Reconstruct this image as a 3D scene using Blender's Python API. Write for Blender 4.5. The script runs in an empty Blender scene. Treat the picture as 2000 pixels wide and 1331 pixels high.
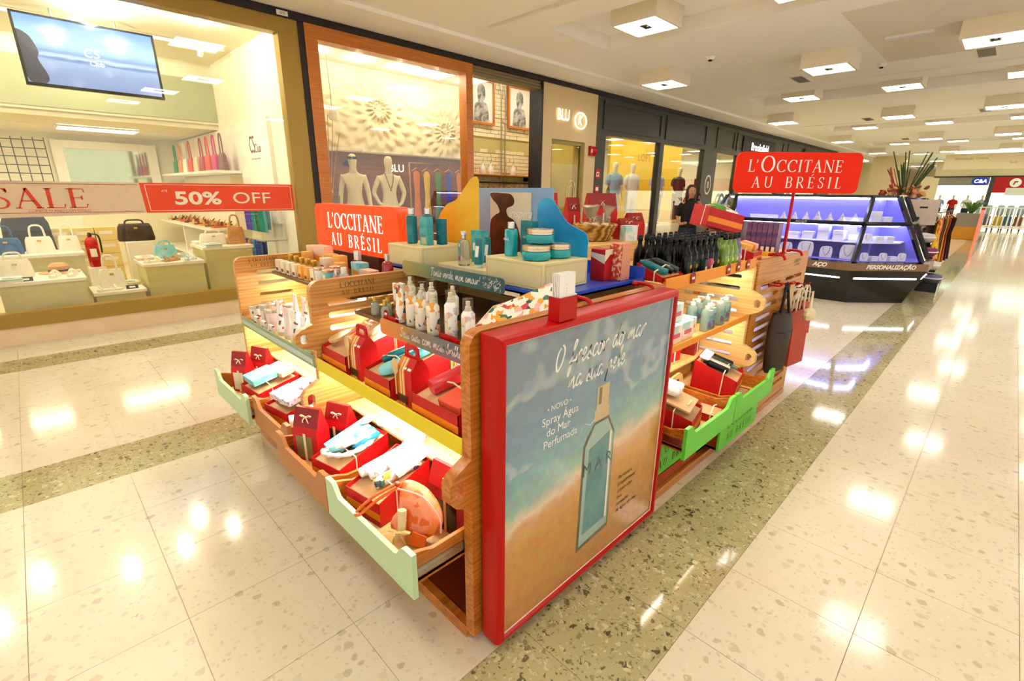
import bpy, math, random
from mathutils import Vector, Matrix
from mathutils.geometry import tessellate_polygon
random.seed(7)
SC = bpy.context.scene
COL = SC.collection
# ---------------------------------------------------------------- camera (wide lens, pitched down, hall axes X along the mall, Y to the shops)
MW = ((0.71000891, -0.70411179, 0.01067421), (-0.20054531, -0.21670886, -0.95541554), (0.67503254, 0.67621288, -0.29507154))
EYE = Vector((0, 0, 1.6)); FPX = 937.232
cam = bpy.data.objects.new('camera', bpy.data.cameras.new('camera')); COL.objects.link(cam)
r0, r1, r2 = (Vector(r) for r in MW)
cm = Matrix.Identity(4)
for i in range(3):
    cm[i][0], cm[i][1], cm[i][2], cm[i][3] = r0[i], -r1[i], -r2[i], EYE[i]
cam.matrix_world = cm
cam.data.sensor_width = 36; cam.data.lens = FPX / 2000 * 36; cam.data.clip_start = .05; cam.data.clip_end = 300
SC.camera = cam
# ---------------------------------------------------------------- world, exposure
w = bpy.data.worlds.new('mall_ambient'); SC.world = w; w.use_nodes = True
w.node_tree.nodes['Background'].inputs[0].default_value = (1, .985, .965, 1)
w.node_tree.nodes['Background'].inputs[1].default_value = 0.72
SC.view_settings.view_transform = 'Standard'; SC.view_settings.look = 'None'
SC.view_settings.exposure = 0.95; SC.view_settings.gamma = 1
SC.view_settings.use_curve_mapping = False
SC.cycles.max_bounces = 6; SC.cycles.glossy_bounces = 3; SC.cycles.transmission_bounces = 5; SC.cycles.use_adaptive_sampling = True; SC.cycles.adaptive_threshold = .08; SC.cycles.adaptive_min_samples = 12; SC.cycles.transparent_max_bounces = 8; SC.cycles.use_light_tree = False
SC.cycles.sample_clamp_indirect = 4; SC.cycles.caustics_reflective = False; SC.cycles.caustics_refractive = False
CEIL_EMIT, SHOP_EMIT, LED_EMIT = 7.5, 7.0, 38.0
# ---------------------------------------------------------------- helpers
def ray(x, y):
    dx, dy = (x - 1000) / FPX, (y - 665.5) / FPX
    return r0 * dx + r1 * dy + r2
def PA(x, y, ax, val):
    d = ray(x, y); t = (val - EYE[ax]) / d[ax]; return EYE + d * t
def PZ(x, y, z=0): return PA(x, y, 2, z)
def PX(x, y, X): return PA(x, y, 0, X)
def PY(x, y, Y): return PA(x, y, 1, Y)
def lin(c):
    if isinstance(c, str):
        c = [int(c[i:i + 2], 16) / 255 for i in (0, 2, 4)]
    return tuple(v / 12.92 if v <= .04045 else ((v + .055) / 1.055) ** 2.4 for v in c) + (1,)
MATS = {}
def nt(name):
    m = bpy.data.materials.new(name); m.use_nodes = True
    t = m.node_tree; return m, t, t.nodes['Principled BSDF']
def N(t, typ, **kw):
    n = t.nodes.new(typ)
    for k, v in kw.items():
        if k[0] == 'i' and k[1:].isdigit(): n.inputs[int(k[1:])].default_value = v
        elif k.startswith('in_'): n.inputs[k[3:].replace('_', ' ')].default_value = v
        else: setattr(n, k, v)
    return n
def coords(t, scale=(1, 1, 1), kind='Object', rot=(0, 0, 0)):
    c = N(t, 'ShaderNodeTexCoord'); mp = N(t, 'ShaderNodeMapping')
    mp.inputs['Scale'].default_value = scale; mp.inputs['Rotation'].default_value = rot
    t.links.new(c.outputs[kind], mp.inputs[0]); return mp.outputs[0]
def ramp(t, fac, stops, interp='LINEAR'):
    r = N(t, 'ShaderNodeValToRGB'); e = r.color_ramp.elements; r.color_ramp.interpolation = interp
    while len(e) < len(stops): e.new(.5)
    for el, (p, c) in zip(e, stops): el.position = p; el.color = lin(c)
    t.links.new(fac, r.inputs[0]); return r.outputs[0]
def mat(name, col, rough=.45, metal=0, var=.06, scale=14, spec=.5, emit=0, trans=0, ior=1.45, coat=0, bump=0, ecol=None):
    """plain coloured surface with a slight procedural mottling"""
    if name in MATS: return MATS[name]
    m, t, b = nt(name); c = lin(col)
    nz = N(t, 'ShaderNodeTexNoise', in_Scale=scale, in_Detail=3.0); t.links.new(coords(t), nz.inputs['Vector'])
    mx = N(t, 'ShaderNodeMix', data_type='RGBA', blend_type='MIX')
    mx.inputs['A'].default_value = tuple(max(0, v * (1 - var)) for v in c[:3]) + (1,)
    mx.inputs['B'].default_value = tuple(min(1, v * (1 + var)) for v in c[:3]) + (1,)
    t.links.new(nz.outputs[0], mx.inputs['Factor']); t.links.new(mx.outputs['Result'], b.inputs['Base Color'])
    b.inputs['Roughness'].default_value = rough; b.inputs['Metallic'].default_value = metal
    b.inputs['Specular IOR Level'].default_value = spec
    b.inputs['Transmission Weight'].default_value = trans; b.inputs['IOR'].default_value = ior
    b.inputs['Coat Weight'].default_value = coat
    if emit:
        b.inputs['Emission Color'].default_value = lin(ecol or col); b.inputs['Emission Strength'].default_value = emit
    if bump:
        bp = N(t, 'ShaderNodeBump', in_Strength=bump, in_Distance=.004); t.links.new(nz.outputs[0], bp.inputs['Height'])
        t.links.new(bp.outputs[0], b.inputs['Normal'])
    MATS[name] = m; return m
def wood(name, dark, mid, light, axis=0, rough=.35, coat=.3, fine=1.0):
    """planed wood, grain along one axis"""
    if name in MATS: return MATS[name]
    m, t, b = nt(name); s = [16 * fine] * 3; s[axis] = 1.1 * fine
    v = coords(t, s)
    n1 = N(t, 'ShaderNodeTexNoise', in_Scale=1.6, in_Detail=5.0, in_Roughness=.6, in_Distortion=.8); t.links.new(v, n1.inputs['Vector'])
    wv = N(t, 'ShaderNodeTexWave', in_Scale=.9, in_Distortion=11.0, in_Detail=3.0, in_Detail_Scale=1.2); wv.bands_direction = 'ZYX'[axis] if axis != 1 else 'Z'
    t.links.new(v, wv.inputs['Vector'])
    mx = N(t, 'ShaderNodeMath', operation='MULTIPLY_ADD', i1=.2); t.links.new(wv.outputs['Fac'], mx.inputs[0])
    m2 = N(t, 'ShaderNodeMath', operation='MULTIPLY', i1=.85); t.links.new(n1.outputs[0], m2.inputs[0]); t.links.new(m2.outputs[0], mx.inputs[2])
    t.links.new(ramp(t, mx.outputs[0], [(.15, dark), (.48, mid), (.8, light)]), b.inputs['Base Color'])
    b.inputs['Roughness'].default_value = rough; b.inputs['Coat Weight'].default_value = coat; b.inputs['Coat Roughness'].default_value = .15
    MATS[name] = m; return m
def pattern(name, stops, scale=30, kind='voronoi', rough=.4, spec=.4, interp='CONSTANT', stretch=(1, 1, 1), coat=0, detail=2.0):
    """printed paper: coloured motifs from cell or cloud noise"""
    if name in MATS: return MATS[name]
    m, t, b = nt(name); v = coords(t, stretch)
    if kind == 'voronoi':
        n = N(t, 'ShaderNodeTexVoronoi', in_Scale=scale); t.links.new(v, n.inputs['Vector'])
        sp = N(t, 'ShaderNodeSeparateColor'); t.links.new(n.outputs['Color'], sp.inputs[0]); fac = sp.outputs[0]
    elif kind == 'wave':
        n = N(t, 'ShaderNodeTexWave', in_Scale=scale, in_Distortion=detail); t.links.new(v, n.inputs['Vector']); fac = n.outputs['Fac']
    else:
        n = N(t, 'ShaderNodeTexNoise', in_Scale=scale, in_Detail=detail, in_Distortion=.6); t.links.new(v, n.inputs['Vector']); fac = n.outputs[0]
    t.links.new(ramp(t, fac, stops, interp), b.inputs['Base Color'])
    b.inputs['Roughness'].default_value = rough; b.inputs['Specular IOR Level'].default_value = spec; b.inputs['Coat Weight'].default_value = coat
    MATS[name] = m; return m
def thin_glass(name, tint='ffffff', refl=1.0, haze=0):
    """single pane: clear with a fresnel mirror"""
    if name in MATS: return MATS[name]
    m, t, b = nt(name); t.nodes.remove(b); out = t.nodes['Material Output']
    tr = N(t, 'ShaderNodeBsdfTransparent'); tr.inputs[0].default_value = lin(tint)
    gl = N(t, 'ShaderNodeBsdfGlossy'); gl.inputs['Roughness'].default_value = .01; gl.inputs[0].default_value = (refl, refl, refl, 1)
    fr = N(t, 'ShaderNodeFresnel'); mx = N(t, 'ShaderNodeMixShader'); gm = N(t, 'ShaderNodeNewGeometry'); io = N(t, 'ShaderNodeMapRange'); io.inputs[3].default_value = 1.5; io.inputs[4].default_value = 1 / 1.5
    t.links.new(gm.outputs['Backfacing'], io.inputs[0]); t.links.new(io.outputs[0], fr.inputs['IOR'])
    t.links.new(fr.outputs[0], mx.inputs[0]); t.links.new(tr.outputs[0], mx.inputs[1]); t.links.new(gl.outputs[0], mx.inputs[2])
    t.links.new(mx.outputs[0], out.inputs[0]); MATS[name] = m; return m
class G:
    """mesh collector: faces in local space, optional transform T, several material slots"""
    def __init__(s): s.v, s.f, s.m, s.cur, s.T = [], [], [], 0, None
    def add(s, vs, fs, mi=None):
        o = len(s.v)
        s.v += [tuple(s.T @ Vector(p)) for p in vs] if s.T else [tuple(p) for p in vs]
        for f in fs: s.f.append(tuple(o + i for i in f)); s.m.append(s.cur if mi is None else mi)
        return s
    def box(s, x0, x1, y0, y1, z0, z1, b=0):
        if not b:
            return s.add([(x, y, z) for x in (x0, x1) for y in (y0, y1) for z in (z0, z1)],
                         [(0, 1, 3, 2), (4, 6, 7, 5), (0, 4, 5, 1), (2, 3, 7, 6), (0, 2, 6, 4), (1, 5, 7, 3)])
        L = lambda i: [(x0 + i, y0 + b, 0), (x0 + b, y0 + i, 0), (x1 - b, y0 + i, 0), (x1 - i, y0 + b, 0), (x1 - i, y1 - b, 0), (x1 - b, y1 - i, 0), (x0 + b, y1 - i, 0), (x0 + i, y1 - b, 0)]
        ins = [(x0 + b, y0 + b), (x1 - b, y0 + b), (x1 - b, y1 - b), (x0 + b, y1 - b)]
        vs = []
        for z in (z0 + b, z1 - b): vs += [(p[0], p[1], z) for p in L(0)]
        vs += [(p[0], p[1], z0) for p in ins] + [(p[0], p[1], z1) for p in ins]
        fs = [(i, (i + 1) % 8, (i + 1) % 8 + 8, i + 8) for i in range(8)]
        for base, q, flip in ((0, 16, 1), (8, 20, 0)):
            for k in range(4):
                a, c = base + 2 * k, base + 2 * k + 1; d = base + (2 * k + 2) % 8
                fs.append((a, c, q + k)[::-1] if flip else (a, c, q + k)); fs.append((c, d, q + (k + 1) % 4, q + k)[::-1] if flip else (c, d, q + (k + 1) % 4, q + k))
        fs += [(19, 18, 17, 16), (20, 21, 22, 23)]
        return s.add(vs, fs)
    def cb(s, cx, cy, z0, sx, sy, sz, b=0): return s.box(cx - sx / 2, cx + sx / 2, cy - sy / 2, cy + sy / 2, z0, z0 + sz, b)
    def lathe(s, prof, n=16, c=(0, 0, 0), sx=1, sy=1):
        vs, fs = [], []; k = len(prof)
        for r, z in prof:
            for i in range(n):
                a = 2 * math.pi * i / n; vs.append((c[0] + r * sx * math.cos(a), c[1] + r * sy * math.sin(a), c[2] + z))
        for j in range(k - 1):
            for i in range(n): fs.append((j * n + i, j * n + (i + 1) % n, (j + 1) * n + (i + 1) % n, (j + 1) * n + i))
        if prof[0][0] > 1e-6: fs.append(tuple(range(n))[::-1])
        if prof[-1][0] > 1e-6: fs.append(tuple((k - 1) * n + i for i in range(n)))
        return s.add(vs, fs)
    def tube(s, pts, r, n=6, closed=False, rs=None):
        P = [Vector(p) for p in pts]; k = len(P); vs, fs = [], []; up = None
        for j in range(k):
            d = (P[(j + 1) % k] - P[j - 1]) if closed else (P[min(j + 1, k - 1)] - P[max(j - 1, 0)])
            d.normalize()
            if up is None: up = Vector((0, 0, 1)) if abs(d.z) < .9 else Vector((1, 0, 0))
            a = d.cross(up).normalized(); up = a.cross(d).normalized(); R = rs[j] if rs else r
            for i in range(n):
                t = 2 * math.pi * i / n; vs.append(P[j] + (a * math.cos(t) + up * math.sin(t)) * R)
        for j in range(k if closed else k - 1):
            q = (j + 1) % k
            for i in range(n): fs.append((j * n + i, j * n + (i + 1) % n, q * n + (i + 1) % n, q * n + i))
        if not closed: fs += [tuple(range(n))[::-1], tuple((k - 1) * n + i for i in range(n))]
        return s.add(vs, fs)
    def prism(s, loops, d0, d1, f):
        """extrude a polygon with holes; f(u, v, d) -> point"""
        if not isinstance(loops[0][0], (tuple, list, Vector)): loops = [loops]
        tri = tessellate_polygon([[Vector((p[0], p[1], 0)) for p in L] for L in loops])
        flat = [p for L in loops for p in L]; n = len(flat)
        vs = [f(p[0], p[1], d0) for p in flat] + [f(p[0], p[1], d1) for p in flat]
        fs = [tuple(t) for t in tri] + [tuple(i + n for i in t)[::-1] for t in tri]; o = 0
        for L in loops:
            k = len(L)
            for i in range(k): a, b2 = o + i, o + (i + 1) % k; fs.append((a, b2, b2 + n, a + n))
            o += k
        return s.add(vs, fs)
    def sheet(s, loops, f):
        if not isinstance(loops[0][0], (tuple, list, Vector)): loops = [loops]
        tri = tessellate_polygon([[Vector((p[0], p[1], 0)) for p in L] for L in loops])
        return s.add([f(p[0], p[1], 0) for L in loops for p in L], [tuple(t) for t in tri])
    def grid(s, rows, wrap=False):
        k = len(rows[0]); vs = [p for r in rows for p in r]; fs = []
        for j in range(len(rows) - 1):
            for i in range(k if wrap else k - 1): q = (i + 1) % k; fs.append((j * k + i, j * k + q, (j + 1) * k + q, (j + 1) * k + i))
        return s.add(vs, fs)
XZ = lambda u, v, d: (u, d, v)
YZ = lambda u, v, d: (d, u, v)
XY = lambda u, v, d: (u, v, d)
MESH = {}
def link(name, data, parent=None, loc=None, rz=0, label=None, cat=None, group=None, kind=None, rot=None, sc=None):
    o = bpy.data.objects.new(name, data); COL.objects.link(o)
    if parent: o.parent = parent
    if loc is not None: o.location = loc
    if rot: o.rotation_euler = rot
    elif rz: o.rotation_euler = (0, 0, rz)
    if sc: o.scale = sc if isinstance(sc, (tuple, list)) else (sc, sc, sc)
    for k, v in (('label', label), ('category', cat), ('group', group), ('kind', kind)):
        if v: o[k] = v
    return o
def mesh(name, g, mats, smooth=True, ang=40):
    me = bpy.data.meshes.new(name); me.from_pydata(g.v, [], g.f)
    for m in (mats if isinstance(mats, (list, tuple)) else [mats]): me.materials.append(m)
    if any(g.m): me.polygons.foreach_set('material_index', g.m)
    if smooth:
        me.polygons.foreach_set('use_smooth', [True] * len(me.polygons)); me.set_sharp_from_angle(angle=math.radians(ang))
    me.update(); return me
def O(name, g, mats, parent=None, key=None, **kw):
    """one mesh object; with key the mesh data is shared"""
    if key is not None and key in MESH: me = MESH[key]
    else:
        gg = g() if callable(g) else g
        me = mesh(name, gg, mats)
        if key is not None: MESH[key] = me
    return link(name, me, parent, **kw)
ORD = ('first', 'second', 'third', 'fourth', 'fifth', 'sixth', 'seventh', 'eighth', 'ninth', 'tenth', 'eleventh', 'twelfth', 'thirteenth', 'fourteenth', 'fifteenth')
def E(name, loc, label, cat, group=None, rz=0, rot=None, sc=None):
    return link(name, None, None, loc, rz, label, cat, group, None, rot, sc)
def S(name, g, mats, parent=None, **kw): return O(name, g, mats, parent, kind=None if parent else 'structure', **kw)
def rrect(x0, x1, y0, y1, r, n=5, corners=(1, 1, 1, 1)):
    """rounded rectangle loop; corners: bl br tr tl"""
    out = []
    for (cx, cy, a0, k, px, py) in ((x0 + r, y0 + r, 180, 0, x0, y0), (x1 - r, y0 + r, 270, 1, x1, y0), (x1 - r, y1 - r, 0, 2, x1, y1), (x0 + r, y1 - r, 90, 3, x0, y1)):
        if not corners[k]: out.append((px, py)); continue
        for i in range(n + 1): a = math.radians(a0 + 90 * i / n); out.append((cx + r * math.cos(a), cy + r * math.sin(a)))
    return out
def smooth_path(pts, n=6, closed=False):
    out = []; k = len(pts); P = [Vector(p) for p in pts]
    for i in range(k if closed else k - 1):
        if closed: a, b, c, d = P[i - 1], P[i], P[(i + 1) % k], P[(i + 2) % k]
        else: a, b, c, d = P[max(i - 1, 0)], P[i], P[i + 1], P[min(i + 2, k - 1)]
        for j in range(n):
            t = j / n; out.append(.5 * (2 * b + (c - a) * t + (2 * a - 5 * b + 4 * c - d) * t * t + (3 * b - a - 3 * c + d) * t ** 3))
    if not closed: out.append(P[-1])
    return out
# ---------------------------------------------------------------- lettering (drawn serif capitals, a brush script, and the built-in sans)
def arc(cx, cy, rx, ry, a0, a1, n=14):
    return [(cx + rx * math.cos(math.radians(a0 + (a1 - a0) * i / n)), cy + ry * math.sin(math.radians(a0 + (a1 - a0) * i / n))) for i in range(n + 1)]
TK, TN = (.062, .022), (.024, .022)
def sf(x, y, w=.11): return ([(x - w, y), (x + w, y)], TN)
SERIF = {
 'L': (.62, [([(.16, .0), (.16, 1)], TK), sf(.16, .98), sf(.13, .02), ([(.16, .02), (.56, .02), (.58, .2)], TN)]),
 'O': (.92, [(arc(.46, .5, .38, .48, 0, 360, 28), TK)]),
 'C': (.80, [(arc(.46, .5, .38, .48, 48, 318, 24), TK), ([(.72, .98), (.72, .7)], TN), ([(.72, .18), (.74, .1)], TN)]),
 'I': (.34, [([(.17, 0), (.17, 1)], TK), sf(.17, .98), sf(.17, .02)]),
 'T': (.70, [([(.35, 0), (.35, 1)], TK), sf(.35, .02), ([(.04, .8), (.05, .98), (.65, .98), (.66, .8)], TN)]),
 'A': (.80, [([(.1, 0), (.4, 1)], (.024, .024)), ([(.38, 1), (.68, 0)], (.065, .02)), ([(.2, .36), (.58, .36)], TN), sf(.1, .02, .09), sf(.68, .02)]),
 'N': (.88, [([(.14, 0), (.14, 1)], TN), ([(.14, 1), (.72, 0)], (.065, .02)), ([(.74, 0), (.74, 1)], TN), sf(.14, .02, .09), sf(.1, .98, .07), sf(.74, .98, .09)]),
 'E': (.64, [([(.16, 0), (.16, 1)], TK), sf(.13, .98), sf(.13, .02), ([(.16, .98), (.54, .98), (.55, .82)], TN), ([(.16, .02), (.56, .02), (.6, .2)], TN), ([(.16, .52), (.46, .52)], TN), ([(.46, .42), (.46, .62)], TN)]),
 'U': (.84, [([(.16, 1), (.16, .3)] + arc(.42, .3, .26, .28, 180, 360, 12) + [(.68, 1)], (.05, .022)), sf(.16, .98), sf(.68, .98, .09)]),
 'B': (.68, [([(.16, 0), (.16, 1)], TK), sf(.13, .98, .09), sf(.13, .02, .09), ([(.16, .98), (.36, .98)] + arc(.36, .755, .2, .225, 90, -90, 10) + [(.16, .53)], (.05, .02)), ([(.36, .53)] + arc(.38, .275, .22, .255, 90, -90, 10) + [(.16, .02)], (.05, .02))]),
 'R': (.76, [([(.16, 0), (.16, 1)], TK), sf(.16, .98), sf(.16, .02), ([(.16, .98), (.36, .98)] + arc(.36, .74, .22, .24, 90, -90, 10) + [(.16, .5)], (.05, .02)), ([(.34, .5), (.72, .0)], (.06, .03))]),
 'S': (.58, [(smooth_path([(.48, .82, 0), (.42, .95, 0), (.26, .98, 0), (.12, .86, 0), (.13, .68, 0), (.28, .55, 0), (.43, .42, 0), (.48, .25, 0), (.4, .07, 0), (.22, .02, 0), (.1, .12, 0), (.07, .26, 0)], 4), (.045, .024)), ([(.47, .98), (.48, .76)], TN), ([(.08, .04), (.07, .28)], TN)]),
 "'": (.26, [([(.14, 1.0), (.15, .86), (.08, .74)], (.035, .03))]), ' ': (.5, []), '.': (.3, [([(.1, .02), (.16, .02)], (.04, .04))])}
SERIF['É'] = (.64, SERIF['E'][1] + [([(.26, 1.08), (.42, 1.26)], TN)])
pn = (.045, .045)
def cs(*p): return (smooth_path([(x, y * 1.32 if 0 < y <= .45 else (.594 + (y - .45) * .76 if y > .45 else y), 0) for x, y in p], 5), pn)
_a = cs((.36, .36), (.22, .42), (.06, .25), (.1, .04), (.26, .06), (.36, .3), (.36, .12), (.44, .0), (.54, .1))
SCRIPT = {
 'O': (.62, [cs((.3, 1.0), (.1, .7), (.06, .25), (.2, .0), (.42, .2), (.5, .7), (.36, 1.02), (.24, .95))]),
 'S': (.56, [cs((.5, .85), (.4, 1.0), (.2, .9), (.2, .66), (.42, .4), (.38, .1), (.16, .0), (.02, .16))]),
 'T': (.56, [cs((.0, .86), (.2, .98), (.6, 1.0)), cs((.34, .98), (.28, .5), (.2, .02), (.08, .04))]),
 'V': (.58, [cs((.04, .95), (.14, .6), (.2, .05), (.3, .4), (.44, .85), (.58, 1.0))]),
 'a': (.5, [_a]), 'o': (.44, [cs((.24, .42), (.08, .3), (.08, .06), (.24, .0), (.36, .18), (.3, .38), (.2, .42), (.46, .34))]),
 'f': (.4, [cs((.0, .1), (.2, .5), (.32, .95), (.24, 1.05), (.16, .7), (.12, .0), (.06, -.42), (-.02, -.3), (.1, .05), (.36, .16))]),
 'r': (.4, [cs((.0, .1), (.1, .4), (.12, .02), (.18, .3), (.3, .42), (.38, .34))]),
 'e': (.42, [cs((.04, .16), (.24, .24), (.28, .38), (.16, .42), (.08, .2), (.16, .0), (.34, .08), (.42, .16))]),
 's': (.36, [cs((.0, .08), (.16, .34), (.22, .44), (.16, .28), (.26, .1), (.14, .0), (.02, .06)), cs((.2, .02), (.36, .12))]),
 'c': (.38, [cs((.32, .34), (.22, .42), (.08, .28), (.1, .04), (.26, .02), (.4, .14))]),
 'd': (.52, [cs((.34, .34), (.2, .42), (.06, .22), (.12, .02), (.28, .1), (.44, .7), (.48, 1.05), (.38, .5), (.4, .04), (.52, .1))]),
 'm': (.72, [cs((.0, .1), (.1, .4), (.1, .02), (.2, .34), (.28, .42), (.3, .02), (.4, .34), (.48, .42), (.52, .1), (.6, .0), (.72, .12))]),
 'n': (.5, [cs((.0, .1), (.1, .4), (.1, .02), (.2, .34), (.3, .42), (.34, .1), (.4, .0), (.52, .12))]),
 'u': (.5, [cs((.02, .4), (.06, .08), (.16, .0), (.3, .2), (.36, .42), (.34, .08), (.42, .0), (.52, .12))]),
 'p': (.48, [cs((.02, .14), (.14, .44), (.08, -.1), (.02, -.48), (.12, .1), (.26, .42), (.36, .26), (.28, .04), (.14, .08)), cs((.28, .04), (.48, .14))]),
 'l': (.32, [cs((.0, .1), (.2, .6), (.28, 1.02), (.2, 1.0), (.14, .5), (.16, .06), (.24, .0), (.34, .12))]),
 'i': (.26, [cs((.0, .12), (.1, .4), (.1, .08), (.16, .0), (.28, .12)), cs((.14, .58), (.18, .62))]),
 'b': (.46, [cs((.02, .1), (.2, .6), (.26, 1.02), (.16, .8), (.1, .1), (.2, .0), (.34, .12), (.34, .34), (.24, .36)), cs((.34, .36), (.48, .3))]),
 'h': (.5, [cs((.0, .1), (.2, .6), (.26, 1.02), (.16, .8), (.1, .02), (.2, .34), (.3, .42), (.34, .1), (.4, .0), (.52, .12))]),
 'v': (.42, [cs((.04, .4), (.12, .1), (.16, .0), (.28, .2), (.36, .42), (.44, .36))]),
 't': (.34, [cs((.02, .1), (.16, .5), (.2, .8), (.12, .2), (.18, .0), (.34, .12)), cs((.04, .52), (.34, .56))]),
 'q': (.48, [cs((.34, .36), (.2, .42), (.06, .22), (.14, .02), (.3, .14), (.36, .4), (.3, -.45), (.44, -.2))]),
 '!': (.3, [cs((.2, 1.0), (.12, .3)), cs((.09, .03), (.1, .06))]), ',': (.2, [cs((.1, .04), (.06, -.12))]), ' ': (.34, [])}
def stroke_poly(pts, pen):
    a, b = pen; P = [(p[0], p[1]) for p in pts]; k = len(P); L, R = [], []
    for j in range(k):
        x0, y0 = P[max(j - 1, 0)]; x1, y1 = P[min(j + 1, k - 1)]
        d = math.hypot(x1 - x0, y1 - y0) or 1; nx, ny = -(y1 - y0) / d, (x1 - x0) / d
        h = math.hypot(a * nx, b * ny); L.append((P[j][0] + nx * h, P[j][1] + ny * h)); R.append((P[j][0] - nx * h, P[j][1] - ny * h))
    return L, R
def glyphs(text, table, size, track=0, slant=0, wx=1):
    """flat strips for a line of drawn lettering: (list of vertex pairs strips, width)"""
    out, x = [], 0
    for ch in text:
        wd, st = table[ch]
        for pts, pen in st:
            L, R = stroke_poly(pts, pen)
            f = lambda p: ((x + p[0] * wx + slant * p[1]) * size, p[1] * size)
            out.append(([f(p) for p in L], [f(p) for p in R]))
        x += wd * wx + track
    return out, (x - track) * size
def put(g, text, org, u, v, size, font='sans', align='c', track=0, slant=0, wx=1, bold=0):
    """write text into collector g: org is the baseline anchor, u and v unit directions"""
    org, u, v = Vector(org), Vector(u).normalized(), Vector(v).normalized()
    if font != 'sans':
        st, W = glyphs(text, SERIF if font == 'serif' else SCRIPT, size, track, slant, wx); off = {'c': -W / 2, 'l': 0, 'r': -W}[align]
        for L, R in st:
            k = len(L); g.add([org + u * (p[0] + off) + v * p[1] for p in L + R], [(i, i + 1, k + i + 1, k + i) for i in range(k - 1)])
        return W
    cu = bpy.data.curves.new('lettering', 'FONT'); cu.body = text; cu.size = size * 1.39; cu.resolution_u = 3; cu.offset = bold; cu.shear = slant; cu.space_character = 1 + track
    ob = bpy.data.objects.new('lettering', cu); COL.objects.link(ob)
    bpy.context.view_layer.update()
    me = ob.evaluated_get(bpy.context.evaluated_depsgraph_get()).to_mesh(); vs = [p.co.copy() for p in me.vertices]; fs = [tuple(p.vertices) for p in me.polygons]
    bpy.data.objects.remove(ob); bpy.data.curves.remove(cu)
    if not vs: return 0
    lo, hi = min(p.x for p in vs), max(p.x for p in vs); off = {'c': -(lo + hi) / 2, 'l': -lo, 'r': -hi}[align] * wx
    g.add([org + u * (p.x * wx + off) + v * p.y for p in vs], fs); return (hi - lo) * wx
def letters(parent, mats, lines, name='lettering'):
    g = G()
    for a in lines: put(g, *a[:5], **(a[5] if len(a) > 5 else {}))
    return O(name, g, mats, parent)
# ================================================================ SETTING
def terrazzo(name, base, chips, gscale, rough, dens, jit=1.0, edge=.5):
    m, t, b = nt(name)
    geo = N(t, 'ShaderNodeNewGeometry'); mp = N(t, 'ShaderNodeMapping'); t.links.new(geo.outputs['Position'], mp.inputs[0])
    nzw = N(t, 'ShaderNodeTexNoise', in_Scale=gscale * 1.5, in_Detail=1.0); t.links.new(mp.outputs[0], nzw.inputs['Vector'])
    wm = N(t, 'ShaderNodeMix', data_type='RGBA', blend_type='LINEAR_LIGHT'); wm.inputs['Factor'].default_value = .012 * jit
    t.links.new(mp.outputs[0], wm.inputs['A']); t.links.new(nzw.outputs['Color'], wm.inputs['B'])
    vec = wm.outputs['Result']; col = None
    cn = N(t, 'ShaderNodeTexNoise', in_Scale=2.2, in_Detail=4.0); t.links.new(mp.outputs[0], cn.inputs['Vector'])
    col = ramp(t, cn.outputs[0], [(.3, base[0]), (.7, base[1])])
    for k, (sc, stops, th) in enumerate(chips):
        vo = N(t, 'ShaderNodeTexVoronoi', in_Scale=sc); t.links.new(vec, vo.inputs['Vector'])
        sp = N(t, 'ShaderNodeSeparateColor'); t.links.new(vo.outputs['Color'], sp.inputs[0])
        pick = N(t, 'ShaderNodeMath', operation='LESS_THAN', i1=dens[k]); t.links.new(sp.outputs[1], pick.inputs[0])
        ins = N(t, 'ShaderNodeMapRange', interpolation_type='SMOOTHSTEP'); ins.inputs[1].default_value = th; ins.inputs[2].default_value = th * .8; t.links.new(vo.outputs['Distance'], ins.inputs[0])
        fa = N(t, 'ShaderNodeMath', operation='MULTIPLY'); t.links.new(pick.outputs[0], fa.inputs[0]); t.links.new(ins.outputs[0], fa.inputs[1])
        cc = ramp(t, sp.outputs[0], stops)
        mx = N(t, 'ShaderNodeMix', data_type='RGBA'); t.links.new(fa.outputs[0], mx.inputs['Factor']); t.links.new(col, mx.inputs['A']); t.links.new(cc, mx.inputs['B']); col = mx.outputs['Result']
    t.links.new(col, b.inputs['Base Color']); b.inputs['Roughness'].default_value = rough; b.inputs['Specular IOR Level'].default_value = .42
    MATS[name] = m; return m
T_LIGHT = terrazzo('cream_terrazzo', ('e5d8be', 'ebe0c9'), [(19, [(0, 'c9bb9c'), (.5, 'd8cbb0'), (1, 'e4d9c2')], .36), (52, [(0, 'd6c8ac'), (1, 'ece2ce')], .42)], 20, .1, (.42, .4))
T_GREEN = terrazzo('green_terrazzo', ('b3a878', 'bfb488'), [(30, [(0, '585038'), (.3, '8a8060'), (.6, 'c8be94'), (1, 'dcd3b0')], .42), (66, [(0, '6c6444'), (.5, 'a89e72'), (1, 'd6ccA6')], .46)], 26, .07, (.62, .6), 2.0)
JOINT = mat('floor_joint', 'c6b797', .7)
CX0, CX1, CY0, CY1 = -9.0, 62.0, -12.0, 7.1
floor = S('floor', G().box(CX0, 75, CY0, 22, -.2, -.003), JOINT)
TP = .4475
rowsY = [.08 - .45 * k for k in range(26, 0, -1)] + [.08, .54, .985]
rowsY += [.985 + .465 * k for k in range(1, 6)] + [3.76] + [3.76 + .454 * k for k in range(1, 6)] + [6.48, 7.1]
greenrows = {rowsY.index(.54), 29 + 5, 29 + 11}
greenrows = {i for i in range(len(rowsY) - 1) if abs(rowsY[i] - .54) < .01 or abs(rowsY[i] - 3.31) < .01 or abs(rowsY[i] - 6.03) < .01}
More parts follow.
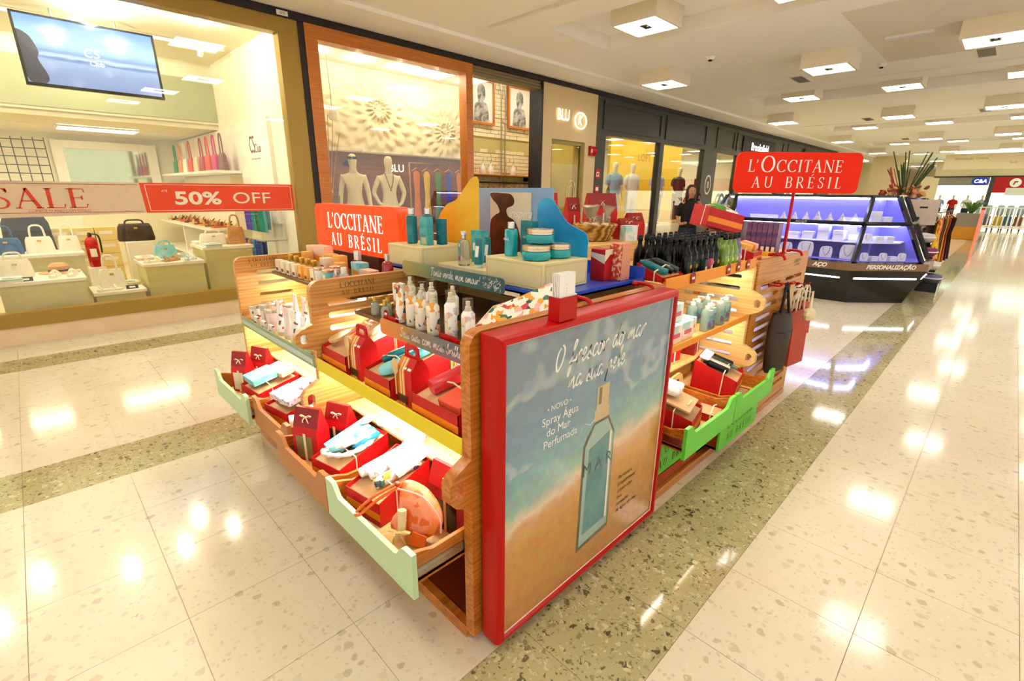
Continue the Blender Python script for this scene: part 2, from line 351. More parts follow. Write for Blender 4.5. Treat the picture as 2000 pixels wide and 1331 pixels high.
def projpx(p):
    q = Vector(p) - EYE; z = q.dot(r2)
    return (1000 + FPX * q.dot(r0) / z, 665.5 + FPX * q.dot(r1) / z, z) if z > .1 else None
tiles = []
for j in range(len(rowsY) - 1):
    y0, y1 = rowsY[j], rowsY[j + 1]
    for i in range(-20, 80):
        x0 = .152 + TP * i
        q = projpx((x0 + TP / 2, (y0 + y1) / 2, 0))
        vis = q is not None and -90 < q[0] < 2090 and -50 < q[1] < 1400
        hid = 1.0 < x0 < 4.0 and 1.1 < y0 < 3.0
        tiles.append((0 if (vis and not hid) else 1, q[2] if q else 99, x0, y0, y1, j in greenrows))
tiles.sort()
tg = lambda: G().box(0, 1, 0, 1, -.003, 0)
for t_ in tiles[:300]:
    _, _, x0, y0, y1, gr = t_
    O('floor_tile', tg, [T_GREEN if gr else T_LIGHT], floor, key='tile%d' % gr, loc=(x0 + .0012, y0 + .0012, 0), sc=(TP - .0024, y1 - y0 - .0024, 1))
gf = [G(), G()]
for _, _, x0, y0, y1, gr in tiles[300:]:
    g_ = gf[1 if gr else 0]; g_.add([(x0 + .0012, y0 + .0012, 0), (x0 + TP - .0012, y0 + .0012, 0), (x0 + TP - .0012, y1 - .0012, 0), (x0 + .0012, y1 - .0012, 0)], [(0, 1, 2, 3)])
for g_ in (gf[0], gf[1]):
    xe = .152 + TP * 80
    for j in range(len(rowsY) - 1):
        if (j in greenrows) == (g_ is gf[1]): g_.add([(xe, rowsY[j], 0), (75, rowsY[j], 0), (75, rowsY[j + 1], 0), (xe, rowsY[j + 1], 0)], [(0, 1, 2, 3)])
far_t = O('floor_tile', gf[0], T_LIGHT, floor); far_t['kind'] = 'stuff'
far_g = O('floor_tile', gf[1], T_GREEN, floor); far_g['kind'] = 'stuff'
# ceiling with cross troughs and slots
CEIL = mat('ceiling_plaster', 'fdf9f0', .8, var=.015, scale=3)
ZC, ZR = 3.85, 4.06
g = G()
xs = []
for k in range(-2, 8):
    x = 7.42 + 7.15 * k; xs += [(x - 2.18, x - 2.06, ZC + .07), (x - 1.5, x, ZR)]
prev = CX0
def ceil_quad(x0, x1, y0, y1, z): g.add([(x0, y0, z), (x1, y0, z), (x1, y1, z), (x0, y1, z)], [(3, 2, 1, 0)])
for a, b_, zz in xs:
    a, b_ = max(a, CX0), min(b_, CX1)
    if b_ <= prev or a >= CX1: continue
    ye = 5.24 if zz == ZR else 5.84
    ceil_quad(prev, a, CY0, 5.84, ZC); ceil_quad(a, b_, CY0, ye, zz)
    if ye < 5.84: ceil_quad(a, b_, ye, 5.84, ZC)
    for X_ in (a, b_): g.add([(X_, CY0, ZC), (X_, ye, ZC), (X_, ye, zz), (X_, CY0, zz)], [(0, 1, 2, 3) if X_ == b_ else (3, 2, 1, 0)])
    g.add([(a, ye, ZC), (b_, ye, ZC), (b_, ye, zz), (a, ye, zz)], [(0, 1, 2, 3)]); prev = b_
ceil_quad(prev, CX1, CY0, 5.84, ZC)
ceil_quad(CX0, CX1, 6.35, 7.1, ZC - .05); ceil_quad(CX0, CX1, 5.84, 6.35, ZC)
g.add([(CX0, 6.35, ZC - .05), (CX1, 6.35, ZC - .05), (CX1, 6.35, ZC), (CX0, 6.35, ZC)], [(0, 1, 2, 3)])
g.box(CX0, 75, CY0, 12, 4.3, 4.4)
ceiling = S('ceiling', g, CEIL)
# ribbed acoustic panel and grilles set into the ceiling
RIB = pattern('ribbed_ceiling', [(0, 'e6dccb'), (.4, 'f6f0e4'), (1, 'fcf8f0')], 9, 'wave', .8, .2, 'LINEAR', (0, 1, 0), detail=0)
O('acoustic_panel', G().box(8.0, 11.3, -3.2, 2.1, ZC - .004, ZC + .01), RIB, ceiling)
METAL = mat('brushed_metal', 'b9b6ae', .3, 1.0); DARKM = mat('dark_metal', '2a2824', .45, .6); WHITE = mat('white_enamel', 'f0ece2', .4)
def grille(x, y, n):
    t = E('ceiling_grille', (x, y, ZC - .012), 'dark slatted air grille in the mall ceiling, %s of the six going away' % ORD[n], 'grille', 'air grilles in the ceiling')
    O('frame', lambda: G().prism([[(-.36, -.14), (.36, -.14), (.36, .14), (-.36, .14)], [(-.33, -.11), (.33, -.11), (.33, .11), (-.33, .11)]], 0, .02, XY), WHITE, t, 'grf')
    O('backing', lambda: G().box(-.33, .33, -.11, .11, .011, .012), DARKM, t, 'grb')
    for i in range(9): O('slat', lambda: G().box(-.008, .008, -.11, .11, 0, .01), METAL, t, 'grs', loc=(-.29 + .0725 * i, 0, 0))
for n_, (x, y) in enumerate(((11.75, 3.6), (11.6, .85), (11.6, .1), (18.9, 3.7), (18.9, 1.1), (26.1, 3.7))): grille(x, y, n_)
LITE = mat('light_diffuser', 'fff3da', .6, emit=CEIL_EMIT, ecol='fffaf0')
BOXW = mat('light_housing', 'ece0c6', .6, var=.02)
def ceil_light(x, y, zb, zt, lab):
    if 35 < x < 42.2 and y < 3.2: return
    t = E('ceiling_light', (x, y, zb), lab, 'ceiling light', 'square light boxes on the mall ceiling'); h = zt - zb; k = round(h, 2)
    def hs():
        g = G(); g.prism([[(-.35, -.35), (.35, -.35), (.35, .35), (-.35, .35)], [(-.315, -.315), (.315, -.315), (.315, .315), (-.315, .315)]], 0, h, XY)
        return g.box(-.33, .33, -.33, .33, h - .02, h - .01)
    O('housing', hs, BOXW, t, 'clh%s' % k)
    O('diffuser', lambda: G().prism([[(-.315, -.315), (.315, -.315), (.315, .315), (-.315, .315)], [(-.1, -.06), (.1, -.06), (.1, .06), (-.1, .06)]], .012, .016, XY), LITE, t, 'cld')
    def sp():
        g = G(); g.prism([[(-.1, -.06), (.1, -.06), (.1, .06), (-.1, .06)], [(-.085, -.045), (.085, -.045), (.085, .045), (-.085, .045)]], .006, .05, XY)
        return g.box(-.085, .085, -.045, .045, .045, .05)
    O('lamp_tray', sp, METAL, t, 'clt')
    for s_ in (-1, 1): O('bulb', lambda: G().lathe([(.0, 0), (.02, .006), (.026, .02), (.02, .03)], 10), WHITE, t, 'clb', loc=(s_ * .042, 0, .014))
for k in range(-1, 6):
    for j, y in enumerate((4.12, 2.2, .3, -1.6, -3.5)):
        ceil_light(6.66 + 7.1 * k, y, 3.8, ZR, 'white light box in ceiling trough, %s trough ahead, %s box from the shop wall' % (ORD[k], ORD[j]) if k >= 0 else 'white light box in the ceiling trough behind the viewer, %s from the shop wall' % ORD[j])
    for j, y in enumerate((5.3, 2.68, .66, -1.6)):
        ceil_light(9.4 + 7.05 * k + (.7 if j == 1 else .35 if j == 2 else 0), y, 3.62, ZC, 'white light box hung below flat ceiling, %s cross row ahead, %s from the shop wall' % (ORD[k + 1], ORD[j]))
for i, (x, y) in enumerate(((11.4, 2.2), (8.9, 4.2))):
    t = E('smoke_detector', (x, y, ZC - .05), ('small white smoke detector on the ceiling near the ribbed panel', 'small white smoke detector on the ceiling above the shop wall')[i], 'smoke detector')
    O('body', G().lathe([(.05, 0), (.07, .02), (.075, .05)], 14), WHITE, t); O('sensor', G().lathe([(.0, -.025), (.03, -.02), (.03, 0)], 10), DARKM, t)
t = E('emergency_light', (9.6, 1.6, ZC - .06), 'slim white emergency light bar on the ceiling', 'emergency light')
O('body', G().box(-.03, .03, -.28, .28, .02, .06, .005), WHITE, t); O('tube', G().tube([(0, -.26, .012), (0, .26, .012)], .012, 8), mat('lamp_tube', 'd8d4e0', .3), t)
# ---------------------------------------------------------------- shop front wall (plane Y = 7.1)
YS = 7.1
TAN = mat('bronze_cladding', 'a48437', .35, .1, var=.03); BLACK = mat('black_band', '231b14', .5); MARBLE = pattern('cream_marble', [(0, 'd8b98c'), (.5, 'e6cda2'), (1, 'eed8b2')], 3, 'noise', .3, .5, 'LINEAR', detail=5.0)
wall = S('wall_shopfront', G().box(CX0, 31, YS - .02, YS + .35, 3.72, 4.3), BLACK)
O('ledge', G().box(CX0, 31, YS - .05, YS, 3.70, 3.76), BLACK, wall)
bb = S('baseboard_shopfront', G().box(CX0, 3.05, YS, YS + .12, 0, .185), MARBLE)
for i, x in enumerate((-2.4, -.95, 1.1)): O('joint', G().box(x, x + .004, YS - .001, YS + .01, 0, .185), JOINT, bb)
# shop 1: bronze frame with large panes
fr = S('window_1', G().prism([[(-7, .185), (3.05, .185), (3.05, 3.72), (-7, 3.72)], [(-.38, .335), (2.79, .335), (2.79, 3.52), (-.38, 3.52)], [(-6.7, .335), (-.62, .335), (-.62, 3.52), (-6.7, 3.52)]], YS - .02, YS + .14, XZ), TAN)
PANE = thin_glass('shop_glass', 'fffdf4')
for a, b_ in ((-.38, 1.1), (1.104, 2.79), (-6.7, -3.7), (-3.7, -.62)): O('pane', G().box(a, b_, YS + .05, YS + .056, .335, 3.52), PANE, fr)
trim1 = S('trim_1', G().box(3.05, 3.13, YS - .03, YS + .3, 0, 3.72), BLACK)
# shop 2: wide timber frame, then an opening with a folded shutter, then a cream pillar with a door
OAK = wood('honey_oak', 'a85a10', 'bf6d18', 'cf8226', 0, .4, .2)
S('window_2', G().prism([[(3.13, 0), (6.02, 0), (6.02, 3.72), (3.13, 3.72)], [(3.3, .25), (5.87, .25), (5.87, 3.53), (3.3, 3.53)]], YS - .04, YS + .16, XZ), OAK)
O('pane', G().box(3.3, 5.87, YS + .05, YS + .056, .25, 3.53), PANE, bpy.data.objects['window_2'])
SHUT = mat('shutter_metal', '8a7a58', .4, .5)
sh = S('door_1', G().box(6.02, 7.85, YS + .02, YS + .2, 3.55, 3.7), SHUT)
for i in range(3): O('slat', G().box(6.02, 7.85, YS - .002, YS + .02, 3.555 + .05 * i, 3.597 + .05 * i), SHUT, sh)
PIL = mat('cream_pillar', 'd7bd8c', .5, var=.02)
pil = S('wall_pillar', G().prism([[(7.85, 0), (9.7, 0), (9.7, 3.72), (7.85, 3.72)], [(8.16, 0.05), (9.3, 0.05), (9.3, 2.68), (8.16, 2.68)]], YS - .03, YS + .3, XZ), PIL)
S('trim_2', G().box(7.82, 7.86, YS - .04, YS + .3, 0, 3.72), BLACK)
dr = S('door_2', G().prism([[(8.16, 0.05), (9.3, .05), (9.3, 2.68), (8.16, 2.68)], [(8.24, .12), (9.22, .12), (9.22, 2.6), (8.24, 2.6)]], YS + .02, YS + .08, XZ), mat('olive_frame', '9a8a3e', .4))
O('pane', G().box(8.24, 9.22, YS + .045, YS + .05, .12, 2.6), thin_glass('olive_glass', 'e8dfa0'), dr)
g = G()
for rr in (.2, .13): g.tube([(8.95 + rr * .8 * math.cos(a * .2618), YS + .035, 1.55 + rr * 1.6 * math.sin(a * .2618)) for a in range(24)], .012, 5, True)
O('emblem', g, mat('frosted_film', 'd9d2a2', .7), dr)
# shop 3: dark panelled front
DG = mat('dark_grey_paint', '3a382c', .4, var=.04)
d3 = S('window_3', G().prism([[(9.7, 0), (30.5, 0), (30.5, 3.72), (9.7, 3.72)], [(10.1, .35), (12.65, .35), (12.65, 2.92), (10.1, 2.92)], [(12.85, .35), (15.35, .35), (15.35, 2.92), (12.85, 2.92)], [(16.3, .1), (18.0, .1), (18.0, 2.9), (16.3, 2.9)], [(18.4, .02), (22.5, .02), (22.5, 2.9), (18.4, 2.9)], [(23.5, .35), (28.5, .35), (28.5, 2.9), (23.5, 2.9)]], YS - .02, YS + .15, XZ), DG)
for a, b_ in ((9.95, 12.6), (12.85, 15.35), (16.1, 17.5), (17.7, 22.4), (23, 25), (25.2, 28.8)):
    O('fascia_panel', G().prism([[(a, 3.02), (b_, 3.02), (b_, 3.62), (a, 3.62)], [(a + .05, 3.07), (b_ - .05, 3.07), (b_ - .05, 3.57), (a + .05, 3.57)]], YS - .045, YS - .02, XZ), DG, d3)
for a, b_ in ((10.1, 12.65), (12.85, 15.35), (16.3, 18.0), (23.5, 28.5)): O('pane', G().box(a, b_, YS + .05, YS + .056, .1, 2.92), PANE, d3)
# end of the hall
CREAM = mat('cream_wall', 'e2cfa2', .6, var=.03)
S('wall_far', G().box(60, 60.4, -30, 22, 0, 9), CREAM)
S('wall_behind_shops', G().box(31, 31.3, 7.1, 20, 0, 4.3).box(31.0, 60, 14, 14.3, 0, 4.3), CREAM)
# ================================================================ KIOSK
WD = wood('stained_pine', '8a4406', 'b8661a', 'd08a34', 0)
WDM = wood('warm_pine', '9c6226', 'c48a44', 'dcae6a', 0)  # same stained pine made paler: shelf strip glow put into the colour
WDZ = wood('stained_pine_end', '7a4712', 'a06a28', 'c08a44', 2)
WL = wood('pale_pine', 'cf9a48', 'e6bd70', 'f0d294', 0, .45, .1)
WLY = wood('pale_pine_cross', 'cf9a48', 'e6bd70', 'f0d294', 1, .45, .1)
RED = mat('red_lacquer', 'b80606', .32, var=.03, spec=.35); REDP = mat('red_card', 'c20a10', .5, var=.04); DRED = mat('dark_red_card', '8e0c0c', .45)
ORG = mat('orange_card', 'ef8a12', .45); YEL = mat('yellow_strip', 'e8d31a', .4); SAGE = mat('sage_strip', '8fa783', .4)
MINT = mat('mint_paint', 'bcd6ac', .4); TERRA = mat('terracotta_paint', 'b4743c', .45); LIME = mat('lime_paint', '62c83c', .4)
CREAMB = mat('cream_box', 'e3d29a', .5); CREAMP = mat('cream_paper', 'efe2c4', .55); KRAFT = mat('kraft_paper', 'd0a878', .6); WHT = mat('white_print', 'f4f0ea', .5)
LEDS = mat('soft_led_strip', 'ffffff', .5, emit=LED_EMIT * .35, ecol='fffaf0'); INK = mat('burnt_letter', '4a2a10', .6); LED = mat('led_strip', 'ffffff', .5, emit=LED_EMIT, ecol='fffaf0'); DARKB = mat('dark_brown', '40240e', .5)
def slot(x0, x1, z, h=.028): return rrect(x0, x1, z - h / 2, z + h / 2, h / 2 - .001, 4)
def tab(u0, u1, v0, v1):
    """handle tab outline going up the front edge: u0 outer, u1 at the panel edge"""
    m = (v1 - v0) * .28
    return [(u1, v0), (u0 + .02, v0 + m * .7), (u0, v0 + m * 1.2), (u0, v1 - m * 1.2), (u0 + .02, v1 - m * .7), (u1, v1)]
def side_panel(par, y0, y1, tabs, slots, x0=.87, x1=2.05, zb=.04, m=None, name='side_panel'):
    out = [(x0 + .03, zb)] if False else [(x0, zb)]
    lo = [(x1, zb)] + rrect(x0, x1, zb, 1.2, .05, 5)[6:]   # placeholder order replaced below
    L = [(x1, zb), (x1, 1.2)] + [(x0 + .05 + .05 * math.cos(math.radians(a)), 1.15 + .05 * math.sin(math.radians(a))) for a in range(90, 181, 15)]
    for v0, v1 in sorted(tabs, reverse=True): L += tab(x0 - .088, x0, v0, v1)[::-1]
    L += [(x0, zb)]
    H = [rrect(x0 - .066, x0 - .03, v0 + (v1 - v0) * .33, v1 - (v1 - v0) * .33, .016, 4) for v0, v1 in tabs] + slots
    return O(name, G().prism([L] + H, y0, y1, XZ), m or WD, par)
k1 = E('display_kiosk', (0, 0, 0), 'wooden kiosk shelf unit with yellow and sage shelf lips and pulled-out mint and terracotta drawers', 'display kiosk')
SL = [slot(.95, 1.42, z) for z in (1.088, 1.03, .968)]
side_panel(k1, 1.05, 1.095, [(.59, .775)], [])
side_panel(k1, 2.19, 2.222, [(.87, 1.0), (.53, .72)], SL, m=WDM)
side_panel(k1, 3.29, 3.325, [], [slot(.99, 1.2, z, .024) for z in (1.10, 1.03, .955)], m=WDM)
def brand(par, org, u, size=.03, m=None, v=(0, 0, 1), gap=1.35, tr=.06):
    o2 = Vector(org) - Vector(v) * size * gap
    return letters(par, m or INK, [("L'OCCITANE", org, u, v, size, dict(font='serif', track=tr)), ('AU BRÉSIL', o2, u, v, size * .8, dict(font='serif', track=.34))])
brand(k1, (1.11, 2.188, 1.155), (1, 0, 0), .026); brand(k1, (1.04, 3.288, 1.165), (1, 0, 0), .024)
def board(par, name, x0, x1, y0, y1, z0, z1, m): return O(name, G().box(x0, x1, y0, y1, z0, z1, .003), m, par)
for (y0, y1, lip, us, uz) in ((1.095, 2.19, YEL, 1.08, 1.035), (2.222, 3.29, SAGE, 1.08, 1.10)):
    board(k1, 'shelf_board', .885, 1.75, y0, y1, .785, .803, WLY)
    board(k1, 'shelf_lip', .866, .874, y0, y1, .772, .836, lip)
    board(k1, 'upper_shelf', us, 1.75, y0, y1, uz - .02, uz, mat('smoked_shelf', '6a5238', .3))
    O('light_strip', G().box(.95, .98, y0 + .03, y1 - .03, .771, .783), LED, k1)
    O('light_strip', G().box(us + .07, us + .1, y0 + .03, y1 - .03, uz - .034, uz - .022), LED, k1)
    n = 6; wz = (y1 - y0) / n
    for i in range(10):                                       # slatted back wall and slatted drawer-level deck
        O('back_slat', lambda: G().box(0, .018, 0, 1, 0, .088, .004), WLY, k1, 'bslat', loc=(1.74, y0, .09 + .1 * i), sc=(1, y1 - y0, 1))
    for i in range(6): O('deck_slat', lambda: G().box(0, .118, 0, 1, 0, .016, .003), WLY, k1, 'dslat', loc=(.99 + .122 * i, y0, .545), sc=(1, y1 - y0, 1))
    board(k1, 'base_rail', .87, .91, y0, y1, .0, .05, WD)
    board(k1, 'base_board', .91, 1.75, y0, y1, .03, .045, mat('red_brown_base', '7a2c10', .5))
    lb = board(k1, 'lower_front', 1.2, 1.216, y0, y1, .1, .36, wood('brown_front', '8a4a1c', 'a5622c', 'b8763c', 1))
    O('red_edge', G().box(1.19, 1.2, y0, y1, .1, .125), RED, lb)
    letters(lb, INK, [("L'OCCITANE", (1.195, (y0 + y1) / 2 - .1, .26), (0, -1, 0), (0, 0, 1), .06, dict(font='serif', track=.1)), ('AU BRÉSIL', (1.195, (y0 + y1) / 2 - .1, .17), (0, -1, 0), (0, 0, 1), .05, dict(font='serif', track=.4))])
board(k1, 'shelf_tag_rail', .862, .866, 2.23, 3.28, .79, .82, mat('clear_rail', 'b6c8bc', .2))
# drawers: front with a dipped rim, box with scooped sides, steel runner
def dip(w, h, d=.05):
    """front outline, (0,0)-(w,h), with a lowered middle"""
    c = lambda a, b: [(a + (b - a) * i / 6, h - d * (.5 - .5 * math.cos(math.pi * i / 6))) for i in range(7)]
    return [(0, 0), (w, 0), (w, h), (w - .05, h)] + [(p[0], p[1]) for p in c(w - .06, w - .1)] + [(p[0], p[1]) for p in c(.1, .06)[::-1][::-1]][::1][::-1][::-1] if False else [(0, 0), (w, 0), (w, h)] + c(w - .05, w - .105) + [(x_, y_) for x_, y_ in reversed(c(.05, .105))] + [(0, h)]
def drawer(par, X, y0, y1, m, b0, b1, z0=.352, h=.168, depth=.52, axis=0, inner=WL):
    """axis 0: front faces -X at X; axis 1: front faces -Y at X, y0..y1 is an X range"""
    w = y1 - y0; P = (lambda u, v, d: (X + d, y1 - u, z0 + v)) if axis == 0 else (lambda u, v, d: (y0 + u, X + d, z0 + v))
    d = O('drawer_front', G().prism([dip(w, h)], 0, .018, P), m, par)
    bx = lambda u0, u1, v0, v1, a, b: [P(u, v, q) for u in (u0, u1) for v in (v0, v1) for q in (a, b)]
    F = [(0, 1, 3, 2), (4, 6, 7, 5), (0, 4, 5, 1), (2, 3, 7, 6), (0, 2, 6, 4), (1, 5, 7, 3)]
    ua, ub = (y1 - b1, y1 - b0) if axis == 0 else (b0 - y0, b1 - y0)
    O('drawer_base', G().add(bx(ua, ub, .03, .042, .018, depth), F), inner, d)
    O('drawer_back', G().add(bx(ua, ub, .03, h + .03, depth - .015, depth), F), inner, d)
    for u in (ua, ub - .015):
        prof = [(.018, .02), (depth, .02), (depth, h + .03)] + [(depth - .02 - .1 * i / 6, h + .03 - .07 * (.5 - .5 * math.cos(math.pi * i / 6))) for i in range(7)] + [(.1, h - .045), (.06, h - .03), (.018, h - .02)]
        O('drawer_side', G().prism([prof], u, u + .015, lambda a, b, q: P(q, b, a)), WD if inner is WL else inner, d)
    for u in (ua - .006, ub):
        O('drawer_runner', G().add(bx(u, u + .006, .052, .085, .02, depth), F).add(bx(u - .001, u + .007, .062, .075, .02, depth), F), METAL, d)
    return d
drawer(k1, .645, 1.075, 1.68, MINT, 1.105, 1.665); drawer(k1, .645, 1.688, 2.208, TERRA, 1.7, 2.18); drawer(k1, .70, 2.216, 2.716, TERRA, 2.232, 2.705); drawer(k1, .67, 2.724, 3.322, MINT, 2.735, 3.28)
# shelf-edge signs
def edge_sign(name, X, y0, y1, z0, z1, stops, text, label, size, ty, slant=.15):
    m, t, b = nt(name + '_print'); sp = N(t, 'ShaderNodeSeparateXYZ'); t.links.new(coords(t, kind='Generated'), sp.inputs[0])
    t.links.new(ramp(t, sp.outputs[1], stops), b.inputs['Base Color']); b.inputs['Roughness'].default_value = .3
    t_ = E('shelf_sign', (X, (y0 + y1) / 2, z0), label, 'sign')
    hw = (y1 - y0) / 2
    O('plate', G().prism([rrect(-hw, hw, 0, z1 - z0, .02, 4)], 0, .004, YZ), m, t_)
    letters(t_, WHT, [(text, (-.0015, ty - (y0 + y1) / 2, (z1 - z0) * .3), (0, -1, 0), (0, 0, 1), size, dict(font='script', slant=slant, track=-.02))])
    g = G(); rnd = random.Random(3)
    for i in range(60):
        y = -hw + .02 + rnd.random() * .11; z = .008 + rnd.random() * (z1 - z0 - .016); a = rnd.random() * 3; l = .006
        g.add([(-.001, y + l * math.cos(a), z + l * math.sin(a)), (-.001, y - l * math.cos(a), z - l * math.sin(a)), (-.001, y - l * math.cos(a) + .0015, z - l * math.sin(a) + .0015), (-.001, y + l * math.cos(a) + .0015, z + l * math.sin(a) + .0015)], [(0, 1, 2, 3)])
    O('motif', g, WHT, t_); return t_
edge_sign('warm', 1.071, 1.10, 1.93, .975, 1.048, [(0, '9c6a74'), (.15, '67707a'), (.45, '6f8088'), (.68, '9a8d66'), (.8, 'c99a52'), (1, 'dca75c')], 'Seus dias com mais brilho', 'grey shelf-edge plate reading Seus dias com mais brilho above the gift boxes', .042, 1.55)
edge_sign('sea', 1.326, 1.375, 2.12, 1.202, 1.268, [(0, '2f5a62'), (.5, '47706c'), (.8, '8a8f62'), (1, 'b09c58')], 'Tanto verde, mon amour!', 'dark green shelf-edge plate reading verde, mon amour below the cream display blocks', .036, 1.70)
# right-hand unit: shelves facing the aisle, lime drawers
k2 = E('display_kiosk', (0, 0, 0), 'wooden kiosk shelf unit with orange shelf lips and lime drawers, between poster and bag panel', 'display kiosk')
def xpanel(par, x0, x1, tabs, slots, yb=1.06, ye=2.0, m=None):
    """panel across X with its front edge towards -Y"""
    L = [(ye, .04), (ye, 1.2)] + [(yb + .05 + .05 * math.cos(math.radians(a)), 1.15 + .05 * math.sin(math.radians(a))) for a in range(90, 181, 15)]
    for v0, v1 in sorted(tabs, reverse=True): L += tab(yb - .088, yb, v0, v1)[::-1]
    L += [(yb, .04)]
    H = [rrect(yb - .066, yb - .03, v0 + (v1 - v0) * .33, v1 - (v1 - v0) * .33, .016, 4) for v0, v1 in tabs] + slots
    return O('side_panel', G().prism([L] + H, x0, x1, YZ), m or WLY, par)
xpanel(k2, 3.2, 3.235, [(.86, 1.02), (.5, .66)], [slot(1.13, 1.5, 1.1 - .075 * i, .026) for i in range(9)])
xpanel(k2, 2.058, 2.085, [], [])
for z, nm in ((1.175, 'upper_shelf'), (.835, 'shelf_board')): board(k2, nm, 2.085, 3.2, 1.07, 2.4 if z > 1 else 1.88, z - .018, z, WL)
OL = mat('orange_strip', 'f09418', .4)
board(k2, 'shelf_lip', 2.06, 3.2, 1.055, 1.063, 1.165, 1.225, OL); board(k2, 'shelf_lip', 2.085, 3.2, 1.055, 1.063, .828, .866, OL)
for z in (1.148, .808): O('light_strip', G().box(2.12, 3.17, 1.15, 1.18, z - .004, z + .008), LEDS, k2)
for i in range(10): O('back_slat', lambda: G().box(0, 1.115, 0, .018, 0, .088, .004), WL, k2, 'bslat2', loc=(2.085, 1.88, .09 + .1 * i))
for i in range(5): O('deck_slat', lambda: G().box(0, 1.115, 0, .118, 0, .016, .003), WL, k2, 'dslat2', loc=(2.085, 1.27 + .122 * i, .545))
board(k2, 'base_rail', 2.09, 3.24, 1.03, 1.07, .0, .05, WD); board(k2, 'base_board', 2.085, 3.2, 1.07, 1.9, .03, .045, MATS['red_brown_base'])
drawer(k2, .868, 2.065, 2.66, LIME, 2.095, 2.65, axis=1); drawer(k2, .868, 2.672, 3.3, LIME, 2.685, 3.188, axis=1)
lf = board(k2, 'lower_front', 2.09, 2.68, 1.05, 1.066, .13, .33, LIME)
letters(lf, INK, [("L'OCCITANE", (2.38, 1.048, .25), (1, 0, 0), (0, 0, 1), .055, dict(font='serif', track=.1)), ('AU BRÉSIL', (2.38, 1.048, .17), (1, 0, 0), (0, 0, 1), .048, dict(font='serif', track=.36))])
lf = board(k2, 'lower_front', 2.72, 3.33, .945, .961, .10, .31, LIME)
letters(lf, INK, [("L'OCCITANE", (3.03, .943, .225), (1, 0, 0), (0, 0, 1), .055, dict(font='serif', track=.1)), ('AU BRÉSIL', (3.03, .943, .14), (1, 0, 0), (0, 0, 1), .048, dict(font='serif', track=.36))])
O('lower_box', G().box(2.74, 3.19, .961, 1.5, .10, .115).box(2.74, 2.755, .961, 1.5, .10, .24).box(3.175, 3.19, .961, 1.5, .1, .24), mat('red_brown_box', 'a43a12', .45), k2)
O('lower_box', G().box(2.1, 2.66, 1.066, 1.5, .055, .075).box(2.1, 2.66, 1.05, 1.066, .06, .125), MATS['red_brown_box'], k2)
for i, x in enumerate((2.32, 2.76, 2.9, 3.05)):
    tg_ = link('price_tag', None, k2, loc=(x, 1.052, 1.195))
    O('disc', lambda: G().prism([arc(0, .012, .026, .026, -20, 200, 12) + [(-.022, -.02), (.022, -.02)]], -.003, 0, XZ), DRED, tg_, 'ptd'); O('print', lambda: G().box(-.014, .014, -.0042, -.003, .0, .012), WHT, tg_, 'ptp')
# bag panel unit at the aisle corner
k3 = E('bag_display', (0, 0, 0), 'slotted brown wooden panel at the kiosk corner with bags hung on it', 'display panel')
L = [(3.25, .04), (4.32, .04)] + [(4.27 + .05 * math.cos(math.radians(a)), 1.15 + .05 * math.sin(math.radians(a))) for a in range(0, 91, 15)] + [(3.3 + .05 * math.cos(math.radians(a)), 1.15 + .05 * math.sin(math.radians(a))) for a in range(90, 181, 15)]
sl = [slot(a, b_, 1.02 - .072 * i, .026) for i in range(13) for a, b_ in ((3.34, 3.72), (3.84, 4.22))]
O('board', G().prism([L] + sl, 1.05, 1.085, XZ), wood('stained_pine_front', '9a5410', 'c47a26', 'd8963c', 0), k3)
brand(k3, (4.05, 1.048, 1.13), (1, 0, 0), .022)
for y in (1.12, 1.85): board(k3, 'upright', 4.26, 4.3, y, y + .06, .0, 1.18, WD)
board(k3, 'top_board', 3.25, 4.3, 1.085, 1.95, 1.165, 1.185, WL); board(k3, 'base_foot', 3.3, 4.3, 1.04, 1.1, 0, .04, WD)
# clamps on panel tops
for i, (x, y, rz) in enumerate(((1.47, 1.1, 0), (1.93, 1.1, 0), (3.62, 1.07, 0), (4.0, 1.07, 0))):
    c = E('shelf_clamp', (x, y, 1.2), ('red clamp on the panel top beside the card holder', 'red clamp on the panel top under the patterned box', 'red clamp on the bag panel below the red gift tray', 'red clamp on the bag panel beside the sign post')[i], 'clamp')
    O('hook', lambda: G().tube(smooth_path([(0, .04, .012), (0, 0, .014), (0, -.04, .008), (0, -.056, -.02)], 4), .009, 8), RED, c, 'clamp'); O('pad', lambda: G().lathe([(.016, 0), (.018, .01), (.012, .02)], 12, (0, .04, 0)), RED, c, 'clampp')
# ---------------------------------------------------------------- beach poster in a red frame
ps = E('poster_frame', (0, 0, 0), 'large red framed poster of a perfume bottle on a beach, hung on the kiosk side', 'poster')
a0, a1, b0, b1, yf, yk = .9, 1.99, .045, 1.2, .95, 1.035
for k, (A, B) in enumerate((((a0, b0), (a1, b0)), ((a1, b0), (a1, b1)), ((a1, b1), (a0, b1)), ((a0, b1), (a0, b0)))):
    n = Vector((-(B[1] - A[1]), B[0] - A[0])).normalized(); d = Vector((B[0] - A[0], B[1] - A[1])).normalized(); w_ = .03
    pr = [(0, yk), (0, yf + .022), (.006, yf + .006), (.014, yf), (w_ - .004, yf), (w_, yf + .008), (w_, yk)]
    rows = []
    for e, s_ in ((A, 1), (B, -1)): rows.append([(e[0] + n.x * q + d.x * q * s_, y, e[1] + n.y * q + d.y * q * s_) for q, y in pr])
    O('frame_rail', G().grid(rows), RED, ps)
PB = nt('beach_print'); m, t, b = PB; MATS['beach_print'] = m
sp = N(t, 'ShaderNodeSeparateXYZ'); tc = N(t, 'ShaderNodeTexCoord'); t.links.new(tc.outputs['Object'], sp.inputs[0])
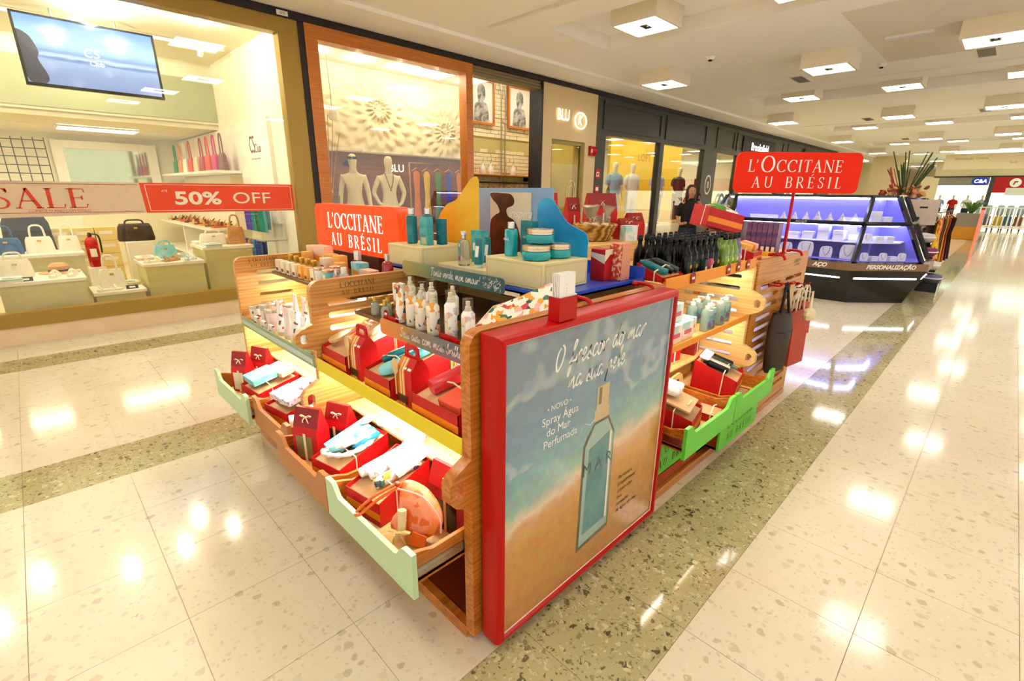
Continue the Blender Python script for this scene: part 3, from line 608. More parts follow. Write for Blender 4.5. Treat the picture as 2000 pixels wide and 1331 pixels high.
nz = N(t, 'ShaderNodeTexNoise', in_Scale=5.0, in_Detail=6.0, in_Roughness=.62, in_Distortion=.5); t.links.new(tc.outputs['Object'], nz.inputs['Vector'])
# shoreline runs up to the right: s = z - slope * x plus noise
ma = N(t, 'ShaderNodeMath', operation='MULTIPLY_ADD', i1=-.16); t.links.new(sp.outputs[0], ma.inputs[0]); t.links.new(sp.outputs[2], ma.inputs[2])
mb = N(t, 'ShaderNodeMath', operation='MULTIPLY_ADD', i1=.16); t.links.new(nz.outputs[0], mb.inputs[0]); t.links.new(ma.outputs[0], mb.inputs[2])
sea = ramp(t, mb.outputs[0], [(.0, 'bb8446'), (.30, 'cd9450'), (.395, 'd2a070'), (.43, 'dcc6a8'), (.455, 'c2b8a0'), (.48, '8fb3a4'), (.58, '76a3a6'), (.72, '7292a6'), (1.0, '80909c')])
fz = N(t, 'ShaderNodeTexWave', in_Scale=.9, in_Distortion=12.0, in_Detail=4.0, in_Detail_Scale=1.6); fz.bands_direction = 'Z'; t.links.new(tc.outputs['Object'], fz.inputs['Vector'])
fm = N(t, 'ShaderNodeMapRange'); fm.inputs[1].default_value = .9; fm.inputs[2].default_value = 1.0; fm.inputs[4].default_value = .3; t.links.new(fz.outputs['Fac'], fm.inputs[0])
gt = N(t, 'ShaderNodeMath', operation='GREATER_THAN', i1=.62); t.links.new(mb.outputs[0], gt.inputs[0]); fmm = N(t, 'ShaderNodeMath', operation='MULTIPLY'); t.links.new(fm.outputs[0], fmm.inputs[0]); t.links.new(gt.outputs[0], fmm.inputs[1])
mx = N(t, 'ShaderNodeMix', data_type='RGBA'); t.links.new(fmm.outputs[0], mx.inputs['Factor']); t.links.new(sea, mx.inputs['A']); mx.inputs['B'].default_value = lin('d8dcd4')
n2 = N(t, 'ShaderNodeTexNoise', in_Scale=28.0, in_Detail=4.0); t.links.new(tc.outputs['Object'], n2.inputs['Vector'])
m3 = N(t, 'ShaderNodeMix', data_type='RGBA', blend_type='OVERLAY'); m3.inputs['Factor'].default_value = .3; t.links.new(mx.outputs['Result'], m3.inputs['A']); t.links.new(n2.outputs['Color'], m3.inputs['B'])
t.links.new(m3.outputs['Result'], b.inputs['Base Color']); b.inputs['Roughness'].default_value = .12; b.inputs['Coat Weight'].default_value = .6; b.inputs['Coat Roughness'].default_value = .04
O('print', G().box(a0 + .03, a1 - .03, yf + .014, yf + .03, b0 + .03, b1 - .03), m, ps)
O('white_edge', G().prism([[(a0 + .029, b0 + .029), (a1 - .029, b0 + .029), (a1 - .029, b1 - .029), (a0 + .029, b1 - .029)], [(a0 + .033, b0 + .033), (a1 - .033, b0 + .033), (a1 - .033, b1 - .033), (a0 + .033, b1 - .033)]], yf + .012, yf + .016, XZ), WHT, ps)
yt = yf + .013
letters(ps, WHT, [('O frescor do mar', (1.45, yt, 1.035), (1, 0, .04), (0, 0, 1), .082, dict(font='script', slant=.2, wx=1.0)), ('na sua pele', (1.42, yt, .945), (1, 0, .04), (0, 0, 1), .076, dict(font='script', slant=.2, wx=1.0)),
  ('• NOVO •', (1.2, yt, .885), (1, 0, 0), (0, 0, 1), .022), ('Spray Água', (1.21, yt, .838), (1, 0, 0), (0, 0, 1), .032), ('do Mar', (1.2, yt, .793), (1, 0, 0), (0, 0, 1), .032), ('Perfumada', (1.215, yt, .748), (1, 0, 0), (0, 0, 1), .032)])
g = G()
for i, s_ in enumerate(('Perfuma e', 'proporciona', 'à pele uma', 'leve', 'sensação', 'de água do mar')): put(g, s_, (1.63, yt, .40 - .034 * i), (1, 0, 0), (0, 0, 1), .02, align='l', slant=.2)
O('lettering', g, mat('poster_ink', '5a3c22', .6), ps)
# printed bottle on the poster: flat shapes
bt = link('printed_bottle', None, ps)
def flat(loop, y, m, nm): return O(nm, G().sheet([loop], lambda u, v, d: (u, y, v)), m, bt)
X0, X1, Zb, Zs = 1.36, 1.565, .2, .70
flat([(X0 - .016, Zb - .02), (X1 + .002, Zb + .0)] + [(X1, Zs - .03), (X1 - .05, Zs + .055), (1.5, Zs + .06), (1.42, Zs + .05), (X0 - .005, Zs - .03)], yt + .0006, mat('bottle_print_edge', '6f6a52', .3), 'outline')
flat([(X0, Zb), (X1 - .008, Zb + .02), (X1 - .006, Zs - .04), (X1 - .055, Zs + .04), (1.425, Zs + .038), (X0 + .008, Zs - .04)], yt, mat('bottle_print_glass', '9fb8b0', .15), 'glass')
flat([(X0 + .02, Zb + .05), (X1 - .03, Zb + .06), (X1 - .035, Zs - .02), (X0 + .035, Zs - .06)], yt - .0006, pattern('bottle_print_liquid', [(0, '3f6a70'), (.45, '5f8f90'), (1, '8fb0a8')], 7, 'noise', .2, .5, 'LINEAR', detail=5.0), 'liquid')
flat([(X1 - .03, Zb + .06), (X1 - .018, Zb + .06), (X1 - .02, Zs - .03), (X1 - .033, Zs - .02)], yt - .001, CREAMP, 'highlight')
flat([(1.415, Zs + .05), (1.515, Zs + .052), (1.515, Zs + .1), (1.505, Zs + .105), (1.505, .9), (1.425, .895), (1.425, Zs + .105), (1.415, Zs + .1)], yt, mat('bottle_print_cap', 'c9b48c', .2), 'cap')
flat([(1.437, Zs + .12), (1.455, Zs + .12), (1.455, .89), (1.437, .89)], yt - .0006, mat('bottle_print_capline', '8a7a5a', .2), 'cap_line')
letters(bt, mat('print_grey', '4e6a68', .4), [('M A R', (1.46, yt - .0016, .53), (1, 0, 0), (0, 0, 1), .055, dict(font='script', wx=1) if False else dict(font='sans'))])
O('pointer', G().tube([(1.33, yt, .745), (1.36, yt, .765), (1.39, yt, .75), (1.42, yt, .765)], .0012, 4), WHT, ps)
# card holder standing on the frame
ch = E('card_holder', (1.212, .978, 1.2), 'red card holder full of white leaflets on the poster frame', 'card holder')
O('cup', G().prism([[(-.045, -.024), (.045, -.024), (.045, .024), (-.045, .024)], [(-.042, -.021), (.042, -.021), (.042, .021), (-.042, .021)]], 0, .078, XY).box(-.042, .042, -.021, .021, 0, .003), RED, ch)
for i in range(7): O('leaflet', lambda: G().box(-.039, .039, -.0016, .0016, 0, .15), WHT, ch, 'leaf', loc=(random.uniform(-.002, .002), -.017 + .0056 * i, .004), rot=(random.uniform(-.02, .03), 0, 0))
letters(ch, MATS['print_grey'], [('• ´ • • — •', (-.02, -.0262, .1), (0, 0, -1), (1, 0, 0), .008)], 'leaflet_print')
# hanging sign on a red post
sg = E('pole_sign', (3.92, 1.12, 1.186), 'red rounded sign with brand lettering on a thin red post', 'sign', rz=math.radians(-45))
O('post', G().tube([(0, 0, 0), (0, 0, .45)], .011, 10).lathe([(.03, 0), (.03, .01), (.012, .02)], 12), RED, sg)
O('panel', G().prism([rrect(-.435, .435, .43, .7, .045, 6)], -.012, .012, XZ), mat('sign_red', 'd82400', .45, spec=.2, emit=.1), sg)
letters(sg, WHT, [("L'", (-.355, -.014, .57), (1, 0, 0), (0, 0, 1), .08, dict(font='serif', align='l')), ('O', (-.268, -.014, .567), (1, 0, 0), (0, 0, 1), .108, dict(font='serif', align='l')), ('CCITANE', (-.158, -.014, .57), (1, 0, 0), (0, 0, 1), .08, dict(font='serif', align='l', track=.1, wx=1.04)), ('AU BRÉSIL', (.0, -.014, .465), (1, 0, 0), (0, 0, 1), .074, dict(font='serif', track=.34))])
# glowing red counter sign
ls = E('lightbox_sign', (1.5, 2.95, 1.192), 'glowing red light box with brand lettering standing on the kiosk counter', 'sign')
O('foot', G().box(-.01, .09, -.3, .3, -.09, .02, .004), DARKB, ls)
O('box', G().prism([rrect(-.53, .56, .02, .32, .05, 6)], 0, .09, YZ), mat('lightbox_red', 'ea3008', .4, emit=.9), ls)
letters(ls, mat('lightbox_letter', 'fffbe8', .5, emit=1.2), [("L'OCCITANE", (-.002, .0, .165), (0, -1, 0), (0, 0, 1), .1, dict(font='serif', track=.06)), ('AU BRÉSIL', (-.002, .0, .05), (0, -1, 0), (0, 0, 1), .082, dict(font='serif', track=.3))])
# ================================================================ GOODS: builders (front of every thing is local -Y, base at z = 0)
R90 = -math.pi / 2
TEALS = [(0, '1f6f78'), (.4, '2f97a0'), (.6, '57b4b4'), (1, '8fc9bd')]
M_TEAL = pattern('teal_water_print', TEALS, 9, 'noise', .35, .4, 'LINEAR', (1, 1, 3)); M_TEALD = pattern('deep_teal_print', [(0, '134a54'), (.5, '1f7480'), (1, '3a9aa2')], 8, 'noise', .3, .4, 'LINEAR', (1, 1, 3))
M_TGEL = mat('teal_gel', '0aa3ac', .18, coat=.4); SILV = mat('silver_cap', 'd8d2c8', .25, .9); COPPER = mat('pale_gold_lid', 'e3c9a4', .25, .8); GOLD = mat('gold_cap', 'd9b24a', .3, .7)
CLEAR = mat('clear_bottle_glass', 'f4fbfb', .05, trans=.9, var=0); FROST = mat('frosted_plastic', 'f6f4ee', .3, trans=.6, var=.02); BLK = mat('black_gloss', '060505', .2, spec=.35); DKG = mat('dark_green_label', '1d3a34', .4)
FLOR = pattern('floral_print', [(0, 'f5efe0'), (.3, 'f6efdf'), (.42, 'e8a23a'), (.63, 'd8453a'), (.7, '3f7a5c'), (.78, 'efb8b0'), (.84, 'f5efe0'), (.95, '3a5560')], 46, 'voronoi', .45)
FLORW = pattern('pale_floral_print', [(0, 'fbfaf6'), (.7, 'fbfaf6'), (.74, 'c9d8ee'), (.8, 'e6b7b0'), (.86, 'b8cf9a'), (.92, 'fbfaf6')], 60, 'voronoi', .45)
LILA = pattern('lilac_flower_print', [(0, 'f4eff6'), (.52, 'f4eff6'), (.58, 'b8a2dc'), (.7, '9078c6'), (.8, 'f4eff6'), (.9, 'd8b8a0')], 70, 'voronoi', .4)
WATER = pattern('aqua_watercolour_print', [(0, 'd9f0ee'), (.35, '9fdce0'), (.55, '6ccbd6'), (.75, 'bfe3cf'), (1, 'f1d9d0')], 12, 'noise', .4, .4, 'LINEAR', detail=4.0)
BASKETP = pattern('red_weave_print', [(0, 'c8402c'), (.4, 'd6604a'), (.62, 'e8b48a'), (1, 'f0cfa8')], 60, 'wave', .5, .3, 'LINEAR', (1, 1, 1), detail=6.0)
ORGB = pattern('orange_box_print', [(0, 'f0a238'), (.5, 'f4b75c'), (1, 'f7cf8c')], 14, 'noise', .4, .4, 'LINEAR'); PINKP = pattern('peach_box_print', [(0, 'f0b79c'), (.6, 'f4cdb0'), (1, 'f2d9a8')], 12, 'noise', .4, .4, 'LINEAR')
PURP = pattern('violet_box_print', [(0, '3a2a5a'), (.4, '5c3f78'), (.65, '8a5a7a'), (1, 'c08468')], 10, 'noise', .35, .4, 'LINEAR', (1, 1, 2)); PINK = mat('pink_card', 'e8566e', .5); RIB = mat('cream_ribbon', 'ecdcb6', .6); WRIB = mat('white_ribbon', 'fbf8f2', .6)
ROPE = mat('white_rope', 'f4f1ea', .8, bump=.6); WOODS = wood('spoon_wood', 'c89c5e', 'dbb67c', 'e8cb98', 2); GREENL = mat('green_liquid', '8db83a', .15, trans=.4, coat=.4); CELLO = thin_glass('cellophane', 'fdfaf0'); MINTC = pattern('mint_white_print', [(0, '7fd3d2'), (.42, 'b6e6e2'), (.5, 'fbf8fb'), (.8, 'fbf8fb'), (.85, 'f0c65c'), (1, 'e6a0c4')], 7, 'noise', .4, .4, 'LINEAR')
COR = mat('coral_print', 'd8607c', .5); BRN = mat('brown_print', '5a3a20', .5)
def seam(par, w, d, h, m, key):
    O('flap', lambda: G().box(-w / 2 + .002, w / 2 - .002, -d / 2 + .001, -d / 2 + .012, h - .0002, h + .0012), m, par, key)
def carton(loc, rz, w, d, h, m, lab, cat='carton', group=None, mark=WHT, mk=.5, rot=None, name='carton', txt=None, tm=None):
    t = E(name, loc, lab, cat, group, rz, rot); k = 'ct%s%s%s%s' % (w, d, h, m.name)
    O('body', lambda: G().cb(0, 0, 0, w, d, h, .0015), m, t, k); seam(t, w, d, h, m, k + 'f')
    if mark: O('label', lambda: G().box(-w * .32, w * .32, -d / 2 - .0008, -d / 2, h * (mk - .12), h * (mk + .12)), mark, t, k + mark.name + str(mk))
    if txt: letters(t, tm or MATS['poster_ink'], [(txt, (0, -d / 2 - .0016, h * mk - .004), (1, 0, 0), (0, 0, 1), min(w * .16, .014))])
    return t
def bottle(loc, rz, prof, m, cap, cm, lab, cat='bottle', group=None, band=None, name='bottle', n=18, txt=None, key=None, sc=None, extra=None):
    """prof: body lathe; cap: cap lathe; band: (z0, z1, radius, material, half angle)"""
    t = E(name, loc, lab, cat, group, rz, sc=sc); key = key or lab
    O('body', lambda: G().lathe(prof, n), m, t, key + 'b'); O('cap', lambda: G().lathe(cap, n), cm, t, key + 'c')
    if band:
        z0, z1, r, bm, ha = band
        def bg():
            g = G(); A = [-math.pi / 2 + ha * (i / 6 - 1) for i in range(13)]
            return g.grid([[(r * math.cos(a), r * math.sin(a), z) for a in A] for z in (z0, z1)])
        O('label', bg, bm, t, key + 'l')
    if extra: extra(t, key)
    if txt: letters(t, txt[1], [(txt[0], (0, -txt[2], txt[3]), (1, 0, 0), (0, 0, 1), txt[4])])
    return t
def cyl(r, z0, z1, b=.003): return [(r - b, z0), (r, z0 + b), (r, z1 - b), (r - b, z1)]
def tube_item(loc, rz, r, h, m, cm, lab, group=None, cap=.018, rot=None, name='cream_tube', flat=1.15, txt=None):
    t = E(name, loc, lab, 'tube', group, rz, rot); k = 'tb%s%s%s' % (r, h, m.name)
    def bd():
        rows = []
        for i in range(7):
            f = i / 6; z = cap + (h - cap) * f; a = r * (1 + (flat - 1) * f); b_ = r * (1 - f) + .0015
            rows.append([(a * math.cos(2 * math.pi * j / 14), b_ * math.sin(2 * math.pi * j / 14), z) for j in range(14)])
        g = G().grid(rows, True); return g.box(-r * flat, r * flat, -.0015, .0015, h, h + .006)
    O('body', bd, m, t, k); O('cap', lambda: G().lathe(cyl(r * .86, 0, cap), 14), cm, t, k + 'c' + cm.name)
    O('label', lambda: G().grid([[(r * 1.0 * .6 * (j / 3 - 1), -r * (1 - f) * math.sqrt(1 - (.6 * (j / 3 - 1)) ** 2) - .0028, cap + (h - cap) * f) for j in range(7)] for f in (.3, .75)]), WHT, t, k + 'l')
    return t
def jar(loc, r, h, m, lid, lab, name='jar', group=None, wide=1.0):
    t = E(name, loc, lab, 'jar', group)
    O('body', lambda: G().lathe([(r * .75, 0), (r * .95, .004), (r * 1.04, h * .3), (r, h * .6), (r * .9, h * .66)], 24), m, t, 'jb%s%s' % (r, m.name))
    O('lid', lambda: G().lathe([(r * .9, h * .64), (r * .97, h * .66), (r * .97, h * .78), (r * .93, h * .79), (r * .93, h * .82), (r * .97, h * .83), (r * .97, h * .98), (r * .9, h)], 24), lid, t, 'jl%s%s' % (r, h))
    return t
def bow(par, x, y, z, s, m, tails=True, key=None):
    def bg():
        g = G()
        for q in (-1, 1):
            P = [(0, 0, 0), (q * s * .6, -s * .15, s * .35), (q * s, 0, s * .15), (q * s * .6, s * .1, -s * .1), (0, 0, 0)]
            c = smooth_path(P, 4); g.grid([[p + Vector((0, d, 0)) for p in c] for d in (-s * .14, s * .14)])
            if tails: c = smooth_path([(0, 0, 0), (q * s * .4, -s * .2, -s * .5), (q * s * .55, -s * .1, -s * 1.1)], 4); g.grid([[p + Vector((d, 0, 0)) for p in c] for d in (-s * .12, s * .12)])
        return g.lathe([(0, -s * .14), (s * .17, -s * .05), (s * .17, s * .08), (0, s * .16)], 8)
    return O('bow', bg, m, par, 'bow%s%s%s' % (s, m.name, tails), loc=(x, y, z))
def gable(loc, rz, lab, w=.1, d=.085, h=.145, group=None, spoon=False, sc=None):
    """red handled gift carton with orange and cream stripes on its end"""
    t = E('gift_carton', loc, lab, 'gift box', group, rz, sc=sc)
    def body():
        g = G(); g.prism([[(-d / 2, 0), (d / 2, 0), (d / 2, h), (.012, h + .045), (-.012, h + .045), (-d / 2, h)]], -w / 2, w / 2, lambda u, v, q: (q, u, v)); return g
    O('body', body, REDP, t, 'gbb')
    O('handle', lambda: G().prism([[(-w / 2, h + .03), (w / 2, h + .03), (w / 2 - .008, h + .085), (w / 2 - .02, h + .095), (-w / 2 + .02, h + .095), (-w / 2 + .008, h + .085)], rrect(-.028, .028, h + .052, h + .078, .012, 4)], -.004, .004, lambda u, v, q: (u, q, v)), REDP, t, 'gbh')
    for i, (u, ww, m) in enumerate(((0, .02, ORG), (.021, .007, CREAMP), (.029, .01, ORG), (.04, .007, CREAMP), (.048, .006, ORG))):
        x0, x1 = -w / 2 + .002 + u, -w / 2 + .002 + u + ww
        O('stripe', lambda: G().box(x0, x1, -d / 2 - .001, -d / 2, .001, h).add([(x0, -d / 2 - .001, h), (x1, -d / 2 - .001, h), (x1, -.0135, h + .0445), (x0, -.0135, h + .0445)], [(0, 1, 2, 3)]), m, t, 'gbs%d' % i)
    for i in range(2): O('print', lambda: G().add([(-.01 + .03 * i, -d / 2 + .009, h + .0145), (.012 + .03 * i, -d / 2 + .009, h + .0145), (.012 + .03 * i, -d / 2 + .003, h + .0068), (-.01 + .03 * i, -d / 2 + .003, h + .0068)], [(3, 2, 1, 0)]), WHT, t, 'gbp%d' % i)
    O('label', lambda: G().box(-w / 2 + .004, w / 2 - .03, -d / 2 - .002, -d / 2 - .001, .012, .045), BRN, t, 'gbl')
    if spoon:
        sp_ = O('spoon', lambda: G().lathe([(0, 0), (.016, .01), (.022, .03), (.018, .052), (.006, .066), (.005, .15)], 12, sy=.3), WOODS, t, 'spoon', loc=(-w / 2 + .006, -d / 2 - .009, .19), rot=(math.pi, 0, 0))
    return t
def tray_box(loc, rz, lab, w=.16, d=.24, h0=.06, h1=.12, rot=None, m=None, name='gift_tray', ribbon=RIB, cat='gift box', win=False, group=None):
    """open red gift tray, low at the front, tied with ribbon; returns the thing and a function giving heights along its fill"""
    t = E(name, loc, lab, cat, group, rz, rot); m = m or REDP; k = '%s%s%s%s%s' % (w, d, h0, h1, m.name); th = .003
    def wl():
        g = G()
        for s_ in (-1, 1): g.prism([[(-d / 2, 0), (d / 2, 0), (d / 2, h1), (-d / 2, h0)]], s_ * w / 2 - th * (s_ > 0), s_ * w / 2 + th * (s_ < 0), lambda u, v, q: (q, u, v))
        g.box(-w / 2, w / 2, -d / 2, -d / 2 + th, 0, h0).box(-w / 2, w / 2, d / 2 - th, d / 2, 0, h1).box(-w / 2, w / 2, -d / 2, d / 2, 0, th); return g
    O('walls', wl, m, t, 'tw' + k)
    hz = lambda y: h0 + (h1 - h0) * (y + d / 2) / d
    O('filling', lambda: G().add([(-w / 2 + th, -d / 2 + th, h0 * .82), (w / 2 - th, -d / 2 + th, h0 * .82), (w / 2 - th, d / 2 - th, h1 * .88), (-w / 2 + th, d / 2 - th, h1 * .88)], [(0, 1, 2, 3)]), KRAFT, t, 'tf' + k)
    O('band', lambda: G().box(-w / 2 - .001, w / 2 + .001, -d / 2 - .0012, -d / 2, h0 * .25, h0 * .55), ORG, t, 'tbn' + k)
    if ribbon:
        y = -d * .18; O('ribbon', lambda: G().tube([(-w / 2 - .002, y, 0), (-w / 2 - .002, y, hz(y) + .006), (0, y, hz(y) + .03), (w / 2 + .002, y, hz(y) + .006), (w / 2 + .002, y, 0)], .0035, 5), ribbon, t, 'tr' + k + ribbon.name)
    return t, (lambda y: (h0 * .82 + (h1 * .88 - h0 * .82) * (y + d / 2) / d)), math.atan2(h1 * .88 - h0 * .82, d)
def tent(loc, rz, lab, w=.13, d=.07, h=.2, m=None, window=None, ribbon=RIB, rot=None, name='gift_pouch', cat='gift bag', lean=0, bowz=.8):
    """tent-shaped red carton pouch with ribbon bow"""
    t = E(name, loc, lab, cat, None, rz, rot); m = m or REDP
    O('body', G().prism([[(-d / 2, 0), (d / 2, 0), (d / 2, h * .55), (.006, h), (-.006, h), (-d / 2, h * .55)]], -w / 2, w / 2, lambda u, v, q: (q, u, v)), m, t)
    O('flap', G().add([(-w / 2 - .001, -.007, h + .001), (w / 2 + .001, -.007, h + .001), (w / 2 + .001, -d * .4, h * .66), (-w / 2 - .001, -d * .4, h * .66), (-w / 2 - .001, .007, h + .001), (w / 2 + .001, .007, h + .001)], [(0, 3, 2, 1), (0, 1, 5, 4)]), DRED if m is REDP else REDP, t)
    if window: O('window', G().box(-w * .38, w * .28, -d / 2 - .0015, -d / 2, h * .06, h * .5), window, t)
    if ribbon:
        O('ribbon', G().box(-.006, .006, -d / 2 - .004, -d / 2 - .002, 0, h * .56), ribbon, t); bow(t, 0, -d * .28, h * bowz, .03, ribbon)
    return t
def block(name, x0, x1, y0, y1, z0, z1, m, lab, cat, line=None):
    t = E(name, ((x0 + x1) / 2, (y0 + y1) / 2, z0), lab, cat); w, d, h = x1 - x0, y1 - y0, z1 - z0
    O('body', G().cb(0, 0, 0, w, d, h, .003), m, t)
    if line:
        q = .012
        if h > .06:
            O('groove', G().prism([[(-w / 2 + q, q), (w / 2 - q, q), (w / 2 - q, h - q), (-w / 2 + q, h - q)], [(-w / 2 + q + .001, q + .001), (w / 2 - q - .001, q + .001), (w / 2 - q - .001, h - q - .001), (-w / 2 + q + .001, h - q - .001)]], -d / 2 - .0006, -d / 2, XZ), line, t)
            O('groove', G().prism([[(-d / 2 + q, q), (d / 2 - q, q), (d / 2 - q, h - q), (-d / 2 + q, h - q)], [(-d / 2 + q + .001, q + .001), (d / 2 - q - .001, q + .001), (d / 2 - q - .001, h - q - .001), (-d / 2 + q + .001, h - q - .001)]], -w / 2 - .0006, -w / 2, YZ), line, t)
    return t
def spray(par, key, z, r=.012, m=None, h=.045, rc=.02):
    O('pump', lambda: G().lathe([(r, z), (r, z + h * .35), (r * .6, z + h * .4), (r * .75, z + h * .55), (r * .75, z + h * .8), (0, z + h * .82)], 12), WHITE, par, key + 'p')
    O('overcap', lambda: G().lathe([(rc, z + .001), (rc, z + h), (rc * .92, z + h * 1.04), (0, z + h * 1.04)], 16), thin_glass('clear_cap', 'f4f2ea'), par, key + 'o')
# ---------------------------------------------------------------- top display: blue tray with wave fins
BLUE = mat('blue_lacquer', '1750c8', .3, coat=.3); BLUED = mat('deep_blue', '1c2f9c', .35)
dt = E('display_tray', (0, 0, 0), 'bright blue counter display tray with a yellow and a sky-blue wave fin', 'display tray')
O('tray', G().box(1.40, 2.04, 1.16, 2.42, 1.2, 1.208).box(1.40, 1.406, 1.16, 2.42, 1.2, 1.222).box(1.40, 2.04, 1.16, 1.166, 1.2, 1.222).box(2.034, 2.04, 1.16, 1.5, 1.2, 1.27), BLUE, dt)
fin = [(1.303, 1.208)] + [(p.x, p.y) for p in smooth_path([(1.303, 1.40, 0), (1.32, 1.43, 0), (1.37, 1.45, 0), (1.43, 1.475, 0), (1.48, 1.53, 0), (1.53, 1.575, 0), (1.59, 1.565, 0), (1.61, 1.52, 0)], 4)] + [(1.61, 1.208)]
O('wave_fin', G().prism([fin], 1.77, 1.776, YZ), pattern('sky_wave_print', [(0, 'd8c9a2'), (.2, '2a78b0'), (.45, '1a8ac8'), (.7, '35b4e6'), (1, '48bdea')], 1.6, 'noise', .3, .4, 'LINEAR', (1, .6, 3), detail=2.0), dt)
fin = [(2.04, 1.208), (2.042, 1.66)] + [(p.x, p.y) for p in smooth_path([(2.06, 1.68, 0), (2.1, 1.67, 0), (2.16, 1.62, 0), (2.23, 1.56, 0), (2.32, 1.53, 0), (2.39, 1.47, 0), (2.41, 1.4, 0)], 4)] + [(2.41, 1.208)]
O('wave_fin', G().prism([fin], 1.77, 1.776, YZ), pattern('sand_wave_print', [(0, 'c8961e'), (.5, 'e2b32a'), (1, 'f2cf4c')], 4, 'noise', .35, .4, 'LINEAR'), dt)
O('back_panel', G().box(1.998, 2.006, 1.71, 2.32, 1.208, 1.625), pattern('pale_blue_print', [(0, '7fa2c8'), (1, '94b4d4')], 2, 'noise', .4, .4, 'LINEAR'), dt)
pic = O('photo_print', G().box(1.992, 1.998, 1.86, 2.19, 1.215, 1.6), mat('photo_paper', 'd8ccb4', .3), dt)
sil = smooth_path([(2.19, 1.22, 0), (2.19, 1.42, 0), (2.15, 1.47, 0), (2.11, 1.49, 0), (2.13, 1.53, 0), (2.17, 1.56, 0), (2.185, 1.595, 0), (2.08, 1.595, 0), (2.02, 1.59, 0), (1.99, 1.56, 0), (2.0, 1.53, 0), (2.05, 1.51, 0), (2.04, 1.47, 0), (1.98, 1.44, 0), (1.94, 1.36, 0), (1.92, 1.22, 0)], 4)
O('figure_print', G().sheet([[(p.x, p.y) for p in sil]], lambda u, v, d: (1.9915, u, v)), pattern('figure_tones', [(0, '24100a'), (.5, '4a2414'), (.75, '7a3a1c'), (1, 'a85c30')], 9, 'noise', .3, .4, 'LINEAR', detail=4.0), pic)
letters(pic, WHT, [('inspira', (1.9905, 1.94, 1.465), (0, -1, 0), (0, 0, 1), .05, dict(font='script', slant=.2) if False else dict(font='sans', slant=.3))])
GRV = mat('box_groove', 'a8935a', .6)
block('display_block', 1.46, 1.755, 1.285, 1.64, 1.209, 1.325, CREAMB, 'cream wooden display block under the teal jars', 'display block', GRV)
block('display_block', 1.5, 1.76, 1.655, 2.06, 1.209, 1.245, CREAMB, 'low cream display board under the clear perfume bottle and tubes', 'display block', GRV)
block('display_block', 1.42, 1.71, 2.09, 2.41, 1.209, 1.325, CREAMB, 'cream wooden display block under the dark teal bottle and cartons', 'display block', GRV)
bottle((1.51, 2.30, 1.325), R90, cyl(.03, 0, .15, .006) , M_TEALD, [(.016, .15), (.016, .155), (.019, .158), (.019, .185), (.015, .188)], SILV, 'dark teal shower bottle with silver cap, on the far cream block', band=(.05, .09, .0305, mat('teal_label', '2a8a90', .4), 1.0))
tb_ = [((1.525, 2.185, 1.325), .062, .044, .135), ((1.60, 2.15, 1.325), .05, .04, .13)]
carton(tb_[0][0], R90, .07, .04, .145, M_TEAL, 'upright teal carton beside the dark teal bottle on the far block', mark=mat('sand_print', 'b9b08c', .5), mk=.16)
bottle((1.585, 2.255, 1.325), R90, cyl(.026, 0, .155, .006), M_TEALD, [(.015, .155), (.018, .158), (.018, .186), (.014, .19)], SILV, 'second teal bottle with silver cap, behind the cartons', band=(.05, .09, .0265, MATS['teal_label'], 1.0))
carton(tb_[1][0], R90, .05, .036, .135, M_TEALD, 'slim deep teal carton at the block edge, next to the sand-based carton', mark=MATS['teal_label'])
bottle((1.54, 1.89, 1.245), R90, [(.026, 0), (.03, .004), (.03, .105), (.026, .12), (.012, .13), (.012, .138)], CLEAR, [(.011, .136), (.011, .15), (.015, .152), (.015, .166), (.013, .17)], SILV, 'clear glass perfume bottle with red dot, on the low cream board', band=(.03, .048, .0305, RED, .18), txt=('M', MATS['print_grey'], .031, .075, .02))
carton((1.68, 1.93, 1.245), R90, .08, .05, .165, M_TEAL, 'tall teal carton standing behind the clear perfume bottle')
tube_item((1.545, 1.785, 1.245), R90, .021, .135, M_TEALD, MINTC, 'teal cream tube nearest to the jars on the low board')
tube_item((1.62, 1.80, 1.245), R90, .019, .135, M_TEALD, MINTC, 'teal cream tube just behind the front one')
tube_item((1.70, 1.70, 1.245), R90, .021, .125, M_TEALD, MINTC, 'teal cream tube standing alone beside the silhouette photo')
bottle((1.545, 1.56, 1.325), R90, [(.026, 0), (.03, .003), (.03, .112), (.026, .118), (.014, .12)], M_TGEL, [(.014, .119), (.017, .122), (.017, .148), (.013, .15)], SILV, 'bright turquoise shower gel bottle beside the jars', txt=('MAR', WHT, .031, .07, .012))
carton((1.68, 1.575, 1.325), R90, .07, .05, .15, M_TEALD, 'dark teal carton behind the turquoise gel bottle', txt='MAR', tm=WHT, mark=None, mk=.5)
jar((1.53, 1.392, 1.325), .062, .062, M_TGEL, COPPER, 'turquoise jar with pale gold lid, front one of the three')
jar((1.66, 1.385, 1.325), .062, .062, M_TGEL, COPPER, 'turquoise jar with pale gold lid, against the sky-blue fin')
jar((1.595, 1.43, 1.388), .062, .062, M_TGEL, COPPER, 'turquoise jar with pale gold lid, stacked on the other two')
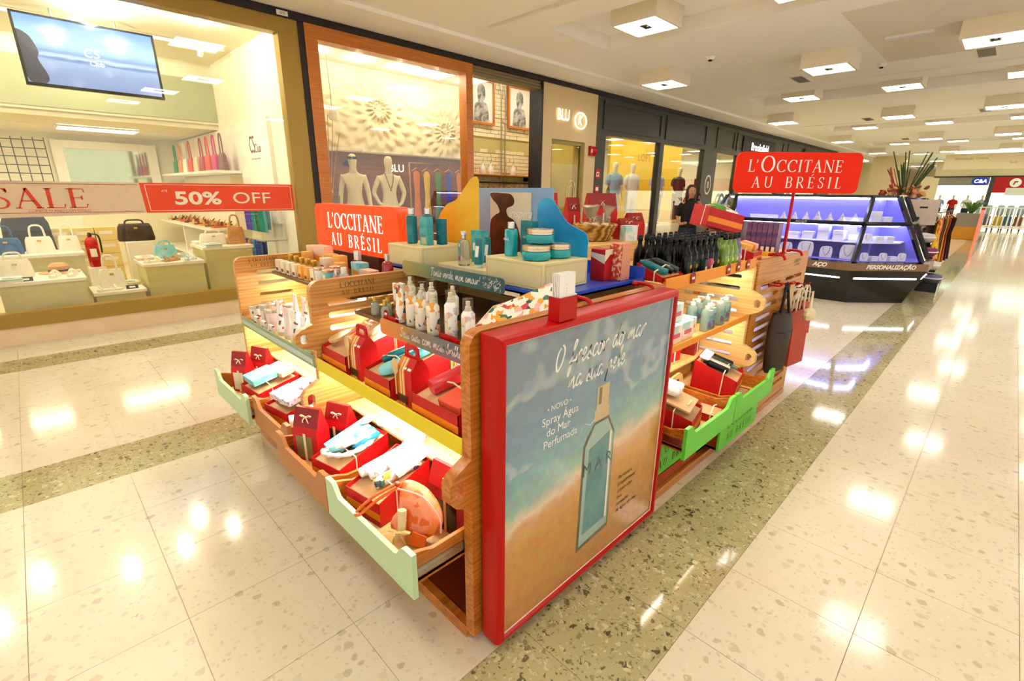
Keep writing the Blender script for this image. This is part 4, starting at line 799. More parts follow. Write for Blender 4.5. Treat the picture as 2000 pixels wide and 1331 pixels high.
# ---------------------------------------------------------------- near upper shelf: body sprays (z 1.035)
Z1 = 1.0356
body_s = [(.024, 0), (.027, .004), (.027, .118), (.02, .13), (.013, .134)]
body_t = [(.022, 0), (.025, .004), (.025, .14), (.018, .15), (.013, .154)]
for i, (x, y, pr, m, lab) in enumerate((
  (1.115, 1.575, body_s, FLOR, 'floral white body spray with frosted cap, in front of the red tray'), (1.125, 1.47, body_t, FLORW, 'tall clear-capped floral body mist, right of the front spray'), (1.135, 1.375, body_s, FLORW, 'shorter see-through body mist at the end of the spray row'),
  (1.12, 1.665, body_s, FLOR, 'floral body spray third along the shelf from the pouch'), (1.13, 1.75, body_s, FLOR, 'floral body spray with leaf print in the middle of the row'), (1.2, 1.70, body_t, FLORW, 'body mist with frosted cap in the back of the row, middle'),
  (1.215, 1.57, body_t, FLOR, 'floral body mist at the back behind the front spray'), (1.21, 1.88, body_t, FLOR, 'floral mist with tall frosted cap at the back by the oil bottles'), (1.21, 1.785, body_s, FLORW, 'pale body spray at the back beside the tall-capped mist'))):
    zt = pr[-1][1]
    bottle((x, y, Z1), R90, pr, m, [(.014, zt - .002), (.014, zt + .004), (.01, zt + .005)], WHITE, lab, 'spray bottle', 'floral body sprays on the shelf', band=(.015, .11, pr[1][0] + .0006, CREAMP, .45), name='body_spray', key='sp%d%d' % (len(m.name), int(zt * 1000)), extra=lambda t, k, zt=zt: spray(t, k, zt), txt=(('free', MATS['print_grey'], .0285, .075, .009) if i < 4 else None))
tube_item((1.12, 1.83, Z1), R90, .024, .15, FLOR, WHITE, 'white floral cream tube standing beside the small oil bottles')
carton((1.2, 1.96, Z1), R90, .055, .04, .15, FLOR, 'floral orange-based carton behind the small oil bottles', mark=ORG, mk=.12)
for i, (x, y) in enumerate(((1.11, 2.035), (1.15, 1.985), (1.105, 1.935))):
    bottle((x, y, Z1), R90, [(.017, 0), (.02, .003), (.02, .045), (.014, .056), (.008, .06), (.008, .068)], mat('pale_oil_glass', 'd8e4d0', .08, trans=.6), [(.009, .066), (.0095, .086), (.007, .088)], GOLD, ('small clear oil bottle with gold cap, end of the upper shelf', 'small clear oil bottle with gold cap, behind the other two', 'small clear oil bottle with gold cap, beside the cream tube')[i], key='oil', group='small oil bottles', name='oil_bottle')
t = E('red_display_stand', (1.095, 1.87, Z1), 'small red display stand with round price disc among the oil bottles', 'display stand', rz=R90)
O('tray', G().box(-.05, .05, -.012, .012, 0, .02, .002), RED, t); O('disc', G().prism([arc(-.02, .036, .018, .018, -30, 210, 12)], -.014, -.011, XZ), DRED, t); O('print', G().box(-.03, -.01, -.0152, -.014, .03, .04), WHT, t)
t = E('red_display_stand', (1.092, 1.44, Z1), 'low red display stand between the see-through body mists', 'display stand', rz=R90)
O('tray', G().box(-.055, .055, -.008, .008, 0, .022, .002), RED, t); O('lip', G().box(-.055, .055, -.009, -.007, .02, .034), RED, t)
# floral wrapping fanned out on the shelf corner
t = E('floral_wrap', (1.1, 1.12, Z1), 'white sheets with bright flower print fanned out against the near kiosk panel', 'wrapping paper')
for i in range(5):
    k_ = .012 * i
    O('sheet', G().add([(.0 + k_, .27 - k_, .004 + k_ * .3), (.16 + k_, .25 - 2 * k_, .13 + k_), (.32, .12 - k_, .19 + k_), (.36, -.01, .17 + k_ * .5), (.03 + k_, -.01, .03 + k_ * .4)], [(0, 4, 3, 2, 1)]), FLOR, t)
O('fold', G().tube([(.0, .27, .006), (.16, .25, .132), (.32, .12, .192)], .0018, 4), CREAMP, t)
# ---------------------------------------------------------------- near lower shelf: gift boxes (z .803)
Z2 = .8035
t, hz, an = tray_box((1.02, 2.062, Z2), R90, 'open red gift tray with kraft pouch and wooden brush, next to the middle panel', .24, .25, .09, .16)
O('kraft_parcel', G().cb(0, 0, 0, .13, .12, .035, .008), KRAFT, t, loc=(.035, .03, hz(.03)), rot=(an, 0, .5)); O('sponge', G().cb(0, 0, 0, .09, .1, .03, .01), mat('peach_sponge', 'e0b48c', .8), t, loc=(.05, .05, hz(.05) + .04), rot=(an, 0, .3))
O('brush', G().prism([[(p.x, p.y) for p in smooth_path([(0, -.1, 0), (.03, -.085, 0), (.04, -.045, 0), (.028, -.005, 0), (.012, .02, 0), (.012, .08, 0), (.02, .1, 0), (.0, .125, 0), (-.02, .1, 0), (-.012, .08, 0), (-.012, .02, 0), (-.028, -.005, 0), (-.04, -.045, 0), (-.03, -.085, 0)], 3, True)]], 0, .012, XY), WOODS, t, loc=(-.06, -.01, hz(0) + .035), rot=(an + .1, 0, -.25)); bow(t, .06, .03, hz(.04) + .085, .03, RIB)
gable((.955, 1.885, Z2), R90, 'red handled gift carton with orange stripes beside the kraft tray, front row', spoon=True, sc=1.0)
gable((1.215, 1.98, Z2), R90, 'red handled gift carton behind the kraft tray, back row', sc=.8)
t, hz, an = tray_box((1.04, 1.665, Z2), R90, 'open red gift tray with teal bottle and tubes, in the middle of the shelf', .2, .3, .09, .17)
for i, (x, y, dz, r, l, m, cm) in enumerate(((-.05, .02, .02, .021, .15, M_TEALD, M_TEALD), (.01, .03, .015, .022, .16, M_TGEL, M_TEALD), (.052, .06, .03, .02, .15, M_TEAL, WHITE))):
    O('bottle', lambda: G().lathe([(r * .7, -l / 2 - .025), (r * .72, -l / 2), (r, -l / 2 + .006), (r, l / 2 - .006), (r * .8, l / 2)], 14), m, t, loc=(x, y, hz(y) + dz), rot=(-math.pi / 2 + an, 0, -.3 + .1 * i))
O('soap_case', G().lathe([(.9, 0), (1, .1), (1, .8), (.9, 1)], 20), WATER, t, loc=(.03, -.09, hz(-.09) + .012), rot=(an, 0, -.3), sc=(.04, .055, .028)); bow(t, .02, .1, hz(.1) + .06, .03, RIB)
gable((.955, 1.495, Z2), R90, 'red handled gift carton with wooden spoon and brown label, front row', spoon=True, sc=1.0)
gable((1.215, 1.5, Z2), R90, 'red handled gift carton with white handle gap, at the back behind the teal tray', sc=.8)
t, hz, an = tray_box((1.03, 1.275, Z2), R90, 'open red gift tray holding a red bottle, against the near kiosk panel', .27, .28, .09, .16)
O('bottle', G().lathe([(.028, -.1), (.032, -.094), (.032, .06), (.03, .066)], 18), mat('coral_red_bottle', 'e0323c', .3, coat=.3), t, loc=(-.055, .0, hz(.0) + .03), rot=(-math.pi / 2 + an, 0, -.2)); O('bottle_cap', G().lathe([(.031, .068), (.031, .125), (.027, .13)], 18), RED, t, loc=(-.055, .0, hz(.0) + .03), rot=(-math.pi / 2 + an, 0, -.2))
O('carton', G().cb(0, 0, 0, .12, .24, .05, .002), mat('orange_red_card', 'e8502c', .4), t, loc=(.066, -.0, hz(0) - .02), rot=(an, 0, 0)); O('sticker', G().cb(0, 0, 0, .022, .03, .001), CREAMP, t, loc=(.066, -.03, hz(-.03) + .032), rot=(an, 0, 0))
# ---------------------------------------------------------------- drawers of the front side (drawer floor z .395)
ZD = .396
t, hz, an = tray_box((.835, 1.525, ZD), R90 + .15, 'red gift tray of white floral tubes in the mint drawer', .2, .26, .1, .17)
for i, (x, y, m) in enumerate(((-.055, .03, FLORW), (-.005, .04, FLORW), (.05, .02, FLOR))):
    O('tube', lambda: G().lathe([(.014, -.11), (.02, -.105), (.02, -.09), (.023, -.088), (.025, .08), (.012, .09)], 14), m, t, loc=(x, y, hz(y) + .03), rot=(-math.pi / 2 + an, 0, -.35))
O('card', G().cb(0, 0, 0, .12, .16, .02, .002), FLORW, t, loc=(.04, .07, hz(.07) + .045), rot=(an + .15, .1, -.2)); O('pink_corner', G().cb(0, 0, 0, .03, .06, .02), PINK, t, loc=(-.02, .11, hz(.11) + .04), rot=(an + .1, 0, .2))
# whale-shaped orange pouch
t = E('whale_pouch', (.775, 1.268, ZD + .02), 'orange spotted zip pouch shaped like a whale with gold bow, in the mint drawer', 'pouch', rot=(0, 0, R90 + .6))
OSP = pattern('orange_spot_print', [(0, 'f2916a'), (.55, 'f2916a'), (.6, 'e8681c'), (.9, 'f08a3c')], 38, 'voronoi', .5)
def wp():
    c = [(p.x, p.y) for p in smooth_path([(-.06, .0, 0), (.0, -.012, 0), (.08, .01, 0), (.108, .05, 0), (.095, .1, 0), (.04, .16, 0), (-.03, .185, 0), (-.05, .17, 0), (-.055, .09, 0), (-.085, .04, 0)], 4, True)]
    rows = []
    for d, k in ((-.035, .6), (-.028, .9), (0, 1.0), (.028, .9), (.035, .6)): rows.append([(.0 + u * k, d + .25 * (v * k) , .005 + (.08 + (v - .08) * k)) for u, v in c])
    g = G().grid(rows, True); n = len(c); o = 0
    g.add(rows[0], [tuple(range(n))[::-1]]); return g.add(rows[-1], [tuple(range(n))])
O('body', wp, OSP, t)
def eyeb(): return G().lathe([(0, -.006), (.007, -.003), (.008, .0), (0, .004)], 10)
for x, z in ((-.03, .155), (.06, .075)): O('eye', eyeb, BLK, t, loc=(x, -.026 + .25 * z, z + .01), rot=(math.pi / 2, 0, 0))
O('zip', G().tube(smooth_path([(-.05, -.0, .185), (.045, -.002, .165), (.108, -.02, .1), (.115, -.03, .05)], 4), .0035, 5), mat('pink_zip', 'f4b8a4', .5), t)
O('tube', G().lathe([(.012, 0), (.014, .005), (.016, .1), (.004, .105)], 12), mat('cream_gold_tube', 'e6d2a0', .4), t, loc=(-.02, -.055, .03), rot=(-.2, 0, 0)); bow(t, -.02, -.07, .06, .04, mat('gold_ribbon', 'd8bd78', .5)); O('fold', G().prism([[(.0, .0), (.06, -.01), (.07, .04), (.02, .055)]], -.05, -.046, XZ), mat('orange_fold', 'f0701c', .5), t)
t = E('wrist_strap', (.70, 1.40, .5), 'orange wrist strap of a pouch lying over the mint drawer rim', 'strap', rz=0)
O('strap', G().tube(smooth_path([(-.06, .02, .0), (.0, 0, .045), (.08, -.03, .075), (.086, -.04, .07), (.01, -.014, .036), (-.055, .005, -.004)], 5, True), .0055, 6), mat('orange_leather', 'e06a1e', .45), t); O('toggle', G().lathe([(.006, 0), (.009, .004), (.009, .014), (.005, .018)], 10), mat('orange_toggle', 'c8500e', .4), t, loc=(.08, -.033, .068))
tent((.93, 1.225, ZD), R90 + .1, 'dark red tent-shaped gift pouch with black window, in the mint drawer', .2, .09, .25, m=DRED, window=BLK, ribbon=KRAFT)
t = E('pink_gift_card', (1.03, 1.18, .5615), 'pink gift sleeve with white ribbon cross behind the dark red pouch', 'gift sleeve', rz=R90)
O('sleeve', G().cb(0, 0, 0, .15, .03, .15, .003), PINK, t); O('ribbon', G().box(-.055, -.04, -.0172, -.015, .0, .15), WRIB, t); O('ribbon', G().box(-.075, -.015, -.0185, -.0165, .085, .1), WRIB, t); bow(t, -.047, -.022, .1, .025, WRIB)
# terracotta drawer beside the mint one
tent((.76, 2.08, ZD), R90 + .5, 'red gift pouch with see-through front and cream bow, at the terracotta drawer corner', .13, .09, .25, window=mat('clear_film_brown', '8a7a50', .15, coat=.5), bowz=.86)
tent((.9, 2.07, ZD), R90 + .4, 'red gift pouch with dark window behind the see-through one', .13, .09, .23, window=mat('dark_film', '33383e', .15, coat=.5))
t, hz, an = tray_box((.84, 1.855, ZD), R90 + .2, 'red gift tray with blue boxes, soap case and white rope, in the terracotta drawer', .19, .27, .09, .15)
O('book_box', G().cb(0, 0, 0, .1, .2, .03, .002), WATER, t, loc=(-.04, .03, hz(.03) + .01), rot=(an + .12, 0, -.25)); O('blue_pouch', G().cb(0, 0, 0, .09, .13, .03, .01), mat('bright_blue_pouch', '1c9ad2', .3, coat=.3), t, loc=(.035, .05, hz(.05) + .02), rot=(an, 0, -.3))
O('soap_case', G().lathe([(.9, 0), (1, .1), (1, .8), (.9, 1)], 20), WATER, t, loc=(.0, -.045, hz(-.045) + .045), rot=(an, 0, -.3), sc=(.035, .062, .026)); O('hair_brush', G().lathe([(0, 0), (.6, .04), (1, .3), (.9, .55), (.35, .68), (.3, 1.2)], 14, sy=.35), WHITE, t, loc=(-.03, .08, hz(.08) + .065), rot=(-math.pi / 2 + an, 0, -.4), sc=(.022, .05, .1))
rp = smooth_path([(.07, .09, .075), (.08, .02, .06), (.06, -.07, .05), (.0, -.11, .05), (-.03, -.12, .06), (.0, -.085, .075), (.045, -.05, .085), (.06, .04, .09)], 5)
O('rope', G().tube([p + Vector((0, 0, hz(0) - .03)) for p in rp], .012, 7, rs=[.011 + .003 * math.sin(i * 2.2) for i in range(len(rp))]), ROPE, t)
for i, (x, y, r) in enumerate(((1.05, 1.83, .3), (1.1, 1.73, .2), (1.06, 1.64, .4))):
    carton((x, y, .5615), R90 + r, .1, .12, .035, FLORW, ('white floral soap box lying on the slatted deck, by the blue tray', 'white floral soap box lying on the slatted deck, middle one', 'white floral soap box lying on the slatted deck, nearest the mint drawer')[i], 'soap box', 'white boxes on the deck', mark=MINTC)
# far terracotta drawer
t, hz, an = tray_box((.868, 2.53, ZD), R90 + .15, 'red gift tray of lilac flower boxes in the far terracotta drawer', .22, .24, .1, .142)
O('lilac_box', G().cb(0, 0, 0, .11, .12, .035, .003), LILA, t, loc=(-.045, -.03, hz(-.03) + .035), rot=(an, 0, 0)); O('lilac_box', G().cb(0, 0, 0, .09, .11, .035, .003), LILA, t, loc=(.05, -.04, hz(-.03) + .035), rot=(an, 0, .05)); O('lilac_soap', G().cb(0, 0, 0, .1, .09, .035, .006), LILA, t, loc=(.03, .07, hz(.07) + .04), rot=(an, 0, .2)); O('cloth', G().cb(0, 0, 0, .1, .09, .03, .01), FLORW, t, loc=(-.06, .075, hz(.07) + .035), rot=(an, 0, 0))
carton((.765, 2.275, ZD), R90 - .3, .075, .06, .13, CREAMP, 'cream carton with red corner standing at the far terracotta drawer end', mark=REDP, mk=.86)
tent((.91, 2.315, ZD), R90 + .4, 'dark red pouch with white oval tag next to the middle panel', .1, .08, .26, m=DRED, ribbon=WRIB)
# far mint drawer
t, hz, an = tray_box((.86, 2.90, ZD), R90 + .1, 'red gift tray with aqua watercolour box in the far mint drawer', .24, .24, .1, .15)
O('aqua_box', G().cb(0, 0, 0, .15, .15, .04, .003), WATER, t, loc=(-.03, -.03, hz(-.03) + .03), rot=(an, 0, -.05)); O('pink_box', G().cb(0, 0, 0, .08, .08, .03, .003), PINKP, t, loc=(.05, .07, hz(.07) + .03), rot=(an, 0, .1)); O('white_box', G().cb(0, 0, 0, .1, .07, .03, .003), FLORW, t, loc=(-.05, .08, hz(.08) + .03), rot=(an, 0, 0))
tent((.79, 3.16, ZD), R90 + .6, 'red gift pouch with window in the corner of the far mint drawer', .1, .08, .25, window=CREAMP)
tent((.9, 3.14, ZD), R90 + .4, 'red gift pouch with round pink tag behind the corner pouch', .13, .08, .26, window=PINKP)
# ---------------------------------------------------------------- far lower shelf: cups, candles and tubes (z .803)
M_LIL = mat('lilac_cup', 'cdbcc8', .35); M_PNK = mat('blush_cup', 'eed4cc', .35); M_SNO = pattern('white_spot_print', [(0, 'f6efe6'), (.72, 'f6efe6'), (.76, 'b03a34'), (.84, '7a4a54'), (.9, 'f6efe6')], 42, 'voronoi', .45)
cup = [(.026, 0), (.029, .004), (.038, .1)]
def tumbler(x, y, z, m, lab, s=1.0, lid=GOLD, grp='scented cups on the far shelf'):
    t = E('scented_cup', (x, y, z), lab, 'cup', grp, R90, sc=s)
    O('cup', lambda: G().lathe(cup, 18), m, t, 'cup' + m.name); O('lid', lambda: G().lathe([(.039, .1), (.041, .103), (.041, .116), (.037, .12)], 18), lid, t, 'cupl' + lid.name)
    O('label', lambda: G().grid([[(r * math.cos(a), r * math.sin(a), z_) for a in [math.radians(-125 + 7 * i) for i in range(11)]] for r, z_ in ((.0325, .03), (.037, .085))]), CREAMP, t, 'cuplab')
for i, (x, y, m, s, lab) in enumerate(((.925, 3.2, M_SNO, .9, 'small spotted cup at the far end of the sage shelf'), (.955, 3.07, M_LIL, 1.15, 'lilac scented cup second from the far end of the sage shelf'), (.94, 2.935, M_PNK, 1.1, 'blush scented cup beside the first upright tube'), (1.06, 3.19, M_LIL, 1.0, 'lilac scented cup behind the small spotted cup'), (1.08, 3.05, M_PNK, 1.0, 'blush scented cup in the second row of the sage shelf'))):
    tumbler(x, y, Z2, m, lab, s, SILV)
for i, (x, y, r, h, m, lab) in enumerate(((.935, 2.81, .026, .19, M_SNO, 'tall white cream tube right of the blush cup'), (.935, 2.70, .028, .17, M_PNK, 'pinkish cream tube with oval print in the middle of the sage shelf'), (.93, 2.585, .03, .175, M_SNO, 'white cream tube with red spots beside the pinkish tube'), (.93, 2.47, .028, .16, MINTC, 'green and white cream tube next to the panel tab'), (1.06, 2.9, .026, .2, FLORW, 'white tube in the back row behind the blush cup'), (1.06, 2.77, .026, .2, M_SNO, 'white tube in the back row, second'), (1.06, 2.64, .026, .195, FLORW, 'white tube in the back row, third'), (1.06, 2.5, .026, .19, M_SNO, 'white tube in the back row, last before the panel'))):
    tube_item((x, y, Z2), R90, r, h, m, WHITE, lab, 'cream tubes on the sage shelf')
carton((.92, 2.36, Z2), R90, .07, .05, .13, MINTC, 'mint and white carton leaning at the middle panel end of the sage shelf'); carton((.92, 2.285, Z2), R90, .06, .05, .09, ORGB, 'small orange carton against the middle panel on the sage shelf')
for i, (x, y) in enumerate(((.905, 3.13), (.9, 2.99), (.9, 2.87))): carton((x, y, Z2), R90, .05, .02, .05, M_SNO, ('low spotted soap carton in front of the two end cups', 'low spotted soap carton in front of the lilac cup', 'low spotted soap carton in front of the blush cup')[i], 'soap box', mark=DRED, mk=.3)
# ---------------------------------------------------------------- far upper shelf (z 1.10)
Z3 = 1.1005
for i in range(7):
    y = 3.225 - .088 * i; m = (CREAMP, CREAMP, CREAMP, CREAMP, ORGB, ORGB, CREAMP)[i]
    carton((1.115, y, Z3), R90, .05, .04, .075, m, 'small carton with dark red foot on the far top shelf, %s from the end panel' % ORD[i], 'carton', 'small cartons in the front row', mark=DRED, mk=.25)
    if i < 5: bottle((1.18, y - .02, Z3), R90, [(.02, 0), (.024, .004), (.024, .055), (.012, .07)], mat('amber_scent', 'e6c27a', .1, trans=.5), [(.013, .068), (.016, .072), (.016, .1), (.012, .104)], GOLD, 'small amber scent bottle with gold cap, %s from the end panel' % ORD[i], 'bottle', 'amber scent bottles', key='amber', name='scent_bottle')
for i, (x, y, m, lab) in enumerate(((1.115, 2.63, MINTC, 'mint and white scented cup in the top shelf front row'), (1.115, 2.53, WATER, 'aqua scented cup beside the mint one'), (1.2, 2.62, FLORW, 'white scented cup behind the mint cup'))): tumbler(x, y, Z3, m, lab, .78, COPPER, 'cups on the far top shelf')
bottle((1.125, 2.44, Z3), R90, [(.022, 0), (.026, .004), (.026, .06), (.014, .074)], mat('rose_scent', 'e8a6a0', .1, trans=.5), [(.012, .072), (.012, .08), (.016, .082), (.016, .104)], SILV, 'rose tinted scent bottle with silver cap on the far top shelf'); bottle((1.13, 2.37, Z3), R90, [(.022, 0), (.024, .004), (.024, .08), (.014, .09)], FROST, [(.012, .088), (.015, .09), (.015, .12)], WHITE, 'frosted white scent bottle next to the rose one')
jar((1.14, 2.28, Z3), .045, .034, GOLD, COPPER, 'flat gold tin on the far top shelf beside the middle panel', 'tin')
for i, (x, y, w_, h, m, lab) in enumerate(((1.34, 3.22, .09, .15, PINKP, 'peach printed carton at the back of the far top shelf'), (1.34, 3.08, .16, .16, PINKP, 'wide peach printed box in front of the light box sign'), (1.33, 2.94, .08, .12, ORGB, 'orange carton beside the wide peach box'), (1.26, 2.86, .06, .11, CREAMP, 'cream carton with dark red stripe in the second row'), (1.3, 2.76, .07, .13, ORGB, 'second orange carton in the back row'), (1.26, 2.68, .05, .1, ORGB, 'slim orange carton behind the cups'), (1.32, 2.56, .1, .11, WATER, 'aqua box standing before the light box sign'), (1.3, 2.42, .11, .085, PINKP, 'low peach box under the red perfume'), (1.27, 3.16, .05, .12, ORGB, 'orange carton in the second row by the end panel'))):
    carton((x, y, Z3), R90, w_, .06, h, m, lab, mark=(DRED if i in (3, 8) else ORG))
block('display_riser', 1.28, 1.41, 2.235, 2.36, Z3, Z3 + .05, mat('sage_block', 'b8c4a2', .4), 'pale green riser under the red perfume bottle', 'display block')
bottle((1.345, 2.30, Z3 + .0505), R90, [(.026, 0), (.03, .004), (.03, .07), (.024, .085), (.012, .09)], mat('red_perfume', 'e0303a', .08, trans=.5, coat=.4), [(.011, .089), (.011, .095), (.014, .097), (.014, .125), (.01, .128)], SILV, 'red glass perfume bottle on a pale green riser before the light box sign')
t = E('leaflet_cup', (1.36, 2.655, Z3), 'small red holder with white leaflets near the light box sign', 'card holder', rz=R90)
O('cup', G().prism([[(-.03, -.018), (.03, -.018), (.03, .018), (-.03, .018)], [(-.027, -.015), (.027, -.015), (.027, .015), (-.027, .015)]], 0, .11, XY), DRED, t)
for i in range(4): O('leaflet', lambda: G().box(-.026, .026, -.001, .001, 0, .16), WHT, t, 'leaf2', loc=(0, -.01 + .006 * i, .002))
# ================================================================ GOODS on the aisle side
Z4, Z5 = 1.1756, .8356
carton((1.965, 1.255, 1.2085), 0, .075, .07, .17, BASKETP, 'tall box with red and cream weave print at the end of the blue tray', 'box', mark=None)
t = carton((1.895, 1.31, 1.2085), 0, .06, .08, .145, REDP, 'red and white carton with arrow shape beside the weave-print box', mark=None)
O('arrow_print', G().prism([[(-.03, .09), (.01, .12), (.03, .12), (.03, .145), (-.03, .145)]], -.0412, -.04, XZ), CREAMP, t)
O('arrow_print', G().prism([[(-.04, .08), (.04, .11), (.04, .13), (-.04, .12)]], -.0312, -.03, YZ), CREAMP, t)
t, hz, an = tray_box((2.2, 1.17, Z4), 0, 'red gift tray of dark green tubes at the near end of the bottle shelf', .2, .15, .045, .1)
for i in range(3): O('tube', lambda: G().lathe([(.012, -.07), (.016, -.066), (.018, .05), (.005, .075)], 12), (M_TEALD, BLK, DKG)[i], t, loc=(-.06 + .055 * i, .0, hz(0) + .022), rot=(-math.pi / 2 + an, 0, .25))
# dark shower gel bottles
bb_ = [(.026, 0), (.03, .004), (.03, .105), (.026, .13), (.014, .15), (.011, .17), (.011, .178)]
bc_ = [(.0135, .176), (.0145, .178), (.0145, .195), (.012, .198), (.012, .207), (.008, .21)]
def dark_bottle(x, y, kind, lab, grp):
    m = {'k': BLK, 'g': GREENL, 'l': mat('lilac_liquid', '8f86b8', .15, trans=.4, coat=.4)}[kind]
    lb = {'k': (DKG, 'dgl'), 'g': (mat('lime_label', '9ac83a', .4), 'lml'), 'l': (mat('lilac_label', 'b0a2d0', .4), 'lll'), 'r': (None, '')}[kind]
    t = bottle((x, y, Z4), 0, bb_, m, bc_, BLK, lab, 'bottle', grp, band=(.02, .085, .0306, lb[0], .8), name='shower_gel_bottle', key='sg' + kind, n=14)
    O('seal', lambda: G().prism([arc(0, .062, .012, .012, 0, 340, 12)], -.0325, -.0316, XZ), {'k': GOLD, 'g': CREAMP, 'l': CREAMP}[kind], t, 'sgs' + kind)
for j in range(4):
    for i in range(7):
        x, y = 2.36 + .068 * i + .03 * (j % 2), 1.15 + .085 * j
        if j == 0 and i < 1: continue
        dark_bottle(x, y, 'k', 'black shower gel bottle, %s row behind the orange lip, %s from the tube tray' % (ORD[j], ORD[i]), 'black shower gel bottles')
for j in range(3):
    for i in range(3): dark_bottle(2.86 + .066 * i + .02 * (j % 2), 1.13 + .085 * j, 'g', 'green shower gel bottle, %s row behind the orange lip, %s from the black ones' % (ORD[j], ORD[i]), 'green shower gel bottles')
for j in range(2): dark_bottle(3.075, 1.14 + .09 * j, 'l', ('lilac shower gel bottle at the end of the row, front', 'lilac shower gel bottle at the end of the row, behind')[j], None)
for j, (x, z) in enumerate(((2.55, 0), (2.62, 0))): carton((x, 1.1, Z4), 0, .03, .02, .09, (DKG, COR)[j], ('slim dark green carton before the black bottles', 'slim coral carton before the black bottles')[j], mark=CREAMP)
# riser with basket and gift bags behind the bottles
block('display_riser', 2.3, 3.15, 1.72, 2.3, Z4, 1.3, WL, 'pale wooden riser behind the dark bottles', 'display riser', GRV)
ZR_ = 1.3005
bk = E('wicker_basket', (2.68, 1.92, ZR_), 'round wicker basket with cellophane gift bundles', 'basket')
WICK = pattern('wicker_weave', [(0, '8a5c22'), (.5, 'b8863c'), (1, 'dcb468')], 26, 'wave', .7, .3, 'LINEAR', (.3, .3, 1), detail=4.0)
O('bowl', G().lathe([(.085, 0), (.1, .01), (.125, .06), (.14, .1), (.133, .1), (.115, .055), (.09, .012), (0, .012)], 28), WICK, bk)
for k_ in range(5): O('weave_ring', G().tube([((.1 + .009 * k_) * math.cos(a * .2244), (.1 + .009 * k_) * math.sin(a * .2244), .012 + .02 * k_ + (.003 if a % 2 else -.003)) for a in range(28)], .0055, 5, True), WICK, bk)
O('rim', G().tube([(.137 * math.cos(a * .2244), .137 * math.sin(a * .2244), .102) for a in range(28)], .009, 6, True), WICK, bk)
for i, (dx, dy, rz_) in enumerate(((-.045, -.03, 0), (.03, -.05, .4), (.055, .03, .8), (-.03, .05, .2))):
    t = E('cellophane_bundle', (2.68 + dx, 1.92 + dy, ZR_ + .045), ('cellophane-wrapped gift nearest the blue tray side of the basket', 'cellophane-wrapped gift at the front of the basket', 'cellophane-wrapped gift leaning out of the basket towards the aisle', 'cellophane-wrapped gift at the back of the basket')[i], 'gift bundle', 'wrapped gifts in the basket', rz_, rot=(.12 * (1 if i % 2 else -1), .2 * (dx / .06), rz_))
    O('wrap', lambda: G().lathe([(.03, 0), (.036, .03), (.034, .07), (.01, .1), (.014, .115), (.05, .18), (.046, .182), (.01, .12)], 9), CELLO, t, 'celw'); O('soap', lambda: G().lathe([(.024, .005), (.028, .015), (.028, .06), (.02, .07)], 12), CREAMP, t, 'cels'); bow(t, 0, -.016, .104, .022, RIB)
    O('ruffle', lambda: G().lathe([(.008, .1), (.028, .15), (.045, .176)], 7), FROST, t, 'celr')
tent((2.55, 2.2, ZR_), -.1, 'red gift sleeve with round white mark standing behind the basket', .1, .05, .3, m=mat('sleeve_red', 'b81c14', .4), ribbon=RIB)
tent((2.98, 2.1, ZR_), -.5, 'tall red gift pouch with cream ribbon and clear front next to the basket', .22, .12, .3, window=mat('clear_film', '8a8070', .15, coat=.5))
tent((2.78, 2.2, ZR_), -.3, 'narrow red gift pouch behind the tall one', .1, .07, .27)
tent((2.93, 1.84, ZR_), -.3, 'low red gift pouch with cream ribbon in front of the tall pouch', .14, .1, .14)
tent((3.08, 1.88, ZR_), -.3, 'red gift carton with cream ribbon beside the tilted open box', .13, .1, .17)
carton((2.83, 1.755, ZR_), -.3, .1, .06, .1, MINTC, 'pale green and white carton among the red pouches')
t, hz, an = tray_box((3.37, 1.42, 1.375), math.radians(-25), 'large tilted red gift box with green pouch inside, above the dark bottles', .3, .17, .12, .14, rot=(0, math.radians(12), math.radians(-25)))
O('green_pouch', G().lathe([(0, 0), (.6, .02), (1, .3), (.8, .8), (0, 1)], 16), mat('leaf_green', '5a9a3e', .5), t, loc=(-.03, .0, .08), sc=(.08, .06, .09)); O('paper', G().cb(0, 0, 0, .1, .11, .03, .01), MINTC, t, loc=(.07, 0, .11)); bow(t, .02, -.02, .16, .03, RIB)
block('display_riser', 3.29, 3.46, 1.34, 1.5, 1.1856, 1.335, WL, 'small wooden riser under the tilted red gift box', 'display riser')
ck = E('stand_stem', (3.36, 1.42, 1.3353), 'short clear stand holding the tilted red gift box', 'stand'); O('stem', G().lathe([(.05, 0), (.05, .006), (.02, .01), (.02, .025), (.05, .028)], 12), mat('stand_acrylic', 'd8d8d0', .2), ck)
# violet cartons and trays on the bag panel top (z 1.185)
Z6 = 1.1856
for i in range(6): carton((3.8, 1.145 + .036 * i, Z6 + .0), R90, .033, .09, .23, PURP, 'slim violet carton in the upright row by the pole sign, %s from the post' % ORD[i], 'carton', 'violet cartons in a row', mark=CREAMP, mk=.15)
carton((3.8, 1.42, Z6), R90, .1, .09, .23, PURP, 'square violet carton next to the slim violet row', 'carton', mark=CREAMP, mk=.15)
carton((3.78, 1.55, Z6), R90, .12, .09, .23, PURP, 'wide violet carton with sunset print at the end of the violet row', mark=COR, mk=.2)
block('display_tray_strip', 3.72, 3.745, 1.12, 1.36, Z6, Z6 + .03, mat('yellow_riser', 'e8b81c', .4), 'yellow strip along the foot of the violet cartons', 'display strip')
t, hz, an = tray_box((3.39, 1.2, Z6), .1, 'red gift tray with orange parcels on the bag panel top', .22, .16, .06, .1)
